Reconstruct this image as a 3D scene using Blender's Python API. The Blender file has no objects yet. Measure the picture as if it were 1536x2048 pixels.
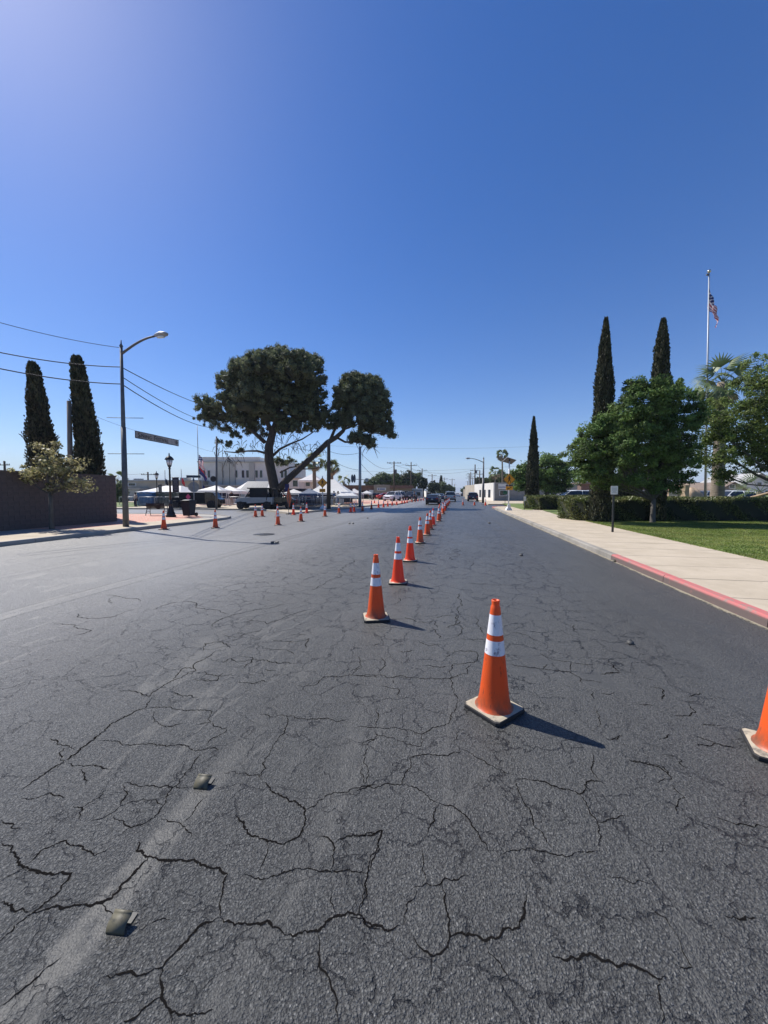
import bpy, bmesh, math, random
import numpy as np
from mathutils import Vector, Matrix

# ------------------------------------------------------------------ camera, sky, sun, exposure
SC = bpy.context.scene
CAMH = 1.7
LENS = 13.0
FPX = LENS / 36.0 * 2048.0
PITCH = math.atan(39.0 / FPX)
cam_d = bpy.data.cameras.new('camera')
cam = bpy.data.objects.new('camera', cam_d)
SC.collection.objects.link(cam)
cam.location = (0, 0, CAMH)
cam.rotation_euler = (math.pi / 2 - PITCH, 0, 0)
cam_d.sensor_fit = 'VERTICAL'
cam_d.sensor_height = 36.0
cam_d.lens = LENS
cam_d.clip_start = 0.05
cam_d.clip_end = 30000
SC.camera = cam

SUN_TO = Vector((-0.592, 0.415, 0.872)).normalized()
SUN_EL = math.asin(SUN_TO.z)
SUN_AZ = math.atan2(SUN_TO.x, SUN_TO.y)
world = bpy.data.worlds.new('World')
SC.world = world
world.use_nodes = True
wn = world.node_tree
wn.nodes.clear()
w_out = wn.nodes.new('ShaderNodeOutputWorld')
w_bg = wn.nodes.new('ShaderNodeBackground')
w_sky = wn.nodes.new('ShaderNodeTexSky')
w_sky.sky_type = 'NISHITA'
w_sky.sun_disc = False
w_sky.sun_elevation = SUN_EL
w_sky.sun_rotation = SUN_AZ
w_sky.altitude = 1200
w_sky.air_density = 1.0
w_sky.dust_density = 0.9
w_sky.ozone_density = 2.5
w_hsv = wn.nodes.new('ShaderNodeHueSaturation')
w_hsv.inputs['Saturation'].default_value = 1.40
w_hsv.inputs['Hue'].default_value = 0.512
w_bg.inputs['Strength'].default_value = 0.092
wn.links.new(w_sky.outputs[0], w_hsv.inputs['Color'])
wn.links.new(w_hsv.outputs[0], w_bg.inputs['Color'])
wn.links.new(w_bg.outputs[0], w_out.inputs['Surface'])

sun_d = bpy.data.lights.new('sun', 'SUN')
sun_d.energy = 5.0
sun_d.angle = math.radians(0.53)
sun_d.color = (1.0, 0.95, 0.88)
sun = bpy.data.objects.new('sun', sun_d)
SC.collection.objects.link(sun)
sun.rotation_euler = (-SUN_TO).to_track_quat('-Z', 'Y').to_euler()
sun.location = (0, 0, 60)

SC.view_settings.view_transform = 'Standard'
SC.view_settings.look = 'None'
SC.view_settings.gamma = 1.0
SC.view_settings.exposure = 0.6
SC.render.engine = 'CYCLES'
SC.cycles.max_bounces = 6
SC.cycles.diffuse_bounces = 3
SC.cycles.glossy_bounces = 3
SC.cycles.transmission_bounces = 4
SC.cycles.transparent_max_bounces = 6
SC.cycles.sample_clamp_indirect = 6
SC.cycles.sample_clamp_direct = 12
SC.cycles.use_denoising = True

# ------------------------------------------------------------------ helpers: places
RA = math.atan((912 - 768) / FPX)           # heading of the street relative to the camera
SA, CA = math.sin(RA), math.cos(RA)

def ray(px, py):
    a = (px - 768) / FPX
    b = (1024 - py) / FPX
    return Vector((a, b * math.sin(PITCH) + math.cos(PITCH), b * math.cos(PITCH) - math.sin(PITCH)))

def G(px, py, z=0.0):
    d = ray(px, py)
    t = (z - CAMH) / d.z
    return Vector((d.x * t, d.y * t, z))

def P(px, py, Y):
    d = ray(px, py)
    t = Y / d.y
    return Vector((d.x * t, Y, CAMH + d.z * t))

def R(u, v, z=0.0):
    return Vector((u * SA + v * CA, u * CA - v * SA, z))

def UV(p):
    return (p.x * SA + p.y * CA, p.x * CA - p.y * SA)

rnd = random.Random(7)
nr = np.random.RandomState(11)
COL = SC.collection

# ------------------------------------------------------------------ helpers: materials
def pm(name, c1, c2=None, scale=4.0, rough=0.7, metal=0.0, bump=0.0, bscale=40.0, spec=0.5, transl=0.0,
       stretch=None, detail=6.0, lo=0.35, hi=0.65, tint=0.0):
    m = bpy.data.materials.new(name)
    m.use_nodes = True
    nt = m.node_tree
    b = nt.nodes['Principled BSDF']
    out = nt.nodes['Material Output']
    b.inputs['Roughness'].default_value = rough
    b.inputs['Metallic'].default_value = metal
    b.inputs['Specular IOR Level'].default_value = spec
    tc = nt.nodes.new('ShaderNodeTexCoord')
    src = tc.outputs['Object']
    if stretch:
        mp = nt.nodes.new('ShaderNodeMapping')
        mp.inputs['Scale'].default_value = stretch
        nt.links.new(src, mp.inputs['Vector'])
        src = mp.outputs[0]
    col = None
    if c2 is not None:
        n = nt.nodes.new('ShaderNodeTexNoise')
        n.inputs['Scale'].default_value = scale
        n.inputs['Detail'].default_value = detail
        nt.links.new(src, n.inputs['Vector'])
        r = nt.nodes.new('ShaderNodeMapRange')
        r.inputs['From Min'].default_value = lo
        r.inputs['From Max'].default_value = hi
        nt.links.new(n.outputs['Fac'], r.inputs['Value'])
        mx = nt.nodes.new('ShaderNodeMix')
        mx.data_type = 'RGBA'
        mx.inputs[6].default_value = (*c1, 1)
        mx.inputs[7].default_value = (*c2, 1)
        nt.links.new(r.outputs[0], mx.inputs[0])
        col = mx.outputs[2]
    else:
        rgb = nt.nodes.new('ShaderNodeRGB')
        rgb.outputs[0].default_value = (*c1, 1)
        col = rgb.outputs[0]
    if tint > 0:
        at = nt.nodes.new('ShaderNodeAttribute')
        at.attribute_name = 'tint'
        r2 = nt.nodes.new('ShaderNodeMapRange')
        r2.inputs['To Min'].default_value = 1 - tint
        r2.inputs['To Max'].default_value = 1 + tint
        nt.links.new(at.outputs['Fac'], r2.inputs['Value'])
        vm = nt.nodes.new('ShaderNodeVectorMath')
        vm.operation = 'SCALE'
        nt.links.new(col, vm.inputs[0])
        nt.links.new(r2.outputs[0], vm.inputs['Scale'])
        col = vm.outputs[0]
    nt.links.new(col, b.inputs['Base Color'])
    if bump > 0:
        n2 = nt.nodes.new('ShaderNodeTexNoise')
        n2.inputs['Scale'].default_value = bscale
        n2.inputs['Detail'].default_value = 4
        nt.links.new(src, n2.inputs['Vector'])
        bp = nt.nodes.new('ShaderNodeBump')
        bp.inputs['Strength'].default_value = bump
        bp.inputs['Distance'].default_value = 0.02
        nt.links.new(n2.outputs['Fac'], bp.inputs['Height'])
        nt.links.new(bp.outputs[0], b.inputs['Normal'])
    if transl > 0:
        tr = nt.nodes.new('ShaderNodeBsdfTranslucent')
        nt.links.new(col, tr.inputs['Color'])
        ms = nt.nodes.new('ShaderNodeMixShader')
        ms.inputs[0].default_value = transl
        nt.links.new(b.outputs[0], ms.inputs[1])
        nt.links.new(tr.outputs[0], ms.inputs[2])
        nt.links.new(ms.outputs[0], out.inputs['Surface'])
    return m

class NT:
    """tiny node helper"""
    def __init__(s, name):
        s.m = bpy.data.materials.new(name)
        s.m.use_nodes = True
        s.t = s.m.node_tree
        s.b = s.t.nodes['Principled BSDF']
        s.out = s.t.nodes['Material Output']
    def n(s, ty, **kw):
        nd = s.t.nodes.new(ty)
        for k, v in kw.items():
            setattr(nd, k, v)
        return nd
    def l(s, a, b):
        s.t.links.new(a, b)
    def put(s, inp, v):
        if hasattr(v, 'is_linked') or isinstance(v, bpy.types.NodeSocket):
            s.l(v, inp)
        else:
            inp.default_value = v
    def math(s, op, a, b=0.0, c=None, clamp=False):
        nd = s.n('ShaderNodeMath', operation=op, use_clamp=clamp)
        s.put(nd.inputs[0], a)
        s.put(nd.inputs[1], b)
        if c is not None:
            s.put(nd.inputs[2], c)
        return nd.outputs[0]
    def noise(s, vec, scale, detail=4.0, rough=0.5, dist=0.0):
        nd = s.n('ShaderNodeTexNoise')
        s.l(vec, nd.inputs['Vector'])
        nd.inputs['Scale'].default_value = scale
        nd.inputs['Detail'].default_value = detail
        nd.inputs['Roughness'].default_value = rough
        nd.inputs['Distortion'].default_value = dist
        return nd
    def rng(s, v, a, b, c=0.0, d=1.0, smooth=True):
        nd = s.n('ShaderNodeMapRange')
        if smooth:
            nd.interpolation_type = 'SMOOTHSTEP'
        s.put(nd.inputs['Value'], v)
        nd.inputs['From Min'].default_value = a
        nd.inputs['From Max'].default_value = b
        nd.inputs['To Min'].default_value = c
        nd.inputs['To Max'].default_value = d
        return nd.outputs[0]
    def mix(s, f, a, b):
        nd = s.n('ShaderNodeMix', data_type='RGBA')
        s.put(nd.inputs[0], f)
        s.put(nd.inputs[6], a if not isinstance(a, tuple) else (*a, 1))
        s.put(nd.inputs[7], b if not isinstance(b, tuple) else (*b, 1))
        return nd.outputs[2]

def asphalt():
    k = NT('asphalt')
    tc = k.n('ShaderNodeTexCoord')
    pos = tc.outputs['Object']
    def dot(vec, c):
        nd = k.n('ShaderNodeVectorMath', operation='DOT_PRODUCT')
        k.l(vec, nd.inputs[0])
        nd.inputs[1].default_value = c
        return nd.outputs['Value']
    u = dot(pos, (SA, CA, 0))
    v0 = dot(pos, (CA, -SA, 0))
    wob = k.noise(pos, 1.3, 3)
    v = k.math('ADD', v0, k.math('MULTIPLY', k.math('SUBTRACT', wob.outputs['Fac'], 0.5), 0.10))
    cmb = k.n('ShaderNodeCombineXYZ')
    k.l(k.math('MULTIPLY', u, 0.12), cmb.inputs[0])
    k.l(v0, cmb.inputs[1])
    streak = k.noise(cmb.outputs[0], 2.2, 5, 0.6)
    big = k.noise(pos, 0.35, 5, 0.6)
    patch = k.noise(pos, 0.9, 5, 0.6, 0.6)
    # ground-off stripes and smeared seal coat: smoother bands along the street
    def band(v_c, half, soft=0.03):
        d = k.math('ABSOLUTE', k.math('SUBTRACT', v, v_c))
        return k.rng(d, half, half + soft, 1.0, 0.0)
    bands = None
    along = k.rng(streak.outputs['Fac'], 0.38, 0.58, 0.25, 1.0)
    for vc, hw, st in ((-1.39, 0.05, 0.8), (-0.70, 0.04, 0.6), (-6.02, 0.05, 0.7), (-6.22, 0.04, 0.6), (-9.0, 0.05, 0.5),
                       (-11.2, 0.05, 0.4), (1.80, 0.04, 0.5), (2.35, 0.10, 0.4)):
        b = k.math('MULTIPLY', band(vc, hw, 0.06), st)
        if vc != -1.39: b = k.math('MULTIPLY', b, along)
        else: b = k.math('MULTIPLY', b, k.rng(u, 1.2, 2.8, 1.0, 0.12))
        bands = b if bands is None else k.math('MAXIMUM', bands, b)
    pmask = k.rng(patch.outputs['Fac'], 0.56, 0.66)
    pmask = k.math('MULTIPLY', pmask, k.rng(v0, -2.5, 2.5, 0.45, 1.0))
    # curved tyre smears
    sw = k.noise(cmb.outputs[0], 0.9, 2, 0.5, 1.5)
    swb = k.rng(k.math('ABSOLUTE', k.math('SUBTRACT', sw.outputs['Fac'], 0.5)), 0.002, 0.009, 0.45, 0.0)
    smooth = k.math('MAXIMUM', k.math('MAXIMUM', bands, pmask), swb)
    brk = k.noise(pos, 9.0, 5, 0.7)
    smooth = k.math('MULTIPLY', smooth, k.rng(brk.outputs['Fac'], 0.33, 0.55, 0.35, 1.0))
    # aggregate
    vor = k.n('ShaderNodeTexVoronoi', feature='F1')
    k.l(pos, vor.inputs['Vector'])
    vor.inputs['Scale'].default_value = 100.0
    vor.inputs['Randomness'].default_value = 1.0
    stone = k.rng(vor.outputs['Distance'], 0.0, 0.75, 1.0, 0.0, smooth=False)
    vor2 = k.n('ShaderNodeTexVoronoi', feature='F1')
    k.l(pos, vor2.inputs['Vector'])
    vor2.inputs['Scale'].default_value = 190.0
    stone2 = k.rng(vor2.outputs['Distance'], 0.0, 0.8, 1.0, 0.0, smooth=False)
    fine = k.noise(pos, 220.0, 3, 0.6)
    med = k.noise(pos, 38.0, 3, 0.6)
    h = k.math('ADD', k.math('ADD', k.math('MULTIPLY', stone, 0.55), k.math('MULTIPLY', stone2, 0.4)), k.math('ADD', k.math('MULTIPLY', fine.outputs['Fac'], 0.5), k.math('MULTIPLY', med.outputs['Fac'], 1.5)))
    # finer secondary crazing
    wv = k.noise(pos, 2.2, 4, 0.6)
    sub = k.n('ShaderNodeVectorMath', operation='SUBTRACT')
    k.l(wv.outputs['Color'], sub.inputs[0])
    sub.inputs[1].default_value = (0.5, 0.5, 0.5)
    sc1 = k.n('ShaderNodeVectorMath', operation='SCALE')
    k.l(sub.outputs[0], sc1.inputs[0])
    sc1.inputs['Scale'].default_value = 0.40
    wv2 = k.noise(pos, 14.0, 3, 0.6)
    sub2 = k.n('ShaderNodeVectorMath', operation='SUBTRACT')
    k.l(wv2.outputs['Color'], sub2.inputs[0])
    sub2.inputs[1].default_value = (0.5, 0.5, 0.5)
    sc2 = k.n('ShaderNodeVectorMath', operation='SCALE')
    k.l(sub2.outputs[0], sc2.inputs[0])
    sc2.inputs['Scale'].default_value = 0.10
    ad = k.n('ShaderNodeVectorMath', operation='ADD')
    k.l(pos, ad.inputs[0])
    k.l(sc1.outputs[0], ad.inputs[1])
    ad2 = k.n('ShaderNodeVectorMath', operation='ADD')
    k.l(ad.outputs[0], ad2.inputs[0])
    k.l(sc2.outputs[0], ad2.inputs[1])
    ve = k.n('ShaderNodeTexVoronoi', feature='DISTANCE_TO_EDGE')
    k.l(ad2.outputs[0], ve.inputs['Vector'])
    ve.inputs['Scale'].default_value = 2.9
    cm = k.rng(k.noise(pos, 0.55, 4, 0.6).outputs['Fac'], 0.37, 0.46)
    cm = k.math('MULTIPLY', cm, k.rng(v0, -5.5, -3.5))
    cm = k.math('MULTIPLY', cm, k.rng(v0, 1.6, 2.8, 1.0, 0.0))
    cm = k.math('MULTIPLY', cm, k.rng(u, 1.0, 4.5, 0.75, 1.0))
    cm = k.math('MULTIPLY', cm, k.rng(k.noise(pos, 5.0, 3, 0.6).outputs['Fac'], 0.31, 0.42))
    wid = k.math('MULTIPLY', k.rng(u, 1.0, 20.0, 0.013, 0.050), k.rng(k.noise(pos, 3.1, 3, 0.6).outputs['Fac'], 0.3, 0.7, 0.4, 1.6))
    ratio = k.math('DIVIDE', ve.outputs['Distance'], wid)
    craz = k.math('MULTIPLY', k.rng(ratio, 0.4, 1.0, 1.0, 0.0), cm)
    seams = None
    for vc, st in ((-5.93, .8), (-6.30, .9), (-8.85, .7), (-9.15, .5), (-11.0, .7), (-3.55, .35), (1.95, .4)):
        d_ = k.math('ABSOLUTE', k.math('SUBTRACT', v, vc))
        b = k.math('MULTIPLY', k.rng(d_, 0.008, 0.045, 1.0, 0.0), st)
        seams = b if seams is None else k.math('MAXIMUM', seams, b)
    seams = k.math('MULTIPLY', seams, k.rng(brk.outputs['Fac'], 0.3, 0.6, 0.3, 1.0))
    # colour
    base = k.mix(k.rng(streak.outputs['Fac'], 0.3, 0.7), (0.055, 0.056, 0.054), (0.070, 0.071, 0.068))
    base = k.mix(k.math('MULTIPLY', k.rng(big.outputs['Fac'], 0.35, 0.65), 0.6), base, (0.078, 0.079, 0.076))
    # sun glare towards the left, painted into the base colour as a paler tone
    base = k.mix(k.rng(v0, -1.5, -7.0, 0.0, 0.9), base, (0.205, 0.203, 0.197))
    gr = k.math('ADD', k.math('MULTIPLY', k.math('MULTIPLY', k.math('SUBTRACT', stone, 0.36), 1.25), k.math('SUBTRACT', 1.0, smooth)), 1.0)
    gsc = k.n('ShaderNodeVectorMath', operation='SCALE')
    k.l(base, gsc.inputs[0]); k.l(gr, gsc.inputs['Scale'])
    base = gsc.outputs[0]
    stc2 = k.n('ShaderNodeSeparateColor')
    k.l(vor2.outputs['Color'], stc2.inputs[0])
    tone = k.math('ADD', 0.78, k.math('MULTIPLY', k.math('MULTIPLY', stc2.outputs[0], stc2.outputs[1]), 0.9))
    tn_ = k.n('ShaderNodeVectorMath', operation='SCALE')
    k.l(base, tn_.inputs[0]); k.l(tone, tn_.inputs['Scale'])
    base = tn_.outputs[0]
    stc = k.n('ShaderNodeSeparateColor')
    k.l(vor.outputs['Color'], stc.inputs[0])
    base = k.mix(k.math('MULTIPLY', k.rng(stc.outputs[0], 0.80, 0.97), k.math('MULTIPLY', k.rng(stone, 0.45, 0.8), 0.5)), base, (0.30, 0.295, 0.28))
    base = k.mix(k.math('MULTIPLY', k.rng(med.outputs['Fac'], 0.44, 0.30), 0.65), base, (0.018, 0.019, 0.021))
    base = k.mix(k.math('MULTIPLY', smooth, 0.65), base, (0.045, 0.046, 0.045))
    base = k.mix(k.math('MULTIPLY', seams, 0.7), base, (0.025, 0.025, 0.026))
    base = k.mix(craz, base, (0.006, 0.006, 0.007))
    k.l(base, k.b.inputs['Base Color'])
    ro = k.mix(smooth, (0.43, 0.43, 0.43), (0.58, 0.58, 0.58))
    k.l(ro, k.b.inputs['Roughness'])
    k.b.inputs['Specular IOR Level'].default_value = 0.42
    st = k.math('SUBTRACT', 1.0, k.math('MULTIPLY', smooth, 0.78))
    st = k.math('MULTIPLY', st, k.rng(u, 2.0, 22.0, 1.0, 0.55))
    bp = k.n('ShaderNodeBump')
    bp.inputs['Distance'].default_value = 0.0088
    k.l(st, bp.inputs['Strength'])
    k.l(h, bp.inputs['Height'])
    bp2 = k.n('ShaderNodeBump')
    bp2.inputs['Strength'].default_value = 0.8
    bp2.inputs['Distance'].default_value = 0.01
    k.l(k.math('SUBTRACT', 0.0, craz), bp2.inputs['Height'])
    k.l(bp.outputs[0], bp2.inputs['Normal'])
    k.l(bp2.outputs[0], k.b.inputs['Normal'])
    return k.m

def concrete_mat(name, c1, c2, spots=0.5):
    k = NT(name)
    tc = k.n('ShaderNodeTexCoord')
    pos = tc.outputs['Object']
    gp = k.n('ShaderNodeNewGeometry')
    pos = gp.outputs['Position']
    a = k.noise(pos, 1.1, 6, 0.65)
    b = k.noise(pos, 60, 3)
    s = k.noise(pos, 7.0, 5, 0.7)
    c = k.mix(k.rng(a.outputs['Fac'], 0.3, 0.7), c1, c2)
    c = k.mix(k.math('MULTIPLY', k.rng(s.outputs['Fac'], 0.60, 0.72), spots), c, tuple(x * 0.55 for x in c1))
    c = k.mix(k.math('MULTIPLY', k.rng(b.outputs['Fac'], 0.35, 0.65), 0.18), c, tuple(x * 0.7 for x in c2))
    k.l(c, k.b.inputs['Base Color'])
    k.b.inputs['Roughness'].default_value = 0.85
    k.b.inputs['Specular IOR Level'].default_value = 0.25
    bp = k.n('ShaderNodeBump')
    bp.inputs['Strength'].default_value = 0.35
    bp.inputs['Distance'].default_value = 0.004
    k.l(b.outputs['Fac'], bp.inputs['Height'])
    k.l(bp.outputs[0], k.b.inputs['Normal'])
    return k.m

def brick_mat(name, ca, cb, cm, scale, rot=0.0, row=0.25, bw=0.5, mortar=0.02, vert=False):
    k = NT(name)
    gp = k.n('ShaderNodeNewGeometry')
    mp = k.n('ShaderNodeMapping')
    k.l(gp.outputs['Position'], mp.inputs['Vector'])
    mp.inputs['Rotation'].default_value = (math.pi / 2 if vert else 0, 0, rot)
    br = k.n('ShaderNodeTexBrick')
    k.l(mp.outputs[0], br.inputs['Vector'])
    br.inputs['Scale'].default_value = scale
    br.inputs['Color1'].default_value = (*ca, 1)
    br.inputs['Color2'].default_value = (*cb, 1)
    br.inputs['Mortar'].default_value = (*cm, 1)
    br.inputs['Mortar Size'].default_value = mortar
    br.inputs['Brick Width'].default_value = bw
    br.inputs['Row Height'].default_value = row
    n = k.noise(gp.outputs['Position'], 2.0, 5)
    c = k.mix(k.math('MULTIPLY', k.rng(n.outputs['Fac'], 0.35, 0.7), 0.35), br.outputs['Color'], tuple(x * 0.6 for x in ca))
    k.l(c, k.b.inputs['Base Color'])
    k.b.inputs['Roughness'].default_value = 0.85
    bp = k.n('ShaderNodeBump')
    bp.inputs['Strength'].default_value = 0.5
    bp.inputs['Distance'].default_value = 0.01
    k.l(k.math('SUBTRACT', 1.0, br.outputs['Fac']), bp.inputs['Height'])
    k.l(bp.outputs[0], k.b.inputs['Normal'])
    return k.m

def dirty_mat(name, clean, dirt, thresh=0.55, rough=0.5, scale=6.0, streaky=(1, 1, 1), low_dirt=None, transl=0.0, bump=0.0, low_n=(0.3, 0.62), scuff=0.0):
    """clean colour with dirt blotches; low_dirt=(z0,z1,colour) adds splash dirt near the foot of the thing"""
    k = NT(name)
    tc = k.n('ShaderNodeTexCoord')
    oi = k.n('ShaderNodeObjectInfo')
    ad = k.n('ShaderNodeVectorMath', operation='ADD')
    k.l(tc.outputs['Object'], ad.inputs[0])
    sc = k.n('ShaderNodeVectorMath', operation='SCALE')
    k.l(oi.outputs['Location'], sc.inputs[0])
    sc.inputs['Scale'].default_value = 3.1
    k.l(sc.outputs[0], ad.inputs[1])
    mp = k.n('ShaderNodeMapping')
    mp.inputs['Scale'].default_value = streaky
    k.l(ad.outputs[0], mp.inputs['Vector'])
    n = k.noise(mp.outputs[0], scale, 8, 0.7)
    c = k.mix(k.rng(n.outputs['Fac'], thresh, thresh + 0.12), clean, dirt)
    n1 = k.noise(mp.outputs[0], scale * 0.35, 4, 0.6)
    c = k.mix(k.math('MULTIPLY', k.rng(n1.outputs['Fac'], 0.45, 0.75), 0.35), c, dirt)
    if scuff > 0:
        mp2 = k.n('ShaderNodeMapping')
        mp2.inputs['Scale'].default_value = (1.0, 1.0, 0.22)
        mp2.inputs['Rotation'].default_value = (0.5, 0.3, 0)
        k.l(ad.outputs[0], mp2.inputs['Vector'])
        n3 = k.noise(mp2.outputs[0], 26, 6, 0.75)
        c = k.mix(k.math('MULTIPLY', k.rng(n3.outputs['Fac'], 0.60, 0.68), scuff), c, (0.05, 0.03, 0.028))
    if low_dirt:
        z0, z1, dc = low_dirt
        sp = k.n('ShaderNodeSeparateXYZ')
        k.l(tc.outputs['Object'], sp.inputs[0])
        f = k.math('MULTIPLY', k.rng(sp.outputs[2], z0, z1, 1.0, 0.0), k.rng(n.outputs['Fac'], *low_n))
        c = k.mix(f, c, dc)
    k.l(c, k.b.inputs['Base Color'])
    k.b.inputs['Roughness'].default_value = rough
    if bump:
        bp = k.n('ShaderNodeBump')
        bp.inputs['Strength'].default_value = bump
        bp.inputs['Distance'].default_value = 0.004
        k.l(n.outputs['Fac'], bp.inputs['Height'])
        k.l(bp.outputs[0], k.b.inputs['Normal'])
    if transl > 0:
        tr = k.n('ShaderNodeBsdfTranslucent')
        k.l(c, tr.inputs['Color'])
        ms = k.n('ShaderNodeMixShader')
        ms.inputs[0].default_value = transl
        k.l(k.b.outputs[0], ms.inputs[1])
        k.l(tr.outputs[0], ms.inputs[2])
        k.l(ms.outputs[0], k.out.inputs['Surface'])
    return k.m

M = {}
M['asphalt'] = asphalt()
def crack_mat():
    k = NT('crack_dirt_shade')
    at = k.n('ShaderNodeAttribute'); at.attribute_name = 'edge'
    gp = k.n('ShaderNodeNewGeometry')
    n1 = k.noise(gp.outputs['Position'], 55, 4, 0.7)
    n2 = k.noise(gp.outputs['Position'], 9, 3, 0.6)
    e = k.math('ABSOLUTE', at.outputs['Fac'])
    lim = k.math('ADD', k.math('MULTIPLY', n1.outputs['Fac'], 1.5), k.math('SUBTRACT', k.math('MULTIPLY', n2.outputs['Fac'], 0.9), 0.78))
    a = k.rng(k.math('SUBTRACT', lim, e), -0.04, 0.06)
    c = k.mix(n1.outputs['Fac'], (0.004, 0.004, 0.005), (0.014, 0.013, 0.012))  # near-black paints the shade of the crack's depth along with its dirt filling
    k.l(c, k.b.inputs['Base Color'])
    k.b.inputs['Roughness'].default_value = 1.0
    k.b.inputs['Specular IOR Level'].default_value = 0.0
    k.l(a, k.b.inputs['Alpha'])
    return k.m
M['crack'] = crack_mat()
def grit_mat():
    k = NT('gutter_grit')
    at = k.n('ShaderNodeAttribute'); at.attribute_name = 'edge'
    gp = k.n('ShaderNodeNewGeometry')
    n1 = k.noise(gp.outputs['Position'], 30, 6, 0.75)
    n2 = k.noise(gp.outputs['Position'], 2.2, 4, 0.6)
    a = k.rng(k.math('SUBTRACT', k.math('ADD', k.math('MULTIPLY', n1.outputs['Fac'], 1.3), k.math('MULTIPLY', n2.outputs['Fac'], 0.8)), k.math('ADD', at.outputs['Fac'], 0.72)), -0.03, 0.12)
    k.l(k.mix(n1.outputs['Fac'], (0.16, 0.145, 0.11), (0.36, 0.32, 0.25)), k.b.inputs['Base Color'])
    k.b.inputs['Roughness'].default_value = 1.0
    k.b.inputs['Specular IOR Level'].default_value = 0.0
    k.l(a, k.b.inputs['Alpha'])
    return k.m
M['grit'] = grit_mat()
M['ground'] = pm('dry_ground', (0.22, 0.19, 0.15), (0.14, 0.13, 0.10), 0.05, 0.95)
M['concrete'] = concrete_mat('pale_concrete', (0.38, 0.325, 0.245), (0.46, 0.395, 0.305), 0.6)
M['concrete_grey'] = concrete_mat('grey_concrete', (0.26, 0.25, 0.23), (0.36, 0.34, 0.31), 0.6)
M['red_curb'] = dirty_mat('red_curb_paint', (0.44, 0.125, 0.12), (0.26, 0.17, 0.15), 0.50, 0.8, 8.0, low_dirt=(0.08, 0.139, (0.115, 0.085, 0.078)), low_n=(0.05, 0.45))
M['kerb_grey'] = concrete_mat('kerb_concrete', (0.17, 0.16, 0.14), (0.30, 0.28, 0.25), 0.7)
M['pavers'] = brick_mat('red_paver', (0.46, 0.20, 0.14), (0.56, 0.27, 0.20), (0.50, 0.38, 0.32), 2.4, RA, 0.25, 0.5, 0.03)
M['lot'] = pm('lot_asphalt', (0.07, 0.07, 0.072), (0.11, 0.108, 0.105), 0.6, 0.85, bump=0.3, bscale=60)
M['soil'] = pm('soil', (0.05, 0.045, 0.035), (0.08, 0.065, 0.05), 3, 0.95)
M['lawn'] = pm('lawn_soil', (0.075, 0.12, 0.022), (0.13, 0.16, 0.04), 1.4, 0.9, bump=0.5, bscale=120)
M['grass'] = pm('grass_blades', (0.12, 0.185, 0.030), (0.26, 0.27, 0.075), 1.3, 0.8, spec=0.15, transl=0.35, tint=0.45)
M['grass_pale'] = pm('grass_dry', (0.17, 0.22, 0.06), (0.25, 0.25, 0.10), 0.7, 0.7, transl=0.3, tint=0.4)
M['block_red'] = pm('block_wall', (0.125, 0.095, 0.088), (0.09, 0.072, 0.070), 6, 0.9, bump=0.9, bscale=35, tint=0.0)
M['mortar'] = pm('mortar', (0.13, 0.12, 0.115), (0.10, 0.09, 0.09), 8, 0.95)
M['orange'] = dirty_mat('cone_orange', (0.86, 0.115, 0.018), (0.34, 0.055, 0.018), 0.57, 0.45, 7.0, (1, 1, 0.35), (0.02, 0.22, (0.20, 0.085, 0.045)), 0.22, scuff=0.8)
M['orange_new'] = dirty_mat('cone_orange_new', (0.95, 0.085, 0.022), (0.75, 0.09, 0.03), 0.7, 0.38, 6.0, (1, 1, 0.4), None, 0.30)
M['collar'] = dirty_mat('cone_collar', (0.80, 0.79, 0.82), (0.20, 0.18, 0.23), 0.55, 0.35, 13.0, (1, 1, 0.7), scuff=0.7)
M['collar_new'] = dirty_mat('cone_collar_new', (0.82, 0.82, 0.85), (0.60, 0.60, 0.64), 0.62, 0.3, 10.0)
M['rubber_dusty'] = dirty_mat('dusty_rubber_top', (0.38, 0.335, 0.25), (0.16, 0.145, 0.12), 0.52, 0.9, 9.0, bump=0.4)
M['rubber'] = dirty_mat('black_rubber', (0.018, 0.018, 0.019), (0.045, 0.042, 0.038), 0.55, 0.75, 14.0, bump=0.5)
M['tab'] = dirty_mat('weathered_tab', (0.11, 0.10, 0.065), (0.05, 0.048, 0.035), 0.5, 0.6, 30.0)
M['tab_dark'] = pm('dark_tab', (0.04, 0.04, 0.04), (0.08, 0.08, 0.07), 30, 0.6)
M['galv'] = pm('galvanised_steel', (0.26, 0.27, 0.28), (0.36, 0.36, 0.37), 5, 0.45, 0.6)
M['galv_dark'] = pm('dark_steel', (0.085, 0.088, 0.095), (0.13, 0.13, 0.14), 5, 0.6, 0.3)
M['white_metal'] = pm('white_metal', (0.72, 0.73, 0.75), (0.62, 0.63, 0.65), 6, 0.4)
M['pole_grey'] = pm('pole_aluminium', (0.36, 0.38, 0.41), (0.30, 0.32, 0.35), 4, 0.5, 0.3)
M['wood_pole'] = pm('pole_wood', (0.055, 0.042, 0.032), (0.10, 0.078, 0.06), 6, 0.9, stretch=(8, 8, 0.6))
M['wood_pole_pale'] = pm('pole_wood_pale', (0.14, 0.12, 0.10), (0.20, 0.17, 0.145), 6, 0.9, stretch=(8, 8, 0.6))
M['black_iron'] = pm('black_iron', (0.010, 0.010, 0.011), (0.022, 0.022, 0.024), 8, 0.4)
M['frost'] = pm('lamp_glass', (0.75, 0.77, 0.80), rough=0.15, spec=0.6)
M['wire'] = pm('cable', (0.02, 0.02, 0.022), rough=0.6)
M['bark'] = pm('bark', (0.045, 0.034, 0.027), (0.08, 0.062, 0.05), 3, 0.95, bump=1.0, bscale=9, stretch=(3, 3, 0.7))
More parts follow.
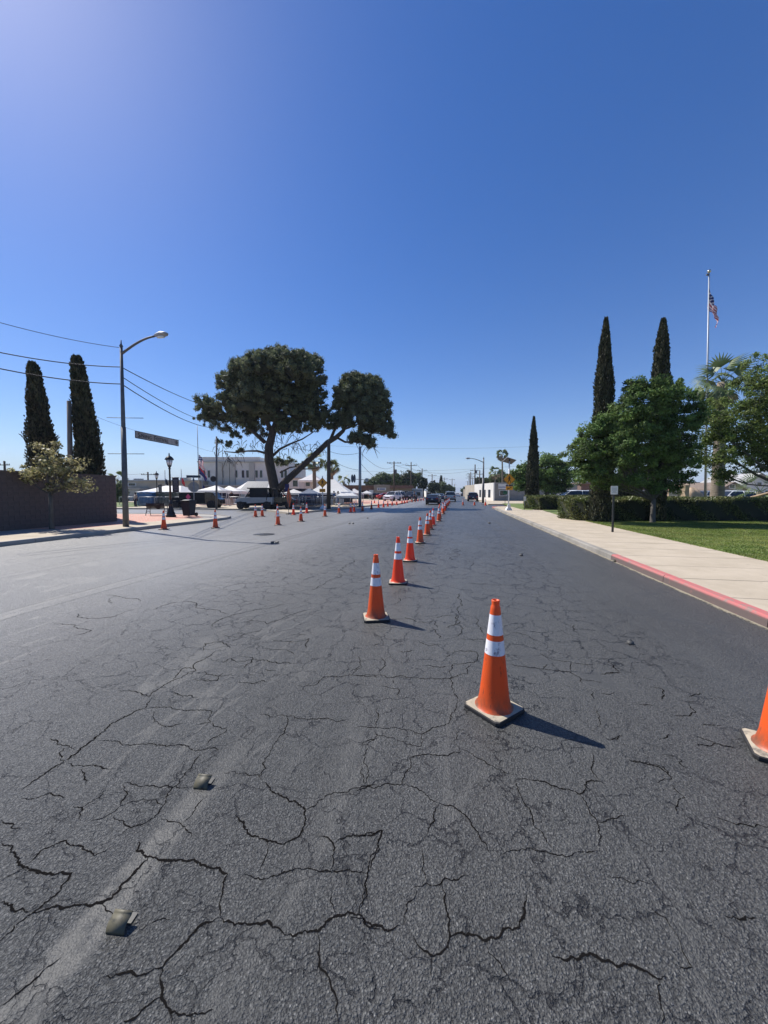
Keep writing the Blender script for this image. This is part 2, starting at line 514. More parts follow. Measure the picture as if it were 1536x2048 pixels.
M['bark_grey'] = pm('bark_grey', (0.075, 0.068, 0.06), (0.12, 0.11, 0.095), 5, 0.95, bump=0.9, bscale=14, stretch=(3, 3, 0.6))
M['pine'] = pm('pine_needles', (0.085, 0.105, 0.050), (0.135, 0.150, 0.078), 0.6, 0.6, transl=0.35, tint=0.5)
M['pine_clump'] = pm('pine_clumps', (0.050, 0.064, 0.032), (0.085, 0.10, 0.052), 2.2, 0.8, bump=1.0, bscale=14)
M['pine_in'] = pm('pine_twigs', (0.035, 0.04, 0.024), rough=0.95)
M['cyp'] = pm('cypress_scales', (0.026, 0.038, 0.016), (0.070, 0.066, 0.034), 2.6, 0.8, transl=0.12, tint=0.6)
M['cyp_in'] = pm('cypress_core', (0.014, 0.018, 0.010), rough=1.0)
M['leaf'] = pm('green_leaves', (0.070, 0.130, 0.034), (0.140, 0.205, 0.056), 0.8, 0.6, spec=0.25, transl=0.38, tint=0.6)
M['leaf_lo'] = pm('olive_leaves', (0.095, 0.145, 0.034), (0.170, 0.215, 0.056), 0.8, 0.6, spec=0.25, transl=0.42, tint=0.6)
M['leaf_far'] = pm('far_leaves', (0.070, 0.105, 0.032), (0.115, 0.150, 0.055), 0.3, 0.6, transl=0.30, tint=0.45)
M['leaf_dark'] = pm('dark_leaves', (0.018, 0.034, 0.014), (0.035, 0.055, 0.022), 0.8, 0.6, transl=0.12, tint=0.45)
M['leaf_var'] = pm('variegated_leaves', (0.15, 0.15, 0.05), (0.42, 0.37, 0.20), 5.5, 0.5, spec=0.3, transl=0.35, tint=0.7)
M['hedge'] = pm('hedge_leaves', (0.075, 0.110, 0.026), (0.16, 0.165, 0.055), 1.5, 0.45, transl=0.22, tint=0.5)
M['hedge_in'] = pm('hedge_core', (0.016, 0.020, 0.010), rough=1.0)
M['palm'] = pm('palm_fronds', (0.085, 0.135, 0.045), (0.15, 0.19, 0.08), 2, 0.5, transl=0.25)
M['palm_dry'] = pm('dry_fronds', (0.30, 0.25, 0.16), (0.20, 0.16, 0.10), 3, 0.8, transl=0.2)
M['palm_trunk'] = pm('palm_trunk', (0.25, 0.21, 0.16), (0.15, 0.12, 0.09), 5, 0.95, bump=1.0, bscale=10, stretch=(0.6, 0.6, 4))
M['stucco'] = pm('pale_stucco', (0.66, 0.64, 0.60), (0.57, 0.555, 0.52), 0.8, 0.9, bump=0.3, bscale=30)
M['stucco_rib'] = pm('stucco_rib', (0.46, 0.45, 0.40), (0.40, 0.39, 0.35), 0.8, 0.9)
M['beige'] = pm('beige_stucco', (0.42, 0.37, 0.30), (0.36, 0.32, 0.26), 0.7, 0.9)
M['tan'] = pm('tan_stucco', (0.30, 0.255, 0.205), (0.26, 0.22, 0.18), 0.8, 0.9)
M['grey_block'] = brick_mat('painted_block', (0.24, 0.235, 0.225), (0.26, 0.25, 0.24), (0.17, 0.165, 0.16), 1.0, 0, 0.2, 0.4, 0.012, vert=True)
M['brick_far'] = brick_mat('far_brick', (0.19, 0.085, 0.06), (0.14, 0.065, 0.05), (0.16, 0.13, 0.11), 2.0, 0, 0.25, 0.5, 0.03, vert=True)
M['orange_wall'] = pm('orange_wall', (0.42, 0.10, 0.04), (0.34, 0.085, 0.04), 0.8, 0.8)
M['roof_brown'] = pm('shingle_roof', (0.13, 0.10, 0.08), (0.19, 0.145, 0.115), 3, 0.9)
M['roof_grey'] = pm('membrane_roof', (0.36, 0.36, 0.36), (0.28, 0.28, 0.28), 1.0, 0.85)
M['window'] = pm('window_glass', (0.018, 0.022, 0.028), rough=0.12, spec=0.6)
M['dark'] = pm('dark_interior', (0.008, 0.008, 0.009), rough=0.9)
M['tent'] = pm('tent_vinyl', (0.80, 0.80, 0.79), (0.72, 0.72, 0.72), 1.5, 0.45, transl=0.35)
M['tent_grey'] = pm('tent_stripe', (0.24, 0.25, 0.26), rough=0.5, transl=0.3)
M['tent_blue'] = pm('tent_blue', (0.10, 0.14, 0.24), (0.14, 0.19, 0.30), 2, 0.6, transl=0.3)
M['toilet_blue'] = pm('toilet_blue', (0.025, 0.11, 0.28), (0.02, 0.09, 0.22), 2, 0.45)
M['toilet_green'] = pm('toilet_green', (0.045, 0.065, 0.060), (0.06, 0.08, 0.075), 2, 0.5)
M['bin'] = pm('bin_plastic', (0.016, 0.020, 0.030), (0.024, 0.028, 0.036), 5, 0.55, spec=0.2)
M['yellow'] = pm('sign_yellow', (0.80, 0.36, 0.02), (0.72, 0.31, 0.02), 5, 0.45, transl=0.12)
M['sign_white'] = pm('sign_white', (0.62, 0.62, 0.60), (0.54, 0.54, 0.52), 6, 0.5)
M['sign_back'] = pm('sign_back', (0.26, 0.27, 0.27), (0.2, 0.21, 0.21), 6, 0.5, 0.4)
M['ink'] = pm('black_ink', (0.010, 0.010, 0.011), rough=0.6)
M['ink_blue'] = pm('blue_ink', (0.03, 0.06, 0.22), rough=0.6)
M['banner'] = pm('banner_cloth', (0.40, 0.41, 0.44), (0.32, 0.33, 0.36), 3, 0.8, transl=0.3)
M['banner_edge'] = pm('banner_edge', (0.028, 0.05, 0.075), rough=0.8)
M['banner_dark'] = pm('pole_banner', (0.028, 0.032, 0.045), (0.04, 0.04, 0.05), 4, 0.7)
M['solar'] = pm('solar_panel', (0.012, 0.016, 0.03), rough=0.15)
M['stone'] = pm('sandstone', (0.58, 0.43, 0.29), (0.42, 0.30, 0.20), 2.5, 0.9, bump=1.0, bscale=7)
M['plaque'] = pm('bronze_plaque', (0.12, 0.115, 0.11), (0.18, 0.17, 0.16), 10, 0.5, 0.4)
M['flag_red'] = pm('flag_red', (0.36, 0.03, 0.045), rough=0.8, transl=0.3)
M['flag_white'] = pm('flag_white', (0.72, 0.70, 0.74), rough=0.8, transl=0.3)
M['flag_blue'] = pm('flag_blue', (0.018, 0.022, 0.11), rough=0.8, transl=0.2)
M['flag_gold'] = pm('flag_gold', (0.55, 0.30, 0.05), rough=0.8, transl=0.3)
M['gold_ball'] = pm('gold_ball', (0.55, 0.52, 0.45), rough=0.2, metal=0.9)
M['barricade'] = pm('barrier_steel', (0.42, 0.43, 0.45), (0.32, 0.33, 0.35), 8, 0.4, 0.5)
M['paint_white'] = pm('car_white', (0.72, 0.73, 0.74), rough=0.22, spec=0.6)
M['paint_silver'] = pm('car_silver', (0.34, 0.36, 0.38), rough=0.25, metal=0.4)
M['paint_black'] = pm('car_black', (0.010, 0.011, 0.014), rough=0.18, spec=0.6)
M['paint_navy'] = pm('car_navy', (0.012, 0.018, 0.045), rough=0.2, spec=0.6)
M['paint_red'] = pm('car_red', (0.42, 0.015, 0.02), rough=0.22, spec=0.6)
M['paint_blue'] = pm('car_blue', (0.05, 0.09, 0.15), rough=0.22, spec=0.6)
M['tyre'] = pm('tyre', (0.014, 0.014, 0.015), rough=0.85)
M['rim'] = pm('wheel_rim', (0.32, 0.32, 0.33), rough=0.35, metal=0.7)
M['lamp_red'] = pm('lens_red', (0.35, 0.015, 0.015), rough=0.2)
M['lamp_white'] = pm('lens_white', (0.65, 0.66, 0.68), rough=0.12)
M['plate'] = pm('plate', (0.45, 0.45, 0.42), rough=0.4)
M['plastic_dark'] = pm('dark_plastic', (0.012, 0.013, 0.015), rough=0.65, spec=0.2)
M['grey_panel'] = pm('grey_panel', (0.30, 0.32, 0.33), (0.25, 0.27, 0.28), 3, 0.4)
M['skin'] = pm('skin', (0.42, 0.24, 0.17), rough=0.55)
M['skin_dark'] = pm('skin_dark', (0.14, 0.075, 0.05), rough=0.55)
M['hair'] = pm('hair', (0.015, 0.011, 0.009), rough=0.7)
M['cloth_tan'] = pm('cloth_tan', (0.34, 0.27, 0.22), rough=0.9)
M['cloth_dark'] = pm('cloth_dark', (0.020, 0.022, 0.045), rough=0.9)
M['cloth_red'] = pm('cloth_red', (0.32, 0.03, 0.04), rough=0.9)
M['cloth_white'] = pm('cloth_white', (0.60, 0.60, 0.60), rough=0.9)
M['cloth_blue'] = pm('cloth_blue', (0.06, 0.12, 0.26), rough=0.9)
M['hills'] = pm('hills', (0.16, 0.15, 0.13), (0.11, 0.12, 0.09), 0.002, 0.95)
M['pink_panel'] = pm('pink_decal', (0.65, 0.06, 0.16), rough=0.5)
M['wood_plank'] = pm('bench_wood', (0.022, 0.018, 0.016), (0.04, 0.033, 0.028), 6, 0.7, stretch=(1, 8, 8))
M['rail_wood'] = pm('tan_beam', (0.36, 0.26, 0.17), (0.28, 0.2, 0.13), 4, 0.8)

# ------------------------------------------------------------------ helpers: objects
def tag(o, label=None, cat=None, group=None, kind=None):
    if label: o['label'] = label
    if cat: o['category'] = cat
    if group: o['group'] = group
    if kind: o['kind'] = kind
    return o

def thing(name, label, cat, loc=(0, 0, 0), rz=0.0, group=None):
    o = bpy.data.objects.new(name, None)
    o.empty_display_size = 0.2
    COL.objects.link(o)
    o.location = loc
    o.rotation_euler = (0, 0, rz)
    return tag(o, label, cat, group)

def copy_tree(o, parent=None):
    c = o.copy()
    COL.objects.link(c)
    c.parent = parent
    if parent is not None:
        c.matrix_parent_inverse = o.matrix_parent_inverse.copy()
    for ch in list(KIDS.get(o.name, [])):
        k = copy_tree(ch, c)
        KIDS.setdefault(c.name, []).append(k)
    return c
KIDS = {}

def link(name, me, parent=None, mats=None):
    o = bpy.data.objects.new(name, me)
    COL.objects.link(o)
    if mats is not None:
        for m in (mats if isinstance(mats, (list, tuple)) else [mats]):
            me.materials.append(m)
    if parent is not None:
        o.parent = parent
        KIDS.setdefault(parent.name, []).append(o)
    return o

class MB:
    def __init__(s):
        s.v = []; s.f = []; s.mi = []; s.sm = []; s.cur = 0
    def add(s, vs, fs, smooth=False):
        b = len(s.v)
        s.v.extend([tuple(x) for x in vs])
        for f in fs:
            s.f.append(tuple(i + b for i in f)); s.mi.append(s.cur); s.sm.append(smooth)
        return s
    def box(s, c, d, rz=0.0, mat=None, taper=1.0):
        hx, hy, hz = d[0] / 2, d[1] / 2, d[2] / 2
        cs, sn = math.cos(rz), math.sin(rz)
        vs = []
        for z, k in ((-hz, 1.0), (hz, taper)):
            for x, y in ((-hx, -hy), (hx, -hy), (hx, hy), (-hx, hy)):
                p = Vector((x * k * cs - y * k * sn, x * k * sn + y * k * cs, z))
                if mat is not None:
                    p = mat @ p
                vs.append(p + Vector(c))
        return s.add(vs, [(3, 2, 1, 0), (4, 5, 6, 7), (0, 1, 5, 4), (1, 2, 6, 5), (2, 3, 7, 6), (3, 0, 4, 7)])
    def tube(s, pts, r, n=8, caps=True, smooth=True):
        pts = [Vector(p) for p in pts]
        rs = r if isinstance(r, (list, tuple)) else [r] * len(pts)
        vs = []; fs = []
        t0 = (pts[1] - pts[0]).normalized()
        ref = Vector((0, 0, 1)) if abs(t0.z) < 0.9 else Vector((1, 0, 0))
        nrm = t0.cross(ref).normalized()
        for i, p in enumerate(pts):
            t = (pts[min(i + 1, len(pts) - 1)] - pts[max(i - 1, 0)])
            t = t.normalized() if t.length > 1e-9 else t0
            nrm = (nrm - t * nrm.dot(t))
            nrm = nrm.normalized() if nrm.length > 1e-6 else t.orthogonal().normalized()
            bn = t.cross(nrm)
            for k in range(n):
                a = 2 * math.pi * k / n
                vs.append(p + (nrm * math.cos(a) + bn * math.sin(a)) * rs[i])
        for i in range(len(pts) - 1):
            for k in range(n):
                k2 = (k + 1) % n
                fs.append((i * n + k, i * n + k2, (i + 1) * n + k2, (i + 1) * n + k))
        s.add(vs, fs, smooth)
        if caps:
            b = len(s.v) - len(vs)
            s.f.append(tuple(b + k for k in range(n - 1, -1, -1))); s.mi.append(s.cur); s.sm.append(False)
            e = b + (len(pts) - 1) * n
            s.f.append(tuple(e + k for k in range(n))); s.mi.append(s.cur); s.sm.append(False)
        return s
    def lathe(s, prof, n=20, c=(0, 0, 0), sy=1.0, smooth=True, cap=True):
        vs = []; fs = []
        for r, z in prof:
            for k in range(n):
                a = 2 * math.pi * k / n
                vs.append((c[0] + r * math.cos(a), c[1] + r * math.sin(a) * sy, c[2] + z))
        for i in range(len(prof) - 1):
            for k in range(n):
                k2 = (k + 1) % n
                fs.append((i * n + k, i * n + k2, (i + 1) * n + k2, (i + 1) * n + k))
        s.add(vs, fs, smooth)
        if cap:
            b = len(s.v) - len(vs)
            s.f.append(tuple(b + k for k in range(n - 1, -1, -1))); s.mi.append(s.cur); s.sm.append(False)
            e = b + (len(prof) - 1) * n
            s.f.append(tuple(e + k for k in range(n))); s.mi.append(s.cur); s.sm.append(False)
        return s
    def prism(s, poly, z0, z1):
        n = len(poly)
        vs = [(p[0], p[1], z0) for p in poly] + [(p[0], p[1], z1) for p in poly]
        fs = [tuple(range(n - 1, -1, -1)), tuple(range(n, 2 * n))]
        fs += [(i, (i + 1) % n, n + (i + 1) % n, n + i) for i in range(n)]
        return s.add(vs, fs)
    def loft(s, sections, smooth=False, caps=True):
        n = len(sections[0])
        vs = [p for sec in sections for p in sec]
        fs = []
        for i in range(len(sections) - 1):
            for k in range(n):
                k2 = (k + 1) % n
                fs.append((i * n + k, i * n + k2, (i + 1) * n + k2, (i + 1) * n + k))
        if caps:
            fs.append(tuple(range(n - 1, -1, -1)))
            fs.append(tuple(range((len(sections) - 1) * n, len(sections) * n)))
        return s.add(vs, fs, smooth)
    def mesh(s, name):
        me = bpy.data.meshes.new(name)
        me.from_pydata(s.v, [], s.f)
        me.polygons.foreach_set('material_index', s.mi)
        me.polygons.foreach_set('use_smooth', s.sm)
        me.update()
        bm = bmesh.new(); bm.from_mesh(me)
        bmesh.ops.recalc_face_normals(bm, faces=bm.faces)
        bm.to_mesh(me); bm.free()
        return me
    def build(s, name, mats, parent=None):
        return link(name, s.mesh(name), parent, mats)

def bevel(o, w, seg=2):
    m = o.modifiers.new('bevel', 'BEVEL'); m.width = w; m.segments = seg; m.limit_method = 'ANGLE'
    return o

def sheet(name, pts, z, mat, parent=None, kind='structure'):
    me = bpy.data.meshes.new(name)
    me.from_pydata([(p[0], p[1], z) for p in pts], [], [tuple(range(len(pts)))])
    if me.polygons[0].normal.z < 0:
        me.flip_normals()
    o = link(name, me, parent, mat)
    if kind and parent is None: o['kind'] = kind
    return o

def slab(name, pts, z0, z1, mat, parent=None, kind='structure'):
    mb = MB(); mb.prism(pts, z0, z1)
    o = mb.build(name, mat, parent)
    if kind and parent is None: o['kind'] = kind
    return o

def quads_mesh(name, V, tint=None):
    """V: (N,4,3) array of quads"""
    N = V.shape[0]
    me = bpy.data.meshes.new(name)
    me.vertices.add(N * 4)
    me.vertices.foreach_set('co', V.reshape(-1).astype(np.float32))
    me.loops.add(N * 4)
    me.loops.foreach_set('vertex_index', np.arange(N * 4, dtype=np.int32))
    me.polygons.add(N)
    me.polygons.foreach_set('loop_start', np.arange(0, N * 4, 4, dtype=np.int32))
    me.polygons.foreach_set('loop_total', np.full(N, 4, dtype=np.int32))
    if tint is None:
        tint = nr.rand(N)
    a = me.attributes.new('tint', 'FLOAT', 'POINT')
    a.data.foreach_set('value', np.repeat(tint, 4).astype(np.float32))
    me.update(calc_edges=True)
    return me

def unit(a):
    return a / (np.linalg.norm(a, axis=1, keepdims=True) + 1e-9)

def leaves(C, D, L, W, fold=0.15, face=None):
    """diamond leaves at centres C pointing along D, turned to face along face"""
    N = len(C)
    D = unit(D)
    rv = unit(nr.normal(size=(N, 3)))
    if face is not None:
        rv = unit(face + rv * 0.55)
    S = unit(np.cross(D, rv))
    Nn = np.cross(D, S)
    L = np.broadcast_to(np.asarray(L, float), (N,))[:, None]
    W = np.broadcast_to(np.asarray(W, float), (N,))[:, None]
    V = np.empty((N, 4, 3))
    V[:, 0] = C - D * L / 2
    V[:, 1] = C + S * W / 2 + Nn * W * fold
    V[:, 2] = C + D * L / 2
    V[:, 3] = C - S * W / 2 + Nn * W * fold
    return V

def sphere_dirs(n):
    return unit(nr.normal(size=(n, 3)))

def crown_leaves(lobes, n_clump, per, clump_r, L, W, surf=0.55, up=0.3):
    """leaf clumps spread through ellipsoid lobes (centre, radii)"""
    out = []; tint = []
    vol = np.array([max(r[0] * r[1] * r[2], 1e-3) ** 0.67 for c, r in lobes])
    cnt = np.maximum((vol / vol.sum() * n_clump).astype(int), 3)
    for (c, r), k in zip(lobes, cnt):
        d = sphere_dirs(k)
        rr = (surf + (1 - surf) * nr.rand(k)) ** 0.6
        out_ = nr.rand(k) < 0.2
        rr = np.where(out_, rr * (1.08 + .28 * nr.rand(k)), rr)
        cc = np.array(c) + d * np.array(r) * rr[:, None]
        for i in range(k):
            rad = clump_r * (0.6 + 0.8 * nr.rand()) * (.62 if out_[i] else 1)
            dd = sphere_dirs(per)
            pc = cc[i] + dd * rad * (nr.rand(per, 1) ** 0.45) * np.array([1.15, 1.15, 0.75])
            dirs = np.array([0, 0, up * .5]) + nr.normal(size=(per, 3))
            out.append(leaves(pc, dirs, L * (0.7 + 0.6 * nr.rand(per)), W * (0.7 + 0.6 * nr.rand(per)), .15, unit(dd + d[i] * 0.7 + np.array([0, 0, .35]))))
            tint.append(np.clip(0.5 + 0.28 * nr.normal() + 0.22 * nr.normal(size=per), 0, 1))
    return np.concatenate(out), np.concatenate(tint)

def wobble_blob(mb, c, r, seed=0, n=10, amp=0.25):
    """rough closed lump"""
    rg = random.Random(seed)
    ph = [rg.uniform(0, 6.28) for _ in range(6)]
    vs = []; fs = []
    for i in range(n + 1):
        th = math.pi * i / n
        for k in range(n * 2):
            a = math.pi * k / n
            w = 1 + amp * (math.sin(3 * a + ph[0]) * math.sin(2 * th + ph[1]) + 0.6 * math.sin(5 * a + ph[2] + 3 * th) * math.sin(th))
            vs.append((c[0] + r[0] * w * math.sin(th) * math.cos(a), c[1] + r[1] * w * math.sin(th) * math.sin(a), c[2] + r[2] * w * math.cos(th)))
    for i in range(n):
        for k in range(n * 2):
            k2 = (k + 1) % (n * 2)
            fs.append((i * n * 2 + k, (i + 1) * n * 2 + k, (i + 1) * n * 2 + k2, i * n * 2 + k2))
    mb.add(vs, fs, True)

def limb(mb, a, b, r0, r1, bend=0.1, n=8, seg=7, seed=0):
    rg = random.Random(seed)
    a = Vector(a); b = Vector(b)
    L = (b - a).length
    off = Vector((rg.uniform(-1, 1), rg.uniform(-1, 1), rg.uniform(-0.5, 0.5))) * bend * L
    pts = []; rs = []
    for i in range(seg + 1):
        t = i / seg
        p = a.lerp(b, t) + off * math.sin(math.pi * t) + Vector((rg.uniform(-1, 1), rg.uniform(-1, 1), rg.uniform(-1, 1))) * L * 0.012 * (0 if i in (0, seg) else 1)
        pts.append(p); rs.append(r0 + (r1 - r0) * t)
    mb.tube(pts, rs, n)
    return pts

ORD = ['first', 'second', 'third', 'fourth', 'fifth', 'sixth', 'seventh', 'eighth', 'ninth', 'tenth', 'eleventh', 'twelfth', 'thirteenth',
       'fourteenth', 'fifteenth', 'sixteenth', 'seventeenth', 'eighteenth', 'nineteenth', 'twentieth', 'twenty-first', 'twenty-second',
       'twenty-third', 'twenty-fourth', 'twenty-fifth', 'twenty-sixth', 'twenty-seventh', 'twenty-eighth', 'twenty-ninth', 'thirtieth']

# ------------------------------------------------------------------ ground, street, pavements
KZ = 0.14            # kerb height
V_R = 3.86           # right kerb line
V_L = -14.0          # left kerb line
sheet('ground', [(-9500, -400), (12500, -400), (12500, 10600), (-9500, 10600)], -0.05, M['ground'])
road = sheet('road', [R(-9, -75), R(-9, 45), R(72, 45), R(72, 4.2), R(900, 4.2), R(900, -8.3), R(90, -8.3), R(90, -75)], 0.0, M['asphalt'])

# traced cracks of the old asphalt (photo pixels -> street surface)
def tr(scale, ox, oy, *lines):
    return [[(ox + x / scale, oy + y / scale) for x, y in l] for l in lines]
CR = []
CR += [(l, 1.25) for l in tr(2.021, 0, 1400,
    [(610,0),(590,30),(480,80),(380,160),(270,240),(190,290),(130,330),(90,365)],
    [(0,490),(50,500),(60,520),(90,515)],
    [(10,580),(50,590),(70,640),(105,680),(180,700),(285,715),(235,780),(180,820),(110,875),(50,930),(0,975)],
    [(0,820),(50,845),(110,860)],
    [(120,865),(200,840),(300,830),(400,820),(450,800),(540,700),(600,635)],
    [(890,880),(900,760),(920,705),(830,670),(760,650),(700,650),(600,635),(555,610),(560,575)],
    [(890,880),(830,900),(760,975),(700,1030),(655,1080),(540,1105),(425,1115)],
    [(655,1080),(655,1150),(660,1220),(690,1265),(770,1270),(860,1250)],
    [(650,1200),(600,1240),(500,1300)],
    [(890,880),(1000,905),(1040,905),(1080,890),(1100,920),(1150,945),(1220,940),(1290,935),(1340,880),(1370,870),(1450,870),(1480,910),(1536,925)],
    [(1060,335),(1110,375),(1170,410),(1230,440),(1230,500),(1215,545),(1150,580),(1080,572),(1010,545),(985,500),(950,465)])]
CR += [(l, 0.75) for l in tr(2.021, 0, 1400,
    [(195,158),(230,165),(290,195),(305,200)], [(270,240),(245,245),(260,195),(290,190)], [(275,255),(350,265),(405,270),(460,275)],
    [(335,275),(345,310),(350,345)], [(90,395),(150,395),(205,375),(265,395)], [(295,432),(330,435),(325,490)], [(330,435),(400,395),(430,360)],
    [(365,490),(430,470),(480,435),(540,410),(580,400),(655,425)], [(500,340),(490,430)], [(500,335),(560,350),(640,355),(710,350),(770,360)],
    [(460,470),(500,500),(530,515),(600,490),(640,460),(665,420),(740,310),(830,210)], [(525,515),(490,545)], [(0,735),(100,685)],
    [(105,665),(180,600),(270,568),(330,590),(380,630),(450,595)], [(415,825),(430,855),(465,870)], [(690,1265),(695,1310)],
    [(905,295),(950,290),(1050,300),(1060,335)], [(1230,440),(1270,430),(1330,380),(1390,375),(1480,350),(1536,345)],
    [(1050,310),(1100,200),(1155,110),(1155,60)], [(1080,572),(1070,640),(1040,695)], [(985,710),(1180,690),(1340,695),(1480,705)],
    [(1280,550),(1320,555),(1350,590),(1350,650),(1335,690)], [(1350,585),(1410,550),(1536,535)], [(1536,560),(1510,620),(1485,700),(1480,800),(1450,870)],
    [(1340,770),(1335,810),(1360,860)], [(1280,940),(1290,1040),(1330,1130),(1360,1200),(1355,1250),(1370,1310)], [(1050,60),(1180,65),(1300,75),(1410,80)],
    [(585,38),(750,42),(800,40),(860,45),(850,90),(800,100)], [(620,45),(625,80),(660,105),(740,95)],
    [(390,165),(480,168),(560,180),(660,185),(730,180),(790,205),(850,195),(900,200)], [(860,90),(915,120),(830,180)],
    [(740,500),(770,470),(800,420),(835,390)], [(650,480),(720,495),(740,510),(775,550)], [(1460,180),(1500,160),(1536,150)], [(1490,190),(1475,260),(1475,340)],
    [(0,1240),(60,1190),(120,1150),(190,1080),(250,1040)], [(560,930),(620,900),(700,885)])]
CR += [(l, 1.2) for l in tr(1.837, 700, 1400,
    [(0,795),(45,800),(80,830),(150,850),(200,825)], [(335,670),(350,760),(365,820),(365,880),(330,930),(295,940),(250,900),(230,870)],
    [(365,880),(400,855),(450,865),(500,885),(545,870),(560,845),(620,840),(640,780),(650,715)],
    [(740,940),(800,960),(870,935),(960,965),(1050,980),(1110,1010),(1130,1025),(1165,1020)],
    [(610,292),(680,295),(760,320),(845,348),(870,300),(930,305)], [(1370,790),(1440,805),(1490,800)],
    [(0,495),(120,480),(100,530),(65,640)])]
CR += [(l, 0.7) for l in tr(1.837, 700, 1400,
    [(15,105),(90,103),(160,100),(220,110),(265,125),(330,98),(365,80),(390,30),(395,0)], [(90,103),(105,60),(100,20)], [(90,110),(100,130),(60,165),(30,165)],
    [(90,125),(180,150),(260,170),(265,130)], [(45,235),(55,310)], [(15,330),(110,318),(190,310),(210,260),(220,210),(290,198),(400,195),(380,150),(400,115)],
    [(410,180),(500,230),(600,275)], [(190,310),(250,325),(320,378),(380,390),(430,430),(470,485),(510,560)], [(325,380),(305,450),(285,495)],
    [(65,640),(50,740),(30,795)], [(200,825),(200,790),(245,700)], [(260,535),(270,600),(285,670)], [(235,690),(330,680),(350,655),(440,640)],
    [(300,940),(300,1020)], [(500,885),(510,930),(560,985),(595,1050)], [(1130,1025),(1135,1100),(1145,1190)],
    [(610,292),(625,350),(660,400),(670,440),(720,510),(750,555)], [(845,348),(880,410),(910,450),(915,540)], [(910,450),(960,435),(1025,428)],
    [(890,195),(890,240),(920,300)], [(905,35),(915,70),(905,110)], [(960,140),(1000,130)], [(1020,225),(1080,230),(1150,245),(1180,290),(1130,305)],
    [(560,565),(700,555),(780,570),(920,555)], [(1180,305),(1230,360),(1200,420)], [(1270,165),(1340,160),(1420,180)],
    [(1200,860),(1220,920),(1260,985),(1190,970)], [(950,645),(1040,675),(1130,680)], [(1340,430),(1400,450),(1536,465)], [(372,1150),(378,1191)],
    [(1100,760),(1160,800),(1200,860)])]
CR += [(l, 0.9) for l in tr(2.021, 0, 1000,
    [(430,383),(470,388),(445,420)], [(470,388),(560,400),(570,410)], [(620,445),(700,415),(770,410),(790,435),(880,445),(925,460)],
    [(215,500),(300,505),(315,520),(370,528),(300,550)], [(310,460),(400,480),(470,470),(550,440)], [(850,515),(930,470),(1080,440),(1150,420)],
    [(905,545),(950,555),(1060,520)], [(820,610),(830,580),(900,575),(935,600)], [(600,800),(640,765),(700,730),(790,690),(780,670),(860,620)],
    [(480,770),(560,780),(600,795)], [(700,725),(740,680),(790,680)], [(790,725),(880,730),(900,700)], [(820,695),(950,710)],
    [(960,635),(1020,635),(985,680)], [(960,655),(1180,662)], [(960,738),(1080,735)], [(1070,685),(1115,690)], [(1165,547),(1240,545)],
    [(1080,600),(1150,605),(1190,625)], [(700,775),(800,800)], [(1200,750),(1270,750),(1300,720),(1380,715),(1460,675)], [(1260,365),(1380,310),(1440,240)],
    [(1440,710),(1536,715)], [(900,660),(930,640),(960,655)], [(1000,480),(1080,500),(1160,470),(1260,440)], [(1100,560),(1180,575),(1250,560),(1240,600)])]
CR += [(l, 0.8) for l in tr(2.56, 700, 1000,
    [(570,480),(555,550),(555,600),(550,640)], [(340,625),(440,620),(445,655)], [(440,605),(500,590),(550,590),(560,630),(490,655)],
    [(560,640),(580,660),(540,700)], [(640,600),(655,640),(690,690)], [(550,715),(700,715)], [(470,800),(500,800),(540,770)],
    [(540,775),(650,780),(655,800),(640,830),(530,840),(520,870),(525,940),(560,1020)], [(380,850),(450,855),(500,850)],
    [(0,900),(200,910),(370,915),(520,915),(600,890),(620,840)], [(820,675),(900,690),(970,725)],
    [(820,840),(900,855),(1010,870),(1120,880),(1180,910),(1190,940)], [(980,785),(1040,820),(1130,830),(1250,845)], [(1130,830),(1130,875)],
    [(1190,920),(1260,930),(1290,935)], [(1290,890),(1380,885)], [(120,750),(150,735)], [(45,800),(60,850),(0,880)], [(250,770),(270,780),(330,770)],
    [(240,1010),(250,970),(160,950)], [(220,940),(225,920)], [(990,870),(1010,840)], [(600,430),(750,435),(900,430)], [(1150,640),(1145,670)],
    [(1240,980),(1250,1020)], [(500,280),(550,250),(510,310)], [(610,310),(620,340)], [(250,500),(240,530)], [(430,660),(460,710)], [(280,600),(340,625)],
    [(350,720),(400,745),(470,740)], [(150,880),(180,850),(160,810)])]
CR += [(l, 0.9) for l in tr(4.45, 1200, 1100,
    [(0,1105),(170,1090),(200,1095)], [(75,990),(110,1020),(170,1085)], [(370,1130),(430,1150),(480,1160)], [(440,1215),(550,1235),(575,1290),(540,1330)],
    [(800,1310),(910,1275)], [(330,1370),(400,1378),(470,1385)], [(750,1350),(840,1352)], [(800,1375),(850,1440),(740,1475),(640,1470)],
    [(520,1685),(590,1670),(620,1635)], [(240,1860),(340,1890),(450,1910),(540,1940),(600,1990),(650,2030)],
    [(850,1660),(1000,1710),(1100,1740),(1200,1765)], [(860,1740),(1000,1745)], [(690,1845),(720,1915),(780,1945)], [(560,1820),(690,1840)],
    [(50,1675),(100,1690),(180,1650)], [(0,1280),(90,1285),(130,1270)], [(100,1585),(180,1588)], [(380,1580),(440,1600)], [(910,1560),(1080,1565)])]

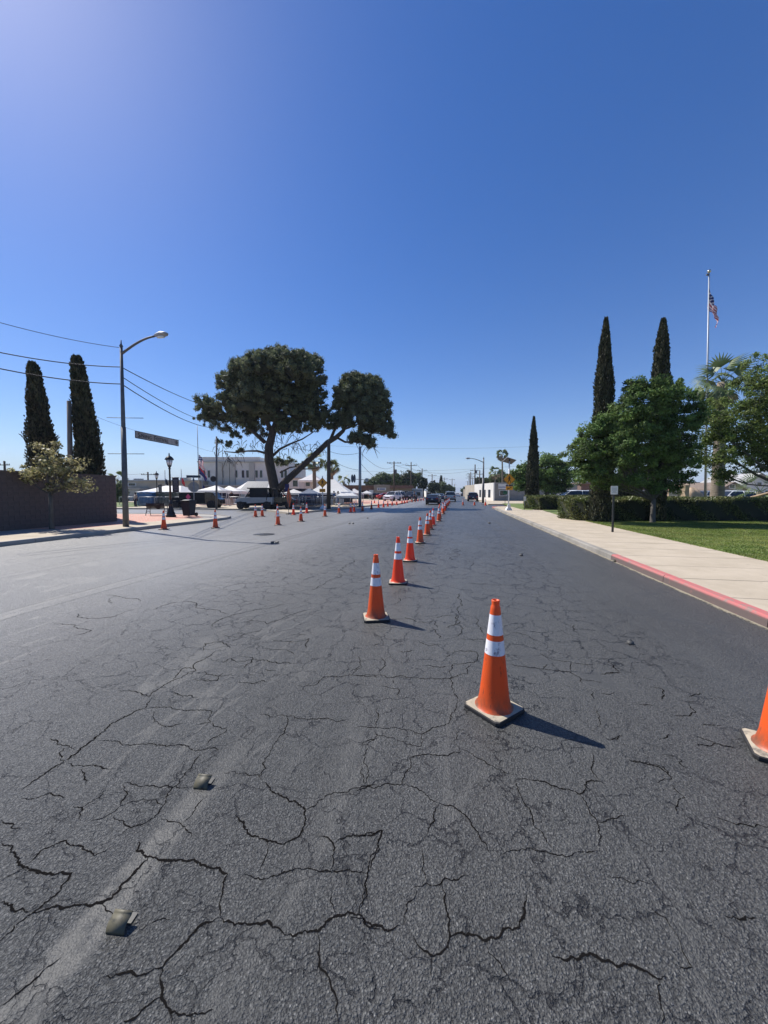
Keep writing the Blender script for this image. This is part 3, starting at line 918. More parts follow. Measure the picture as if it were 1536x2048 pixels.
def crack_ribbons(cracks):
    V = []; 
    rg = random.Random(3)
    for line, w in cracks:
        pts = [G(x, y) for x, y in line]
        # fractal subdivision
        path = [pts[0]]
        for a, b in zip(pts, pts[1:]):
            d = b - a
            L = d.length
            n = max(2, int(L / 0.011))
            if n > 90: n = 90
            nx = Vector((-d.y, d.x, 0)).normalized() if L > 1e-6 else Vector((1, 0, 0))
            off = [0.0] * (n + 1)
            def mid(i0, i1, amp):
                if i1 - i0 < 2: return
                m = (i0 + i1) // 2
                off[m] = (off[i0] + off[i1]) / 2 + rg.uniform(-1, 1) * amp
                mid(i0, m, amp * 0.62); mid(m, i1, amp * 0.62)
            mid(0, n, L * 0.13)
            for i in range(1, n + 1):
                path.append(a.lerp(b, i / n) + nx * off[i])
        n = len(path)
        dist = path[n // 2].length
        base = 0.0058 * w * (1 + 0.16 * dist)
        lw = 1.0
        L_, R_ = [], []
        for i, p in enumerate(path):
            t = (path[min(i + 1, n - 1)] - path[max(i - 1, 0)])
            t = t.normalized() if t.length > 1e-7 else Vector((1, 0, 0))
            nx = Vector((-t.y, t.x, 0))
            lw = 0.8 * lw + 0.2 * rg.choice([0.3, 0.5, 0.8, 1.1, 1.6, 2.0])
            e = min(1.0, min(i, n - 1 - i) / 6.0 + 0.25)
            wd = base * lw * e
            jit = rg.uniform(-0.4, 0.4) * base
            L_.append(p + nx * (wd + jit)); R_.append(p - nx * (wd - jit))
        for i in range(n - 1):
            V.append([(q.x, q.y, 0.0015) for q in (L_[i], R_[i], R_[i + 1], L_[i + 1])])
    return np.array(V)
cme = quads_mesh('crack', crack_ribbons(CR))
_e = np.tile(np.array([1.0, -1.0, -1.0, 1.0], dtype=np.float32), len(cme.polygons))
_a = cme.attributes.new('edge', 'FLOAT', 'POINT'); _a.data.foreach_set('value', _e)
co = link('crack', cme, road, M['crack'])
def grit_strip(u0, u1, va, vb):
    n = int((u1 - u0) / .5); q = []
    for i in range(n):
        a = u0 + (u1 - u0) * i / n; b = u0 + (u1 - u0) * (i + 1) / n
        q.append([tuple(R(a, va, .0028)), tuple(R(a, vb, .0028)), tuple(R(b, vb, .0028)), tuple(R(b, va, .0028))])
    me = quads_mesh('gutter_grit', np.array(q)); at = me.attributes.new('edge', 'FLOAT', 'POINT')
    at.data.foreach_set('value', np.tile(np.array([0.0, 1.0, 1.0, 0.0], dtype=np.float32), n))
    o = link('gutter_grit', me, road, M['grit']); o['kind'] = 'stuff'
grit_strip(-9, 42, V_R - .002, V_R - .20)
grit_strip(-9, 20, V_L + .002, V_L + .25)
co['kind'] = 'stuff'

# --- left corner: pavement, kerb, brick plaza
plaza_pts = [R(-9, V_L - 0.16), R(19.5, V_L - 0.16), R(20.9, V_L - 0.30), R(21.9, V_L - 0.7), Vector((-10.9, 25.1, 0)), Vector((-12.4, 26.5, 0)), Vector((-13.9, 27.3, 0)),
             Vector((-20, 28.2, 0)), Vector((-60, 33, 0)), Vector((-60, -9, 0))]
slab('plaza_pavement', plaza_pts, -0.05, KZ - 0.02, M['concrete_grey'])
swl = tag(bpy.data.objects.new('sidewalk_left', None), kind='structure'); COL.objects.link(swl)
def slab_run(parent, u0, u1, v0, v1, step, z, mat, gap=0.012, name='slab'):
    n = int(round((u1 - u0) / step))
    for i in range(n):
        a = u0 + i * step + gap / 2; b = u0 + (i + 1) * step - gap / 2
        dz = rnd.uniform(-0.0015, 0.0015)
        mb = MB(); mb.prism([R(a, v0 + 0.006), R(b, v0 + 0.006), R(b, v1 - 0.006), R(a, v1 - 0.006)], z - 0.06, z + dz)
        mb.build(name, mat, parent)
slab_run(swl, -9, 19.5, -16.0, V_L - 0.16, 1.5, KZ, M['concrete'])
pav = sheet('brick_paving', [R(13, -16.02), R(19.3, -16.02), R(20.6, -15.6), Vector((-12.9, 25.6, 0)), Vector((-14.6, 26.6, 0)), Vector((-20, 27.2, 0)), Vector((-58, 31.6, 0)), Vector((-58, 14, 0))], KZ - 0.012, M['pavers'])
pav['kind'] = 'structure'
def kerb_run(name, pts, w=0.16, z=KZ, mats=None, seg=2.4, side=1):
    """kerb stones along a polyline (outer edge on the street side)"""
    root = bpy.data.objects.new(name, None); COL.objects.link(root); root['kind'] = 'structure'
    out = []
    for a, b in zip(pts, pts[1:]):
        a = Vector(a); b = Vector(b)
        L = (b - a).length
        n = max(1, int(round(L / seg)))
        t = (b - a) / L
        nx = Vector((-t.y, t.x, 0)) * side
        for i in range(n):
            g = 0.006
            p = a + t * (L * i / n + g); q = a + t * (L * (i + 1) / n - g)
            prof = [(0.0, -0.05), (0.012, z - 0.03), (0.035, z + 0.003), (w, z + 0.004), (w, -0.05)]
            mb = MB()
            mb.loft([[p + nx * x + Vector((0, 0, zz)) for x, zz in prof], [q + nx * x + Vector((0, 0, zz)) for x, zz in prof]])
            mid = (p + q) / 2
            m = mats(mid) if callable(mats) else mats
            out.append(mb.build('kerb_stone', m, root))
    return root
kerb_run('kerb_left', [R(-9, V_L), R(19.5, V_L), R(20.9, V_L - 0.14), R(22.0, V_L - 0.55), Vector((-10.75, 25.25, 0)), Vector((-12.3, 26.65, 0)), Vector((-13.9, 27.45, 0)), Vector((-20, 28.35, 0)), Vector((-60, 33.15, 0))], mats=M['concrete_grey'])

# --- far side of the cross street: park corner
isl = [G(240, 1018.5), G(400, 1019.2), G(435, 1020), G(500, 1020.6), G(528, 1021.5), G(560, 1026), G(577, 1028.4), G(596, 1028), G(612, 1026), G(653, 1022), G(700, 1016.8), G(745, 1012.3), G(800, 1007.6)]
isl_in = [Vector((-80, 37.8, 0))] + isl + [R(70, -8.3), R(90, -8.3), R(90, -75)]
slab('park_corner_pavement', isl_in, -0.05, KZ - 0.02, M['concrete'])
kerb_run('kerb_park_corner', [Vector((-80, 37.65, 0))] + isl + [R(70, -8.15), R(90, -8.15)], mats=M['concrete_grey'])
sheet('park_lawn', [G(262, 1014, 0.12), G(225, 1014, 0.12), Vector((-60, 46, 0)), Vector((-60, 60, 0)), Vector((-30, 60, 0))], KZ - 0.005, M['lawn'])
sheet('park_bed', [G(535, 1018, 0.12), G(605, 1021, 0.12), G(650, 1016, 0.12), G(650, 1008, 0.12), G(520, 1008, 0.12)], KZ - 0.008, M['soil'])
sheet('park_paving', [Vector((-24, 46, 0)), Vector((2, 52, 0)), Vector((6, 74, 0)), Vector((-26, 70, 0))], KZ - 0.009, M['pavers'])

# --- right block: sidewalk of slabs, kerb painted red near the camera, walkway, lawns
blk = [R(-9, V_R + 0.16), R(42, V_R + 0.16), R(44.0, V_R + 0.8), R(45.0, V_R + 2.4), R(45.4, V_R + 6), R(46, 60), R(-9, 60)]
slab('walkway', blk, -0.05, KZ - 0.03, M['concrete'])
swr = tag(bpy.data.objects.new('sidewalk_right', None), kind='structure'); COL.objects.link(swr)
sheet('joint_dirt', [R(-9, V_R + .17), R(-9, 6.94), R(42, 6.94), R(42, V_R + .17)], KZ - 0.024, M['soil'])
slab_run(swr, -9, 42, V_R + 0.16, 6.95, 1.275, KZ, M['concrete'], 0.022)
# broad walk that crosses to the right between the hedges
for i in range(9):
    for j in range(6):
        a = 18.6 + j * 2.1; v = 6.96 + i * 2.2
        mb = MB(); mb.prism([R(a + .006, v + .006), R(a + 2.094, v + .006), R(a + 2.094, v + 2.194), R(a + .006, v + 2.194)], KZ - 0.06, KZ - 0.002 + rnd.uniform(-.001, .001))
        mb.build('slab', M['concrete'], swr)
red_u = UV(G(1240, 1120))[0]
kerb_run('kerb_right', [R(-9, V_R), R(red_u, V_R)], mats=M['red_curb'], seg=2.45, side=-1)
kerb_run('kerb_right', [R(red_u, V_R), R(42, V_R), R(44.1, V_R + 0.65), R(45.15, V_R + 2.3), R(45.55, V_R + 6), R(46.2, 60)],
         mats=lambda p: M['red_curb'] if UV(p)[0] > 38.5 and UV(p)[1] < 8 else M['kerb_grey'], side=-1)
# kerb vertices face the street: flip side for the right kerb was handled by its direction
lawn_pts = [R(-9, 6.97), R(UV(G(1176, 1047))[0], 6.97), Vector((11.6, 20.3, 0)), Vector((60, 20.3, 0)), Vector((60, -20, 0))]
slab('lawn', lawn_pts, KZ - 0.05, KZ + 0.012, M['lawn'])
lawn2 = [G(1012, 1010.5, 0.12), G(1004, 1007, 0.12), G(1062, 1007.5, 0.12), G(1075, 1016, 0.12), G(1064, 1020.5, 0.12), G(1046, 1020, 0.12)]
slab('lawn', lawn2, KZ - 0.05, KZ + 0.012, M['lawn'])
sheet('park_ground', [Vector((11, 22, 0)), Vector((70, 22, 0)), Vector((70, 36, 0)), Vector((15, 36, 0))], KZ + 0.004, M['lawn'])
sheet('parking_lot', [Vector((19, 36, 0)), Vector((90, 36, 0)), Vector((90, 62, 0)), R(46, 14), R(38, 14)], KZ + 0.001, M['lot'])
# next block on the right
slab('far_pavement', [R(52, 4.3), R(52, 90), R(200, 90), R(200, 4.3)], -0.05, KZ, M['concrete'])
slab('far_pavement', [R(90.2, -8.5), R(400, -8.5), R(400, -60), R(90.2, -60)], -0.05, KZ, M['concrete'])
slab('far_verge', [R(202, 4.3), R(202, 16), R(900, 16), R(900, 4.3)], -0.04, KZ, M['ground'])

# real grass blades on the lawn
def grass(name, inside, box, n, L, W, mat, z):
    x = nr.uniform(box[0], box[1], n); y = nr.uniform(box[2], box[3], n)
    keep = inside(x, y)
    x = x[keep]; y = y[keep]; k = len(x)
    C = np.stack([x, y, np.full(k, z)], 1)
    D = np.stack([nr.normal(0, .5, k), nr.normal(0, .5, k), np.ones(k)], 1)
    V = leaves(C + np.array([0, 0, L * .3]), D, L * (0.6 + 0.8 * nr.rand(k)), W, 0.0)
    pa = 0.5 + 0.25 * np.sin(x * 1.7 + 1.3 * np.sin(y * 1.1)) * np.sin(y * 2.3 + x) + 0.2 * nr.normal(size=k)
    o = link(name, quads_mesh(name, V, np.clip(pa, 0, 1)), None, mat)
    o['kind'] = 'stuff'
    return o
def in_lawn(x, y):
    v = x * CA - y * SA; u = x * SA + y * CA
    e = 6.99 + 0.035 * np.sin(u * 5.1) + 0.03 * np.sin(u * 12.7 + 1)
    return (v > e) & (y < 20.2) & (x < y * 1.06 + 1.0)
grass('grass', in_lawn, (8, 23, 6.3, 20.2), 150000, 0.055, 0.012, M['grass'], KZ + 0.005)
grass('grass', in_lawn, (8, 23, 6.3, 20.2), 26000, 0.05, 0.014, M['grass_pale'], KZ + 0.008)
def in_edge(x, y):
    v = x * CA - y * SA
    return (v > 6.88) & (v < 7.08) & (y < 20)
grass('grass', in_edge, (8, 12, 6.3, 20), 30000, 0.06, 0.014, M['grass'], KZ)

# distant hills
def hills(name, Y, x0, x1, hmax, seed, n=160):
    rg = random.Random(seed)
    ph = [rg.uniform(0, 6.28) for _ in range(5)]
    mb = MB(); vs = []; fs = []
    for i in range(n + 1):
        x = x0 + (x1 - x0) * i / n
        t = i / n * 12
        h = hmax * (0.55 + 0.25 * math.sin(t * .7 + ph[0]) + 0.13 * math.sin(t * 1.9 + ph[1]) + 0.07 * math.sin(t * 5.3 + ph[2]) + 0.04 * math.sin(t * 11 + ph[3]))
        vs += [(x, Y - 900, -5), (x, Y, h), (x, Y + 900, -5)]
    for i in range(n):
        a = i * 3
        fs += [(a, a + 3, a + 4, a + 1), (a + 1, a + 4, a + 5, a + 2)]
    mb.add(vs, fs, True)
    o = mb.build(name, M['hills']); o['kind'] = 'structure'
    return o
hills('mountains', 9000, -9000, 12000, 190, 5)

# thin air haze over the whole place
hz_mb = MB(); hz_mb.box((1500, 5200, 149), (23000, 11400, 304)); hz_o = hz_mb.build('haze', None)
hz_o['kind'] = 'stuff'
hm = bpy.data.materials.new('haze_air'); hm.use_nodes = True
hm.node_tree.nodes.clear()
h_out = hm.node_tree.nodes.new('ShaderNodeOutputMaterial'); h_v = hm.node_tree.nodes.new('ShaderNodeVolumePrincipled')
h_v.inputs['Color'].default_value = (0.72, 0.84, 1.0, 1); h_v.inputs['Density'].default_value = 2.2e-4
hm.node_tree.links.new(h_v.outputs[0], h_out.inputs['Volume'])
hz_o.data.materials.clear(); hz_o.data.materials.append(hm)

# ------------------------------------------------------------------ block wall on the left
WV = -18.25
w_end = UV(G(234, 1047))[0]
bw = thing('block_wall', 'tall dark block wall along the left sidewalk, ending beside the brick plaza', 'wall', R(w_end, WV), math.pi / 2 - RA)
# local x runs back towards the camera (negative), local y away from the street
core = MB(); core.box((-4.8, 0.10, 1.22), (9.58, 0.16, 2.44))
core.build('mortar_core', M['mortar'], bw)
bm_ = [MB().box((0, 0, 0), (0.39, 0.2, 0.19)).mesh('block'), MB().box((0, 0, 0), (0.19, 0.2, 0.19)).mesh('block')]
for m_ in bm_: m_.materials.append(M['block_red'])
for r_ in range(12):
    off = 0.2 if r_ % 2 else 0.0
    xs = []
    x = 0.0
    if off:
        xs.append((-0.1, 1)); x = -0.2
    while x - 0.4 >= -9.61:
        xs.append((x - 0.2, 0)); x -= 0.4
    if off: xs.append((x - 0.1, 1))
    for xx, k in xs:
        o = link('block', bm_[k], bw)
        o.location = (xx, 0.08 + rnd.uniform(-.003, .003) , 0.14 + 0.1 + r_ * 0.2)
cap = MB(); cap.box((-4.8, 0.09, 2.58), (9.64, 0.26, 0.07)); cap.build('cap_course', M['block_red'], bw)
# the wall's return at its far end
ret = thing('return_wall', 'short return of the dark block wall running back from its far end', 'wall', R(w_end, WV - 0.3), math.pi / 2 - RA)
mb = MB(); mb.box((-0.1, 3.2, 1.30), (0.2, 6.2, 2.6)); mb.build('wall_face', M['block_red'], ret)

# ------------------------------------------------------------------ plants
def cypress(name, label, base, h, r, lean=0.0, n=9000, tip=0.5, seed=1, prof=None, group=None, low=0.0, tuft=0.20):
    """columnar cypress; prof = radius factor along height"""
    rg = np.random.RandomState(seed)
    root = thing(name, label, 'cypress tree', base, 0, group)
    prof = prof or (lambda t: (0.55 + 0.55 * min(t / 0.25, 1.0)) * (1 - max(0, (t - 0.35) / 0.65) ** tip * 0.92))
    def rad(t, a):
        return r * prof(t) * (1 + 0.10 * math.sin(3 * a + 9 * t + seed) + 0.07 * math.sin(7 * a - 23 * t + seed * 2) + 0.05 * math.sin(31 * t + seed))
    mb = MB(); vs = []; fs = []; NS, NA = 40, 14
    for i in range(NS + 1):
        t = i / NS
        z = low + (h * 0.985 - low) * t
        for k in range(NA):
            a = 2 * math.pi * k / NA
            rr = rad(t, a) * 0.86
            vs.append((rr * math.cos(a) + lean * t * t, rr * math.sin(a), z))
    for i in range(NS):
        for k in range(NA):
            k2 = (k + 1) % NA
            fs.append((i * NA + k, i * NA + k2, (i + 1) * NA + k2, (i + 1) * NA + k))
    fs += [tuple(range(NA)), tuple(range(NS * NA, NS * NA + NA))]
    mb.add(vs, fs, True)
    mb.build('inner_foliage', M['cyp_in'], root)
    t = rg.rand(n) ** 0.9
    a = rg.rand(n) * 2 * math.pi
    rr = np.array([rad(tt, aa) for tt, aa in zip(t, a)])
    bumpy = 1 + 0.10 * rg.normal(size=n)
    rr = rr * bumpy
    z = low + (h - low) * t
    C = np.stack([rr * np.cos(a) + lean * t * t, rr * np.sin(a), z], 1)
    D = np.stack([np.cos(a) * 0.35, np.sin(a) * 0.35, np.ones(n)], 1) + rg.normal(size=(n, 3)) * 0.28
    V = leaves(C, D, tuft * (0.6 + 0.8 * rg.rand(n)), tuft * 0.42, 0.2)
    tn = np.clip(0.45 + 0.3 * np.sin(z * 2.1 + 3 * a) * np.sin(z * 0.9 + a * 2 + seed) + 0.22 * rg.normal(size=n), 0, 1)
    link('foliage', quads_mesh('foliage', V, tn), root, M['cyp'])
    mb = MB(); mb.tube([(0, 0, -0.1), (0, 0, max(low, 0.2) + 0.6)], [0.17, 0.14], 8); mb.build('trunk', M['bark'], root)
    return root

def cyp_h(px, ytop, Y): return P(px, ytop, Y).z
# left pair behind the wall
def spire_left(t): return (1.08 - 0.80 * t) * (1 - 0.55 * max(0, (t - 0.93) / 0.07) ** 2) + (0.10 * math.exp(-((t - .52) / .04) ** 2))
Yc = 23.5
c0 = P(95, 1040, Yc); cypress('cypress_tree', 'stout dark cypress with a small side bulge behind the block wall, leftmost tree', (c0.x, Yc, 0), P(78, 724, Yc).z, 0.88, -0.5, 8500, prof=spire_left, seed=3, tuft=0.22)
c0 = P(184, 1040, Yc - 1); cypress('cypress_tree', 'taller dark cypress behind the end of the block wall, left of the street lamp', (c0.x, Yc - 1, 0), P(166, 712, Yc - 1).z, 0.85, -0.52, 9000, prof=lambda t: (1.0 - 0.70 * t) * (1 - 0.5 * max(0, (t - 0.94) / 0.06) ** 2), seed=8, tuft=0.22)
# right side
Yr = 20.9
c0 = P(1200, 1040, 19.75); cypress('cypress_tree', 'tall slim cypress rising from the left part of the hedge by the white sign', (c0.x, 19.75, .1), P(1209, 632, 19.75).z - .2, 0.46, 0.0, 12000, tip=0.8, seed=5, tuft=0.17,
    prof=lambda t: 0.92 * (1 - max(0, (t - 0.5) / 0.5) ** 1.8 * 0.88))
c0 = P(1311, 1045, 19.95); cypress('cypress_tree', 'tall slim cypress with a forked tip behind the leafy tree', (c0.x, 19.95, .1), P(1325, 634, 19.95).z - .2, 0.44, 0.0, 12000, seed=12, tuft=0.17,
    prof=lambda t: 0.92 * (1 - max(0, (t - 0.55) / 0.45) ** 3 * 0.8) * (1 - 0.14 * t))
c0 = P(1252, 1000, 31); cypress('cypress_tree', 'shorter dark cypress far behind the hedge, between the two tallest ones', (c0.x, 31, 0), P(1248, 850, 31).z, 0.85, 0.1, 5000, seed=22, tuft=0.25)
c0 = G(1064, 1017); cypress('cypress_tree', 'thin pointed dark cypress standing alone at the end of the far hedge', (c0.x, c0.y, 0), P(1062, 834, c0.y).z, 0.54, 0.0, 8000, seed=9, tuft=0.26,
    prof=lambda t: (0.72 + 0.28 * min(t / 0.16, 1)) * (1 - max(0, (t - 0.2) / 0.8) ** 2.0 * 0.92))
c0 = P(882, 985, 160); cypress('cypress_tree', 'tiny far cypress standing above the round trees left of the street', (c0.x, 160, 0), P(882, 952, 160).z, 1.6, 0, 1500, seed=10, tuft=0.9)

def broad_tree(name, label, base, lobes, limbs, mat, n_clump, per, clump_r, L, W, trunk_r=0.2, trunk_h=2.0, bark='bark_grey', group=None, surf=0.45, cat='tree', extra=None, fork=None):
    root = thing(name, label, cat, base, 0, group)
    mb = MB()
    f = Vector(fork or (0, 0, trunk_h))
    mb.tube([(0, 0, -0.1), (0, 0, 0.15), f * 0.5, f], [trunk_r * 1.35, trunk_r * 1.05, trunk_r * .92, trunk_r * .8], 10)
    mb.build('trunk', M[bark], root)
    lm = MB()
    for i, (c, r) in enumerate(lobes):
        s = f + Vector((rnd.uniform(-.1, .1) * trunk_r, 0, -rnd.uniform(0, .25) * trunk_h * .4))
        e = Vector(c) + Vector((0, 0, -r[2] * .1))
        pts = limb(lm, s, e, trunk_r * (0.45 if i < 5 else 0.26), trunk_r * 0.10, 0.08, 6, 6, i)
        for j in range(4):
            q = pts[3 + (j % 3)]
            d = Vector((rnd.uniform(-1, 1) * r[0], rnd.uniform(-1, 1) * r[1], rnd.uniform(-.4, .9) * r[2]))
            limb(lm, q, Vector(c) + d * .8, trunk_r * 0.16, trunk_r * 0.04, 0.08, 5, 4, i * 7 + j)
    lb = lm.build('limbs', M[bark], root)
    V, t = crown_leaves(lobes, n_clump, per, clump_r, L, W, surf)
    link('foliage', quads_mesh('foliage', V, t), root, M[mat])
    return root

def lobe(px, py, rpx, rpy, Y, base, depth=1.0, dy=0.0):
    """lobe given by photo pixels at distance Y, relative to base"""
    p = P(px, py, Y + dy)
    s = (Y + dy) / FPX
    return ((p.x - base.x, p.y - base.y, p.z - base.z), (rpx * s, (rpx + rpy) / 2 * s * depth, rpy * s))

# leafy tree in front of the hedge
b = G(1305, 1051); Y = b.y
LB = lambda a: [lobe(*x[:4], Y, b, *(x[4:])) for x in a]
broad_tree('leafy_tree', 'broad leafy green tree on the lawn in front of the hedge, beside the white sign', b,
    LB([(1300, 800, 48, 42), (1250, 835, 45, 42), (1345, 800, 42, 36), (1205, 880, 42, 42), (1172, 905, 34, 34), (1290, 870, 60, 50), (1350, 870, 42, 50), (1195, 940, 40, 28),
        (1300, 930, 60, 35, 1, .6), (1240, 905, 40, 40, 1, -.5), (1368, 920, 24, 36), (1270, 775, 25, 16), (1385, 830, 24, 32), (1165, 950, 22, 18), (1225, 965, 30, 16), (1275, 965, 34, 16), (1345, 962, 34, 18), (1310, 975, 22, 12), (1330, 775, 22, 16), (1215, 850, 22, 22)]),
    None, 'leaf', 900, 100, 0.30, 0.14, 0.058, 0.13, 1.35, surf=0.30)
# two more right
b = Vector((22.3, 20.5, 0.14)); Y = b.y
broad_tree('leafy_tree', 'leafy green tree at the right edge of the photo, branches reaching over the hedge', b,
    LB([(1470, 840, 50, 60), (1440, 900, 40, 50), (1510, 790, 45, 50), (1530, 750, 40, 40), (1420, 850, 32, 36), (1500, 880, 45, 45), (1560, 830, 60, 70), (1540, 920, 40, 26),
        (1452, 950, 26, 20), (1600, 780, 60, 60), (1560, 900, 60, 50)]),
    None, 'leaf_lo', 640, 72, 0.33, 0.14, 0.060, 0.2, 2.0, surf=0.2)
# small tree with bright mottled leaves in front of the wall
b = G(104, 1064); b.z = KZ - .02; Y = b.y
broad_tree('small_tree', 'small tree with cream and olive leaves in front of the dark block wall', b,
    LB([(105, 925, 46, 30), (80, 945, 34, 26), (135, 945, 36, 26), (95, 900, 28, 18), (60, 955, 18, 16), (165, 968, 24, 14), (120, 970, 34, 14), (150, 930, 22, 18)]),
    None, 'leaf_var', 105, 30, 0.24, 0.13, 0.075, 0.085, 1.55, surf=0.1)
# tree beside the lone cypress
b = G(1093, 1003); b = Vector((P(1093, 1000, 44).x, 44, .14)); Y = 44
broad_tree('leafy_tree', 'dark leafy tree with a forked trunk behind the far hedge and lone cypress', b,
    LB([(1095, 935, 34, 28), (1060, 950, 26, 26), (1122, 950, 24, 26), (1040, 965, 18, 20), (1085, 965, 32, 22), (1100, 918, 18, 12), (1035, 945, 14, 12), (1120, 970, 20, 14)]),
    None, 'leaf', 300, 60, 0.55, 0.30, 0.15, 0.25, 2.2, surf=0.4)

# far trees on both sides
def far_tree(label, px, py, rx, ry, Y, mat='leaf_far', n=46, per=34, group=None, seed=0, trunk=True):
    rg = random.Random(seed * 13 + 5)
    b = Vector((P(px, 990, Y).x, Y, 0.0))
    lobes = []
    for i in range(6):
        lobes.append(lobe(px + rg.uniform(-.55, .55) * rx, py + rg.uniform(-.45, .45) * ry, rx * rg.uniform(.4, .6), ry * rg.uniform(.4, .6), Y, b))
    lobes.append(lobe(px, py, rx * .7, ry * .8, Y, b))
    s = Y / FPX
    h = lobes[-1][0][2]
    return broad_tree('tree', label, b, lobes, None, mat, n * 3, per, s * min(rx, ry) * .28, s * 3.2, s * 1.7, 0.012 * Y * .3, max(1.0, h * .4), 'bark', group, surf=.3)
far = [
    (742, 968, 14, 12, 105, 'leaf_far', 'low pale green tree behind the brick shop, left of its neighbours'),
    (757, 962, 16, 16, 108, 'leaf_far', 'rounded sunlit green tree behind the tan shop front'),
    (775, 960, 18, 16, 112, 'leaf_far', 'full green tree between two utility poles behind the tan shop'),
    (793, 962, 16, 18, 115, 'leaf_far', 'green tree right behind the pole with the transformer'),
    (810, 960, 16, 20, 118, 'leaf_dark', 'mid green tree over the corner of the brick shop'),
    (828, 962, 14, 22, 122, 'leaf_far', 'tall loose green tree left of the round dark trees'),
    (846, 968, 10, 16, 120, 'leaf_dark', 'narrow round dark tree behind the low white building'),
    (866, 973, 14, 15, 118, 'leaf_dark', 'large ball-shaped dark tree beyond the black sedan'),
    (884, 975, 14, 12, 135, 'leaf_far', 'bushy green tree right of the ball-shaped dark tree'),
    (898, 977, 8, 10, 165, 'leaf_far', 'small far tree at the left side of the distant street'),
    (906, 981, 5, 8, 230, 'leaf_far', 'tiny hazy tree near the end of the street on the left'),
    (930, 982, 8, 8, 220, 'leaf_far', 'olive tree near the end of the street on the right'),
    (939, 980, 9, 10, 160, 'leaf_far', 'green street tree left of the dark suv'),
    (959, 962, 10, 9, 120, 'leaf_dark', 'round dark pine above the orange storefront'),
    (975, 963, 9, 10, 105, 'leaf_far', 'green tree rising over the orange storefront roof'),
    (990, 960, 12, 12, 100, 'leaf_far', 'green tree behind the grey block building, left end'),
    (1006, 955, 14, 16, 98, 'leaf_far', 'tall green tree behind the grey block building'),
    (1028, 955, 16, 18, 96, 'leaf_far', 'wide green tree behind the crossing sign'),
    (242, 985, 12, 24, 60, 'leaf_far', 'loose green tree behind the street lamp pole, past the wall end'),
    (1190, 975, 50, 16, 110, 'leaf_dark', 'long low dark tree mass behind the brown brick building'),
    (1500, 955, 26, 20, 90, 'leaf_dark', 'dark tree beside the white gabled house'),
]
for i, (x, y, rx, ry, Y, mt, lb) in enumerate(far):
    far_tree(lb, x, y, rx, ry, Y, mt, seed=i)
# dark shrubs / low mass along park
def hedge(name, label, poly, h, n, leaf=0.07, cat='hedge', mat='hedge'):
    """clipped hedge over a convex base polygon (world xy)"""
    c = sum((Vector((p[0], p[1], 0)) for p in poly), Vector()) / len(poly)
    root = thing(name, label, cat, (c.x, c.y, KZ - .03))
    loc = [Vector((p[0] - c.x, p[1] - c.y, 0)) for p in poly]
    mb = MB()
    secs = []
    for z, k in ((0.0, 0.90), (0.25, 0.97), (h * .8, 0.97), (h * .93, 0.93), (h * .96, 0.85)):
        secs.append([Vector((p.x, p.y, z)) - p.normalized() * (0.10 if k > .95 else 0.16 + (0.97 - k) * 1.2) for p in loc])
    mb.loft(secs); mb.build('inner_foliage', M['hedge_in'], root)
    # surface leaves
    area = []; faces = []
    m = len(loc)
    for i in range(m):
        a, b2 = loc[i], loc[(i + 1) % m]
        faces.append(('s', a, b2)); area.append((b2 - a).length * h)
    tx = [p.x for p in loc]; ty = [p.y for p in loc]
    tri = [(loc[0], loc[i], loc[i + 1]) for i in range(1, m - 1)]
    for t in tri:
        faces.append(('t',) + t); area.append(abs((t[1] - t[0]).cross(t[2] - t[0]).z) / 2)
    tot = sum(area)
    Cs = []; Ds = []
    for f, ar in zip(faces, area):
        k = int(n * ar / tot) + 1
        if f[0] == 's':
            t = nr.rand(k); z = nr.rand(k) ** .85 * h
            a, b2 = f[1], f[2]
            e = (b2 - a).normalized(); o = Vector((e.y, -e.x, 0))
            if o.dot((a + b2) / 2) < 0: o = -o
            lump = 0.085 * np.sin(t * (b2 - a).length * 3.1 + z * 4) + 0.03 * np.sin(t * (b2 - a).length * 9 + 1 + z * 7)
            din = nr.rand(k) * 0.12 - lump + np.maximum(0, (z - h * .9)) * .5
            X = a.x + (b2.x - a.x) * t - o.x * din; Yy = a.y + (b2.y - a.y) * t - o.y * din
            Cs.append(np.stack([X, Yy, z], 1)); Ds.append(np.tile(np.array([o.x, o.y, .5]), (k, 1)))
        else:
            r1 = np.sqrt(nr.rand(k)); r2 = nr.rand(k)
            w0 = 1 - r1; w1 = r1 * (1 - r2); w2 = r1 * r2
            X = w0 * f[1].x + w1 * f[2].x + w2 * f[3].x; Yy = w0 * f[1].y + w1 * f[2].y + w2 * f[3].y
            z = h - nr.rand(k) * .12 + 0.07 * np.sin(X * 2.7 + Yy) + 0.05 * np.sin(X * 7.3) + .05 * nr.rand(k)
            Cs.append(np.stack([X, Yy, z], 1)); Ds.append(np.tile(np.array([0, 0, 1.0]), (k, 1)))
    C = np.concatenate(Cs); D = np.concatenate(Ds) + nr.normal(size=(len(C), 3)) * .7
    V = leaves(C, D, leaf * (0.7 + .6 * nr.rand(len(C))), leaf * .55, .2)
    tn = np.clip(.5 + .3 * np.sin(C[:, 0] * 2.1 + C[:, 2] * 5) * np.sin(C[:, 1] * 3 + C[:, 0]) + .2 * nr.normal(size=len(C)), 0, 1)
    link('foliage', quads_mesh('foliage', V, tn), root, M[mat])
    return root
hl = G(1137, 1044)
hedge('hedge', 'long clipped green hedge behind the lawn, with two cypresses growing through it', [(hl.x, 20.9), (hl.x + .4, 20.35), (13.2, 20.0), (32, 20.0), (32, 22.2), (hl.x + .9, 23.4), (hl.x, 22.6)], 1.22, 80000, 0.095)
h1a = G(984, 1013); h1 = G(990, 1021.5)
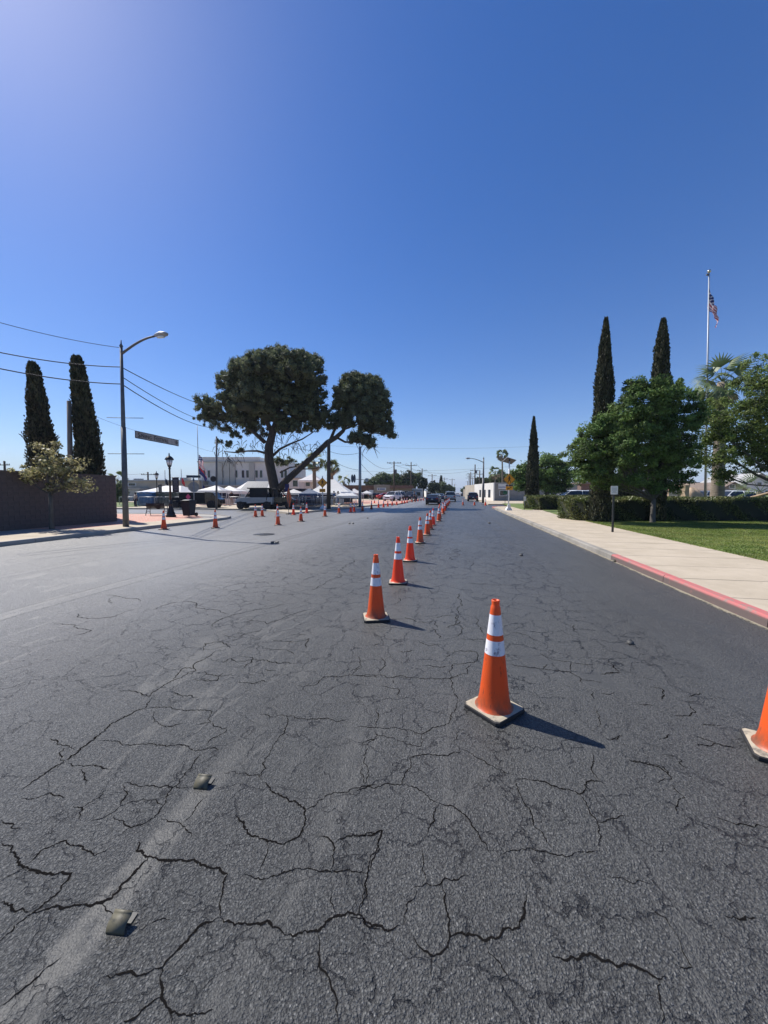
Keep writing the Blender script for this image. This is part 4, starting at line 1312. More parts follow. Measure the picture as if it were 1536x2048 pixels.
hedge('hedge', 'clipped hedge on the far side of the walkway, right of the lone cypress', [(G(1062, 1021.5).x, 34.2), (G(1080, 1023).x, 33.4), (19.8, 33.6), (19.8, 36.4), (15.0, 36.8), (13.6, 36.0)], 1.22, 16000, 0.13)
hedge('hedge', 'low back hedge seen over the front hedge, left of the stone monument', [(15.5, 29), (27, 29), (27, 30.2), (15.5, 30.2)], 1.18, 9000, 0.12)

# the big leaning pine
def pine():
    Y = 43.0
    b = P(551, 1013, Y); b.z = 0.1
    root = thing('pine_tree', 'huge old pine with two rounded crowns and a leaning limb over the park corner', 'pine tree', b)
    def q(px, py, dy=0.0):
        p = P(px, py, Y + dy); return p - b
    mb = MB()
    mb.tube([q(551, 1016), q(551, 1005), q(550, 980), q(544, 950), q(538, 920), q(538, 893), q(545, 868), q(552, 845)],
            [.86, .64, .57, .54, .52, .48, .40, .32], 16)
    mb.build('trunk', M['bark'], root)
    lm = MB()
    def L(pts, r0, r1, n=8):
        k = len(pts)
        lm.tube([q(*p) for p in pts], [r0 + (r1 - r0) * i / (k - 1) for i in range(k)], n)
    big = [(552, 985), (572, 962), (598, 938), (621, 917), (640, 900), (655, 885), (672, 875), (686, 862), (697, 842), (708, 817), (716, 790)]
    lm.tube([q(*p) for p in big], [.44, .40, .36, .33, .32, .31, .27, .22, .17, .12, .08], 12)
    L([(660, 882), (668, 862), (680, 840), (688, 815), (692, 790)], .20, .07)
    L([(672, 874), (690, 884), (706, 884), (725, 876), (745, 866), (775, 868)], .14, .05)
    L([(690, 858), (712, 850), (735, 835), (750, 815)], .12, .04)
    L([(545, 868), (530, 835), (515, 800), (500, 770)], .32, .08)
    L([(548, 860), (556, 820), (560, 780), (562, 740)], .34, .08)
    L([(550, 855), (575, 820), (598, 790), (620, 765)], .28, .07)
    L([(530, 885), (505, 862), (480, 845), (455, 835), (430, 825)], .24, .07)
    L([(530, 906), (515, 902), (495, 902), (470, 905), (448, 903)], .14, .05)
    L([(545, 912), (560, 898), (580, 888), (605, 878), (630, 862)], .17, .05)
    L([(560, 945), (580, 935), (600, 932), (615, 925)], .10, .04)
    L([(598, 938), (620, 938), (645, 935)], .08, .03)
    rg = random.Random(5)
    # bare twigs under the crowns
    for (px, py, n, sx) in ((455, 850, 16, 22), (435, 842, 12, 16), (500, 890, 18, 26), (470, 915, 16, 18), (560, 900, 22, 30), (480, 835, 14, 24), (600, 892, 14, 22), (730, 890, 12, 20), (570, 870, 24, 30), (530, 860, 22, 20), (440, 900, 10, 12), (640, 890, 10, 14)):
        for i in range(n):
            x = px + rg.uniform(-sx, sx); y = py + rg.uniform(-10, 8); d = rg.uniform(-2.2, 2.2)
            ex = x + rg.uniform(-14, 14); ey = y + rg.uniform(8, 24)
            lm.tube([q(x, y, d), q((x + ex) / 2 + rg.uniform(-3, 3), (y + ey) / 2 - 3, d), q(ex, ey, d + rg.uniform(-.6, .6))], [.04, .028, .014], 4, False)
    lm.build('limbs', M['bark'], root)
    def lb(px, py, rx, ry, dy=0, dp=1.0):
        return lobe(px, py, rx, ry, Y, b, dp, dy)
    main = [lb(555, 745, 62, 44, 0, 1.0), (lb(500, 758, 48, 42, -.8)), lb(612, 755, 42, 48, .5), lb(470, 775, 34, 34, 0), lb(625, 790, 30, 28, .5), lb(530, 790, 58, 34, -1.5), lb(590, 800, 44, 32, 1),
            lb(495, 812, 44, 24, -2), lb(455, 805, 26, 20, -1), lb(413, 812, 23, 18, 0), lb(425, 832, 26, 14, .4), lb(545, 832, 60, 24, 0), lb(498, 836, 40, 18, .5), lb(603, 832, 42, 24, .5), lb(575, 858, 32, 14, 0), lb(450, 832, 26, 15, 0), lb(630, 815, 18, 20, 0), lb(560, 730, 44, 34, 2.5), lb(520, 735, 36, 30, -3), lb(590, 740, 36, 36, -3)]
    low = [lb(430, 850, 24, 8, .2), lb(404, 838, 16, 8, .2), lb(452, 862, 20, 8, .2), lb(505, 858, 34, 12, .4), lb(540, 872, 26, 8, .6), lb(690, 838, 16, 16, 0), lb(700, 850, 14, 10, .2), lb(637, 842, 34, 26, .4), lb(640, 850, 24, 20, .2), lb(615, 860, 26, 16, .8), lb(655, 830, 18, 18, .3), lb(470, 872, 16, 9, 0), lb(580, 850, 22, 12, 1.0), lb(458, 890, 14, 8, -.4), lb(480, 903, 14, 6, .3), lb(440, 884, 9, 6), lb(575, 926, 26, 10, 1.4), lb(605, 932, 16, 7, 1.8), lb(500, 868, 16, 8, .8),
           lb(556, 925, 10, 10, 1.2), lb(655, 930, 14, 7, 2.5), lb(490, 846, 22, 8, .6)]
    right = [lb(674, 848, 16, 16, .2), lb(690, 822, 18, 20, .2), lb(712, 790, 36, 38, 0), lb(738, 785, 36, 30, .5), lb(755, 812, 28, 34, 0), lb(730, 835, 38, 34, -.5), lb(745, 855, 28, 20, .5), lb(715, 880, 18, 14, 0), lb(735, 885, 16, 12, .3), lb(780, 869, 13, 7, 0), lb(690, 800, 24, 32, .5), lb(765, 845, 20, 20, .8), lb(686, 800, 12, 18, 0), lb(706, 762, 22, 14, 0)]
    ib = MB()
    for i, (c, r) in enumerate(main + right):
        wobble_blob(ib, c, tuple(x * .45 for x in r), i, 8, .25)
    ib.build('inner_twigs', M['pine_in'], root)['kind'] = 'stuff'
    V1 = []; T1 = []; clump = MB()
    ico = bmesh.new(); bmesh.ops.create_icosphere(ico, subdivisions=2, radius=1.0)
    iv = np.array([v.co[:] for v in ico.verts]); ifc = [tuple(v.index for v in f.verts) for f in ico.faces]; ico.free()
    for lobes, nc, surf in ((main, 1250, .64), (right, 680, .68), (low, 380, .1)):
        # puffs: rounded tufts whose needles point outwards
        vol = np.array([(r[0] * r[1] * r[2]) ** .67 for c, r in lobes]); cnt = (vol / vol.sum() * nc).astype(int) + 2
        for (c, r), k in zip(lobes, cnt):
            d = sphere_dirs(k); d[:, 2] = np.where(d[:, 2] < -.55, -d[:, 2], d[:, 2]); 
            rr = surf + (1.0 - surf) * nr.rand(k)
            cc = np.array(c) + d * np.array(r) * rr[:, None]
            for i in range(k):
                per = 58
                R0 = .42 * (0.5 + .9 * nr.rand()) * (1 if surf > .5 else .62)
                dd = unit(sphere_dirs(per) + d[i] * .55 + np.array([0, 0, .25]))
                pc = cc[i] + dd * R0 * (.50 + .62 * nr.rand(per, 1))
                if surf > .5:
                    nn_ = 1 + .26 * nr.normal(size=(len(iv), 1))
                    clump.add(cc[i] + iv * nn_ * R0 * np.array([.62, .62, .56]), ifc, False)
                V1.append(leaves(pc, dd * .8 + np.array([0, 0, .5]) + nr.normal(size=(per, 3)) * .45, .24 * (0.7 + .6 * nr.rand(per)), .085, .2, dd))
                T1.append(np.clip(.48 + .30 * nr.normal() + .15 * nr.normal(size=per) + .25 * (dd[:, 2] * .5), 0, 1))
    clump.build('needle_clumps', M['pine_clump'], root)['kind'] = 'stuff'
    link('needles', quads_mesh('needles', np.concatenate(V1), np.concatenate(T1)), root, M['pine'])
pine()

# palms
def fan_mesh(name, L, n=11, spread=2.1, droop=0.45, w=0.05, mat=None):
    """fan frond: stalk along +x then a fan of blades"""
    mb = MB()
    st = L * .48
    mb.tube([(0, 0, 0), (st * .5, 0, .06 * L), (st, 0, .08 * L)], [.025 * L * .5, .018 * L * .5, .012 * L * .5], 4, False)
    for i in range(n):
        a = (i / (n - 1) - .5) * spread
        bl = L * .58 * (1 - .18 * abs(a))
        d = Vector((math.cos(a), math.sin(a), 0))
        s = Vector((-d.y, d.x, 0)) * w
        p0 = Vector((st, 0, .08 * L)); p1 = p0 + d * bl * .55 + Vector((0, 0, -.03 * L)); p2 = p0 + d * bl + Vector((0, 0, -droop * bl))
        z = Vector((0, 0, .012))
        mb.add([p0 - s * .2, p0 + s * .2, p1 + s + z, p1 - s - z, p2], [(0, 1, 2, 3), (3, 2, 4)])
    me = mb.mesh(name); me.materials.append(mat or M['palm'])
    return me
def palm(label, base, h, r, frond_L, nf, lean=(0, 0), seed=0, dry=0.3, w=0.05, skirt=True):
    rg = random.Random(seed)
    root = thing('palm_tree', label, 'palm tree', base)
    mb = MB()
    pts = []; rs = []
    for i in range(15):
        t = i / 14
        pts.append((lean[0] * t * t, lean[1] * t * t, h * t - .1)); rs.append(r * (1.25 - .25 * min(t * 4, 1)) * (1 - .25 * t) * (1 + .03 * (i % 2)))
    mb.tube(pts, rs, 12); mb.build('trunk', M['palm_trunk'], root)
    top = Vector(pts[-1])
    g = fan_mesh('frond', frond_L, w=w); dm = fan_mesh('frond', frond_L * .85, droop=.7, w=w, mat=M['palm_dry'])
    for i in range(nf):
        t = i / nf
        isdry = t < dry
        el = -1.25 + 2.45 * t + rg.uniform(-.12, .12)
        az = i * 2.4 + rg.uniform(-.2, .2)
        o = link('frond', dm if isdry else g, root)
        o.location = top + Vector((0, 0, -.25 + .35 * t))
        o.rotation_euler = (rg.choice((-1, 1)) * rg.uniform(.25, 1.2), -el, az)
    return root
b = P(1436, 1000, 27); palm('stocky fan palm behind the hedge, right of the tall flagpole', (P(1434, 1000, 27).x, 27, .14), P(1436, 766, 27).z, .40, 2.05, 34, seed=4, dry=.15, w=.060)
palm('short bushy palm with grey-green fronds above the parked red car', (P(1520, 985, 33).x, 33, .14), 1.7, .3, 2.1, 20, seed=9, dry=.1, w=.03)
palm('very tall thin palm behind the solar-topped crossing sign', (P(1005, 985, 95).x, 95, 0), P(1003, 909, 95).z, .22, 1.7, 22, (-.3, 0), seed=2, dry=.45, w=.12)
palm('shorter thin palm over the orange storefront', (P(990, 985, 92).x, 92, 0), P(989, 944, 92).z, .2, 1.8, 18, seed=6, dry=.3, w=.12)
palm('thick-trunked palm behind the white festival tents, right of the pine', (P(629, 985, 62).x, 62, 0), P(629, 922, 62).z, .36, 1.9, 24, seed=7, dry=.25, w=.07)
palm('palm with a small crown right of the wooden pole behind the tents', (P(664, 985, 66).x, 66, 0), P(663, 934, 66).z, .32, 1.6, 22, seed=12, dry=.25, w=.07)
palm('small far palm above the long brick shop roof', (P(688, 985, 110).x, 110, 0), P(688, 962, 110).z, .3, 2.4, 14, seed=15, dry=.3, w=.14)
palm('small far palm left of the beige building roof', (P(236, 985, 62).x, 62, 0), P(240, 958, 62).z, .2, 1.6, 14, seed=16, dry=.3, w=.10)

# ------------------------------------------------------------------ traffic cones
CH = 0.872
def cone_kit(kind):
    """meshes of one cone: base, shell, collar_top, collar_low, mid band"""
    og = M['orange'] if kind != 'new' else M['orange_new']
    cl = M['collar'] if kind != 'new' else M['collar_new']
    def rad(z): return 0.122 + (0.030 - 0.122) * ((z - .035) / (CH - .035))
    body = MB()
    prof = [(.150, .036), (.134, .046), (.124, .075)] + [(rad(z), z) for z in (.12, .25, .40, .62, .80)] + [(rad(CH - .055), CH - .055), (rad(CH - .05) - .004, CH - .042), (.0285, CH - .03), (.031, CH - .008), (.030, CH), (.022, CH), (.020, CH - .06)]
    body.lathe(prof, 36, cap=False)
    base = MB()
    s = .172
    def sq(h_, z, c=.022):
        return [Vector(p) for p in ((-h_ + c, -h_, z), (h_ - c, -h_, z), (h_, -h_ + c, z), (h_, h_ - c, z), (h_ - c, h_, z), (-h_ + c, h_, z), (-h_, h_ - c, z), (-h_, -h_ + c, z))]
    base.loft([sq(s - .006, .0), sq(s, .006), sq(s, .028), sq(s - .005, .034)])
    top = MB(); top.loft([sq(s - .006, .0335), sq(s - .03, .0385), ])
    c1 = MB(); c1.lathe([(rad(z) + .0012, z) for z in (CH * .700, CH * .74, CH * .80, CH * .875)], 36, cap=False)
    c2 = MB(); c2.lathe([(rad(z) + .0012, z) for z in (CH * .526, CH * .57, CH * .61, CH * .650)], 36, cap=False)
    out = [('base', base.mesh('base'), M['rubber']), ('base_top', top.mesh('base_top'), M['rubber_dusty']), ('cone_body', body.mesh('cone_body'), og),
           ('reflective_collar', c1.mesh('reflective_collar'), cl), ('reflective_collar', c2.mesh('reflective_collar'), cl)]
    for n, me, m in out: me.materials.append(m)
    return out
KITS = {k: cone_kit(k) for k in ('old', 'new')}
def cone(loc, label, rz=0.6, kind='old', group=None, tilt=None, sc=1.0):
    t = thing('traffic_cone', label, 'traffic cone', loc, rz, group)
    if tilt: t.rotation_euler = tilt
    t.scale = (1, 1, sc)
    for n, me, m in KITS[kind]:
        if n == 'base_top':
            continue
        o = link(n, me, t)
        if n == 'base':
            tp = link('dusty_top', KITS[kind][1][1], o)
    return t
cg = 'cones in the line down the middle of the street'
cone((.862, 2.815, 0), 'nearest orange traffic cone, alone, with a dusty square base and scuffed white bands', math.radians(35), 'old')
cone((G(1564, 1508).x, G(1564, 1508).y, 0.0), 'orange cone cut off at the right edge, only its tan base corner showing', math.radians(58), 'old')
mid_px = [(752, 1237, 'scuffed dirty cone at the front of the middle row', 'old'), (796, 1166, 'bright clean reddish cone second in the middle row', 'new'), (820, 1122, 'third cone of the middle row with red tip and clean bands', 'new'),
          (840, 1086, 'fourth cone of the middle row, dusty lower edge', 'old'), (854.5, 1070, 'fifth cone of the middle row, with a pale worn top', 'old')]
for i, (x, y, lb, kd) in enumerate(mid_px):
    p = G(x, y); cone((p.x, p.y, 0), lb, math.radians([18, 8, 5, 10, 4][i]) - RA, kd, cg)
u = UV(G(854.5, 1070))[0]
k = 5
vjit = random.Random(4)
while u < 62 and k < 27:
    u += 2.35 + vjit.uniform(-.3, .3) + k * .02
    p = R(u, -1.06 + vjit.uniform(-.12, .12))
    cone(p, ORD[k] + ' cone from the camera in the long middle row', vjit.uniform(-.3, .3), 'old' if k % 3 else 'new', cg)
    k += 1
lc = [(328, 1059, 'cone against the kerb in front of the park bench', 'old'), (431, 1056, 'cone beside the rounded end of the brick plaza kerb', 'old'), (556, 1050, 'largest cone in the side street mouth, centre left', 'old'),
      (602, 1043, 'cone right of the largest one in the side street mouth', 'old'), (511, 1034, 'left one of two small cones in front of the grey buggy', 'old'), (524.5, 1033, 'right one of two small cones in front of the grey buggy', 'old'),
      (587, 1030, 'red cone beside the folded orange sign at the park kerb', 'new'), (613.5, 1026.5, 'red cone close to the park kerb below the blue-grey tent', 'new'), (555, 1034, 'cone hidden behind the largest one in the side street mouth', 'old'), (650, 1033, 'cone in front of the crossing sign by the park', 'old'),
      (678, 1027, 'cone between the crossing sign and the low tent corner', 'old'), (701.5, 1024.5, 'left cone of the close red pair by the tent corner', 'new'), (708.5, 1024, 'right cone of the close red pair by the tent corner', 'new'),
      (725, 1022, 'dark shaded cone just right of the red pair', 'old'), (743, 1018, 'shaded cone left of the string along the far kerb', 'old'), (757, 1015.5, 'first cone of the far kerb string', 'new'), (767, 1014.5, 'second cone of the far kerb string', 'new'),
      (775.5, 1013, 'third cone of the far kerb string', 'new'), (784.5, 1011, 'fourth cone of the far kerb string', 'new'), (793.5, 1010, 'fifth cone of the far kerb string', 'new'), (804, 1007.5, 'sixth cone of the far kerb string, first of three close ones', 'new'),
      (809, 1007, 'seventh cone of the far kerb string, middle of three close ones', 'new'), (814, 1006, 'eighth cone of the far kerb string, last of three close ones', 'new'), (749, 1008, 'small cone on the far pavement behind the kerb string', 'new'),
      (824, 1004.5, 'ninth cone of the far kerb string, in shade of a parked car', 'old'), (830, 1003.5, 'tenth cone of the far kerb string', 'new'), (836, 1002.5, 'eleventh cone of the far kerb string', 'new'), (842, 1001.6, 'twelfth cone of the far kerb string', 'new'),
      (847, 1001, 'last tiny cone of the far kerb string, left of the black sedan', 'new'),
      (926, 1010.5, 'lone small cone in the right lane', 'old'), (949, 1010.8, 'small cone just behind the dark parked suv', 'old'), (971, 1011, 'cone beside the far right kerb corner', 'new')]
for x, y, lb, kd in lc:
    p = G(x, y); cone((p.x, p.y, 0), lb, rnd.uniform(-.3, .3), kd, 'cones along the far kerb and side street')
# folded roadside warning sign standing on edge (rust orange)
p = G(578, 1029)
t = thing('folded_road_sign', 'tall narrow rust-orange folded road sign standing beside a red cone at the park kerb', 'road sign', (p.x, p.y, 0), .9)
mb = MB(); mb.add([(0, -.30, 1.35), (.02, 0, .55), (0, .30, 1.35), (-.02, 0, 2.1), (.05, -.29, 1.35), (.07, 0, .58), (.05, .29, 1.35), (.03, 0, 2.07)], [(0, 1, 2, 3), (7, 6, 5, 4), (0, 4, 5, 1), (1, 5, 6, 2), (2, 6, 7, 3), (3, 7, 4, 0)])
mb.build('sign_face', pm('rust_vinyl', (.42, .10, .03), (.30, .08, .03), 3, .7), t)
mb = MB(); mb.box((-.03, 0, .8), (.03, .03, 1.6)); mb.box((-.03, 0, .05), (.5, .05, .05)); mb.box((-.03, 0, .05), (.05, .6, .05)); mb.build('stand', M['galv_dark'], t)

# pavement tabs
def tab(loc, rz, label, size=1.0, dark=False):
    t = thing('pavement_marker', label, 'road marker', loc, rz, 'bent tabs stuck on the asphalt')
    mb = MB()
    L = .098 * size; n = 9
    outer = []; inner = []
    path = [(-.045, .004)] + [(-.034 + .034 * (1 - math.cos(a)) * .9, .006 + .036 * math.sin(a)) for a in [i * math.pi / n for i in range(n + 1)]]
    path = [(-.05, .052), (-.046, .056), (-.040, .050), (-.036, .047)] + [(-.036 + .05 * math.sin(a), .0 + .047 * math.cos(a)) for a in [i * (math.pi * .5) / 7 for i in range(1, 8)]]
    path = [(x * size, z * size) for x, z in path]
    secs = []
    prof = []
    for i, (x, z) in enumerate(path):
        a = path[max(i - 1, 0)]; b_ = path[min(i + 1, len(path) - 1)]
        d = Vector((b_[0] - a[0], b_[1] - a[1])).normalized(); nn = Vector((-d.y, d.x)) * .003 * size
        outer.append((x + nn.x, z + nn.y)); inner.append((x - nn.x, z - nn.y))
    prof = outer + inner[::-1]
    mb.loft([[Vector((-L / 2, -x, z)) for x, z in prof], [Vector((L / 2, -x, z)) for x, z in prof]], True)
    mb.build('tab', M['tab_dark'] if dark else M['tab'], t)
    f = MB(); f.box((0, .058 * size, .003), (L, .05 * size, .005)); f.build('foot', M['tab_dark'], t)
    return t
tab(G(234, 1862) , .10 - .2, 'nearest bent brown tab stuck to the asphalt at bottom left', .76)
tab(G(403, 1575), -.12, 'second bent tab further up the ground-off stripe, above the nearest one', .84)
tab(G(1262, 1289), -.1, 'small dark bent tab in the right lane near the faint cross line', .62, True)
tab(G(1043, 1112), 0, 'tiny dark tab in the right lane beyond the cones', .9, True)
tab(G(1230, 1124), .2, 'small tab at the foot of the right kerb where the red paint starts', .9)
for x, y, lb in ((545, 1087, 'left one of two tiny tabs side by side on the double stripe'), (554, 1087, 'right one of two tiny tabs side by side on the double stripe'), (735, 1037, 'tiny far tab in the middle left lane'),
                 (699, 1048, 'left tiny far tab of the pair on the double stripe'), (706, 1048, 'right tiny far tab of the pair on the double stripe'), (979, 1047, 'tiny far tab in the right lane')):
    tab(G(x, y), 0, lb, 1.15, True)
# manhole
p = G(528, 1069)
mh = MB(); mh.lathe([(.42, 0), (.42, .006), (.38, .009), (0.02, .009)], 28); o = mh.build('manhole_cover', M['black_iron']); o.location = (p.x, p.y, .002)
tag(o, 'round dark manhole cover in the left lanes near the cones', 'manhole cover')

# ------------------------------------------------------------------ street furniture
def street_lamp(base, h, label, arm_to, arm_z, r=.11, mast_z=None, head=True):
    t = thing('street_lamp', label, 'street lamp', base)
    mb = MB(); mb.tube([(0, 0, 0), (0, 0, h * .6), (0, 0, h)], [r * 1.25, r, r * .68], 12); mb.tube([(0, 0, 0), (0, 0, h * .56)], [r * 1.45, r * 1.2], 12)
    mb.build('pole', M['galv_dark'], t)
    mb = MB(); mb.lathe([(r * .7, 0), (r * .9, .05), (.03, .14), (.02, .3)], 10, (0, 0, h)); mb.build('finial', M['galv_dark'], t)
    a = Vector((0, 0, arm_z)); e = Vector(arm_to)
    pts = []
    for i in range(11):
        s = i / 10
        p_ = a.lerp(e, s); p_.z = arm_z + (e.z - arm_z) * math.sin(s * math.pi / 2)
        pts.append(p_)
    mb = MB(); mb.tube(pts, [.055 - .015 * i / 10 for i in range(11)], 8); mb.build('arm', M['galv_dark'], t)
    d = (e - a); d.z = 0; d.normalize()
    hd = MB(); an = math.atan2(d.y, d.x)
    mt = Matrix.Rotation(an, 4, 'Z')
    secs = []
    for x, w, hh in ((0, .05, .05), (.12, .10, .10), (.4, .16, .13), (.62, .13, .09), (.74, .03, .03)):
        secs.append([e + mt @ Vector((x, w * math.cos(q_), .02 + hh * math.sin(q_) * (1 if math.sin(q_) > 0 else .7))) for q_ in [2 * math.pi * k / 10 for k in range(10)]])
    hd.loft(secs, True); hb = hd.build('lamp_head', M['galv'], t)
    ln = MB(); secs = [[e + mt @ Vector((x, w * math.cos(q_), -.06 - .05 * max(0, -math.sin(q_)))) for q_ in [2 * math.pi * k / 8 for k in range(8)]] for x, w in ((.18, .08), (.35, .12), (.52, .08))]
    ln.loft(secs, True); ln.build('lens', M['frost'], hb)
    return t
pb = G(252, 1053, KZ); SLY = pb.y
hp = P(241, 694, SLY).z - KZ
e = P(322, 683, SLY) - pb
sl = street_lamp(pb, hp, 'tall grey steel street lamp with a curved arm beside the brick plaza, carrying overhead cables', (e.x, e.y - .6, e.z), P(243, 708, SLY).z - KZ, .085)
sl.rotation_euler = (0, .010, 0)
mb = MB()
for zpx in (835, 907):
    z = P(245, zpx, SLY).z - KZ
    mb.tube([(-.7, -.05, z - .02), (.85, .1, z)], .015, 5)
mb.build('banner_bracket', M['galv_dark'], sl)
# right far street lamp
pb = G(966, 1006, KZ); Yl = pb.y
e = P(941, 917, Yl) - pb
street_lamp(pb, P(966, 919, Yl).z, 'far grey street lamp with its arm reaching left over the street on the right kerb', (e.x, e.y, e.z), P(966, 925, Yl).z - KZ, .13)
# plain posts
def plain_pole(name, label, cat, px, ybase, ytop, r, mat, Y=None, xt=None, fixture=None):
    b_ = G(px, ybase, KZ) if Y is None else Vector((P(px, 990, Y).x, Y, KZ))
    Yp = b_.y
    tp = P(xt or px, ytop, Yp)
    t = thing(name, label, cat, b_)
    mb = MB(); mb.tube([(0, 0, -.05), ((tp.x - b_.x) * .5, 0, (tp.z - KZ) * .5), (tp.x - b_.x, 0, tp.z - KZ)], [r, r * .9, r * .75], 10)
    mb.build('pole', M[mat], t)
    return t, b_, tp
plain_pole('square_post', 'plain square-topped grey pole between the two cypresses behind the wall', 'pole', 141, 1040, 802, .15, 'wood_pole_pale', Y=22.0, xt=138)
t, b_, tp = plain_pole('park_pole', 'dark pole with a small round sign left of the big pine', 'pole', 433, 1017.5, 873, .10, 'galv_dark')
mb = MB(); zz = P(433, 958, b_.y).z - KZ; mb.lathe([(.28, 0), (.28, .03)], 20); o = mb.build('round_sign', M['ink'], t); o.location = (-.18, -.12, zz); o.rotation_euler = (math.pi / 2, 0, 0)
t, b_, tp = plain_pole('wooden_pole', 'dark wooden pole between the crossing sign and the white peaked tent', 'utility pole', 657.5, 1018, 880, .20, 'wood_pole')
t, b_, tp = plain_pole('steel_pole', 'pale steel pole with boxed fixtures on a side arm, right of the pine crown', 'pole', 720, 1014, 893, .17, 'galv')
za = P(718, 958, b_.y).z - KZ
mb = MB(); mb.tube([(-.75, 0, za), (.75, 0, za - .1)], .03, 6); mb.build('side_arm', M['galv_dark'], t)
mb = MB()
mb.prism([(-1.0 + .18 * math.cos(a) * 1.0, .42 * math.sin(a)) for a in [k * math.pi / 8 for k in range(16)]], -.1, .1)
fx = MB()
for dx in (-.82, -.58):
    fx.loft([[Vector((dx + .13 * math.cos(a), -.10, za + .05 + .45 * math.sin(a))) for a in [k * math.pi / 8 for k in range(16)]], [Vector((dx + .13 * math.cos(a), .10, za + .05 + .45 * math.sin(a))) for a in [k * math.pi / 8 for k in range(16)]]])
fx.build('fixture', M['galv_dark'], t)
fx = MB(); fx.loft([[Vector((.72 + .2 * math.cos(a), -.10, za - .1 + .2 * math.sin(a))) for a in [k * math.pi / 6 for k in range(12)]], [Vector((.72 + .2 * math.cos(a), .10, za - .1 + .2 * math.sin(a))) for a in [k * math.pi / 6 for k in range(12)]]])
fx.build('fixture', M['galv'], t)

def ornate_lamp(base, h, label, banner_side=1):
    t = thing('lamp_post', label, 'lamp post', base, 0, 'black ornate lamp posts on the corner')
    s = h / 4.4
    mb = MB()
    mb.lathe([(.30, 0), (.30, .10), (.25, .14), (.24, .26), (.19, .34), (.17, .50), (.12, .60), (.10, .78), (.13, .82), (.08, .88), (.065, 1.1)], 16)
    mb.build('base', M['black_iron'], t)
    mb = MB(); mb.lathe([(.065, 1.1), (.058, 2.2), (.075, 2.25), (.055, 2.32), (.05, 3.3 * s), (.08, 3.35 * s), (.05, 3.42 * s)], 12); mb.build('post', M['black_iron'], t)
    z = 3.42 * s
    mb = MB(); mb.lathe([(.05, z), (.10, z + .08), (.13, z + .14)], 14); 
    for k in range(6):
        a = math.pi * k / 3
        mb.tube([(.12 * math.cos(a), .12 * math.sin(a), z + .12), (.20 * math.cos(a), .20 * math.sin(a), z + .50)], .012, 4)
    mb.lathe([(.27, z + .50), (.25, z + .56), (.17, z + .68), (.05, z + .76), (.03, z + .82), (.045, z + .86), (.01, z + .95)], 16)
    ln = mb.build('lantern', M['black_iron'], t)
    g = MB(); g.lathe([(.10, z + .14), (.16, z + .30), (.19, z + .49)], 14); g.build('glass', M['frost'], ln)
    zb = 2.75 * s
    mb = MB(); mb.tube([(0, 0, zb), (.56 * banner_side, .1, zb)], .012, 5); mb.tube([(0, 0, zb - .95), (.56 * banner_side, .1, zb - .95)], .012, 5); mb.build('banner_arm', M['black_iron'], t)
    bn = MB(); bn.box((.33 * banner_side, .055, zb - .475), (.42, .012, .93)); bb = bn.build('banner', M['banner_dark'], t)
    tx = MB()
    for i, (w, dz) in enumerate(((.28, .30), (.22, .18), (.3, .05), (.2, -.08), (.3, -.2), (.24, -.32))):
        tx.box((.33 * banner_side, .045, zb - .475 + dz), (w, .004, .045))
    tx.build('print', M['sign_back'], bb)
    return t
p = G(342, 1033.5, KZ); ornate_lamp(p, P(341, 907, p.y).z - KZ, 'near black ornate lamp post with a dark hanging banner, on the brick plaza')
p = G(315, 1012, KZ); ornate_lamp(p, P(315, 943, p.y).z - KZ, 'smaller looking black ornate lamp post across the side street, by the barriers')

# bench
p = G(312, 1031, KZ)
t = thing('park_bench', 'black slatted park bench seen from behind on the brick plaza', 'bench', p, .12)
pl = MB().box((0, 0, 0), (1.15, .075, .028)).mesh('slat'); pl.materials.append(M['wood_plank'])
for k in range(5):
    o = link('slat', pl, t); o.location = (0, .05 + k * .085, .44)
for k in range(4):
    o = link('slat', pl, t); o.location = (0, -.03 - k * .022, .53 + k * .085); o.rotation_euler = (1.35, 0, 0)
for sx in (-1, 1):
    mb = MB()
    x = .56 * sx
    mb.tube([(x, -.10, .88), (x, .0, .44), (x, -.12, .2), (x, -.20, 0)], .022, 6)
    mb.tube([(x, 0, .43), (x, .42, .42), (x, .40, .2), (x, .48, 0)], .022, 6)
    mb.tube([(x, -.04, .64), (x, .25, .66), (x, .44, .60), (x, .42, .42)], .022, 6)
    mb.tube([(x, -.12, .2), (x, .15, .3), (x, .40, .2)], .015, 5)
    mb.build('leg', M['black_iron'], t)
# bag sitting on the bench
mb = MB(); wobble_blob(mb, (0, 0, .13), (.17, .11, .15), 3, 7, .1); o = mb.build('bag', M['plastic_dark']); o.location = p + Vector((.05, .18, .46)); tag(o, 'dark lumpy bag left on the seat of the park bench', 'bag')

# wheeled bin
p = G(378, 1033, KZ)
t = thing('wheeled_bin', 'dark wheeled rubbish bin with its lid shut at the plaza edge', 'rubbish bin', p, -.15)
mb = MB()
mb.loft([[Vector(q_) for q_ in ((-.24, -.26, .06), (.24, -.26, .06), (.24, .26, .06), (-.24, .26, .06))], [Vector(q_) for q_ in ((-.31, -.36, 1.0), (.31, -.36, 1.0), (.31, .36, 1.0), (-.31, .36, 1.0))]])
bevel(mb.build('body', M['bin'], t), .03)
mb = MB(); secs = [[Vector((x, y, 1.0 + z)) for y, z in ((-.39, 0), (-.36, .05 + dz), (0, .11 + dz), (.36, .05 + dz), (.39, 0))] for x, dz in ((-.34, -.02), (-.2, 0.01), (.2, .01), (.34, -.02))]
mb.loft(secs, True); mb.build('lid', M['bin'], t)
wm = MB(); wm.tube([(-.03, 0, 0), (.03, 0, 0)], .13, 14); wme = wm.mesh('wheel'); wme.materials.append(M['tyre'])
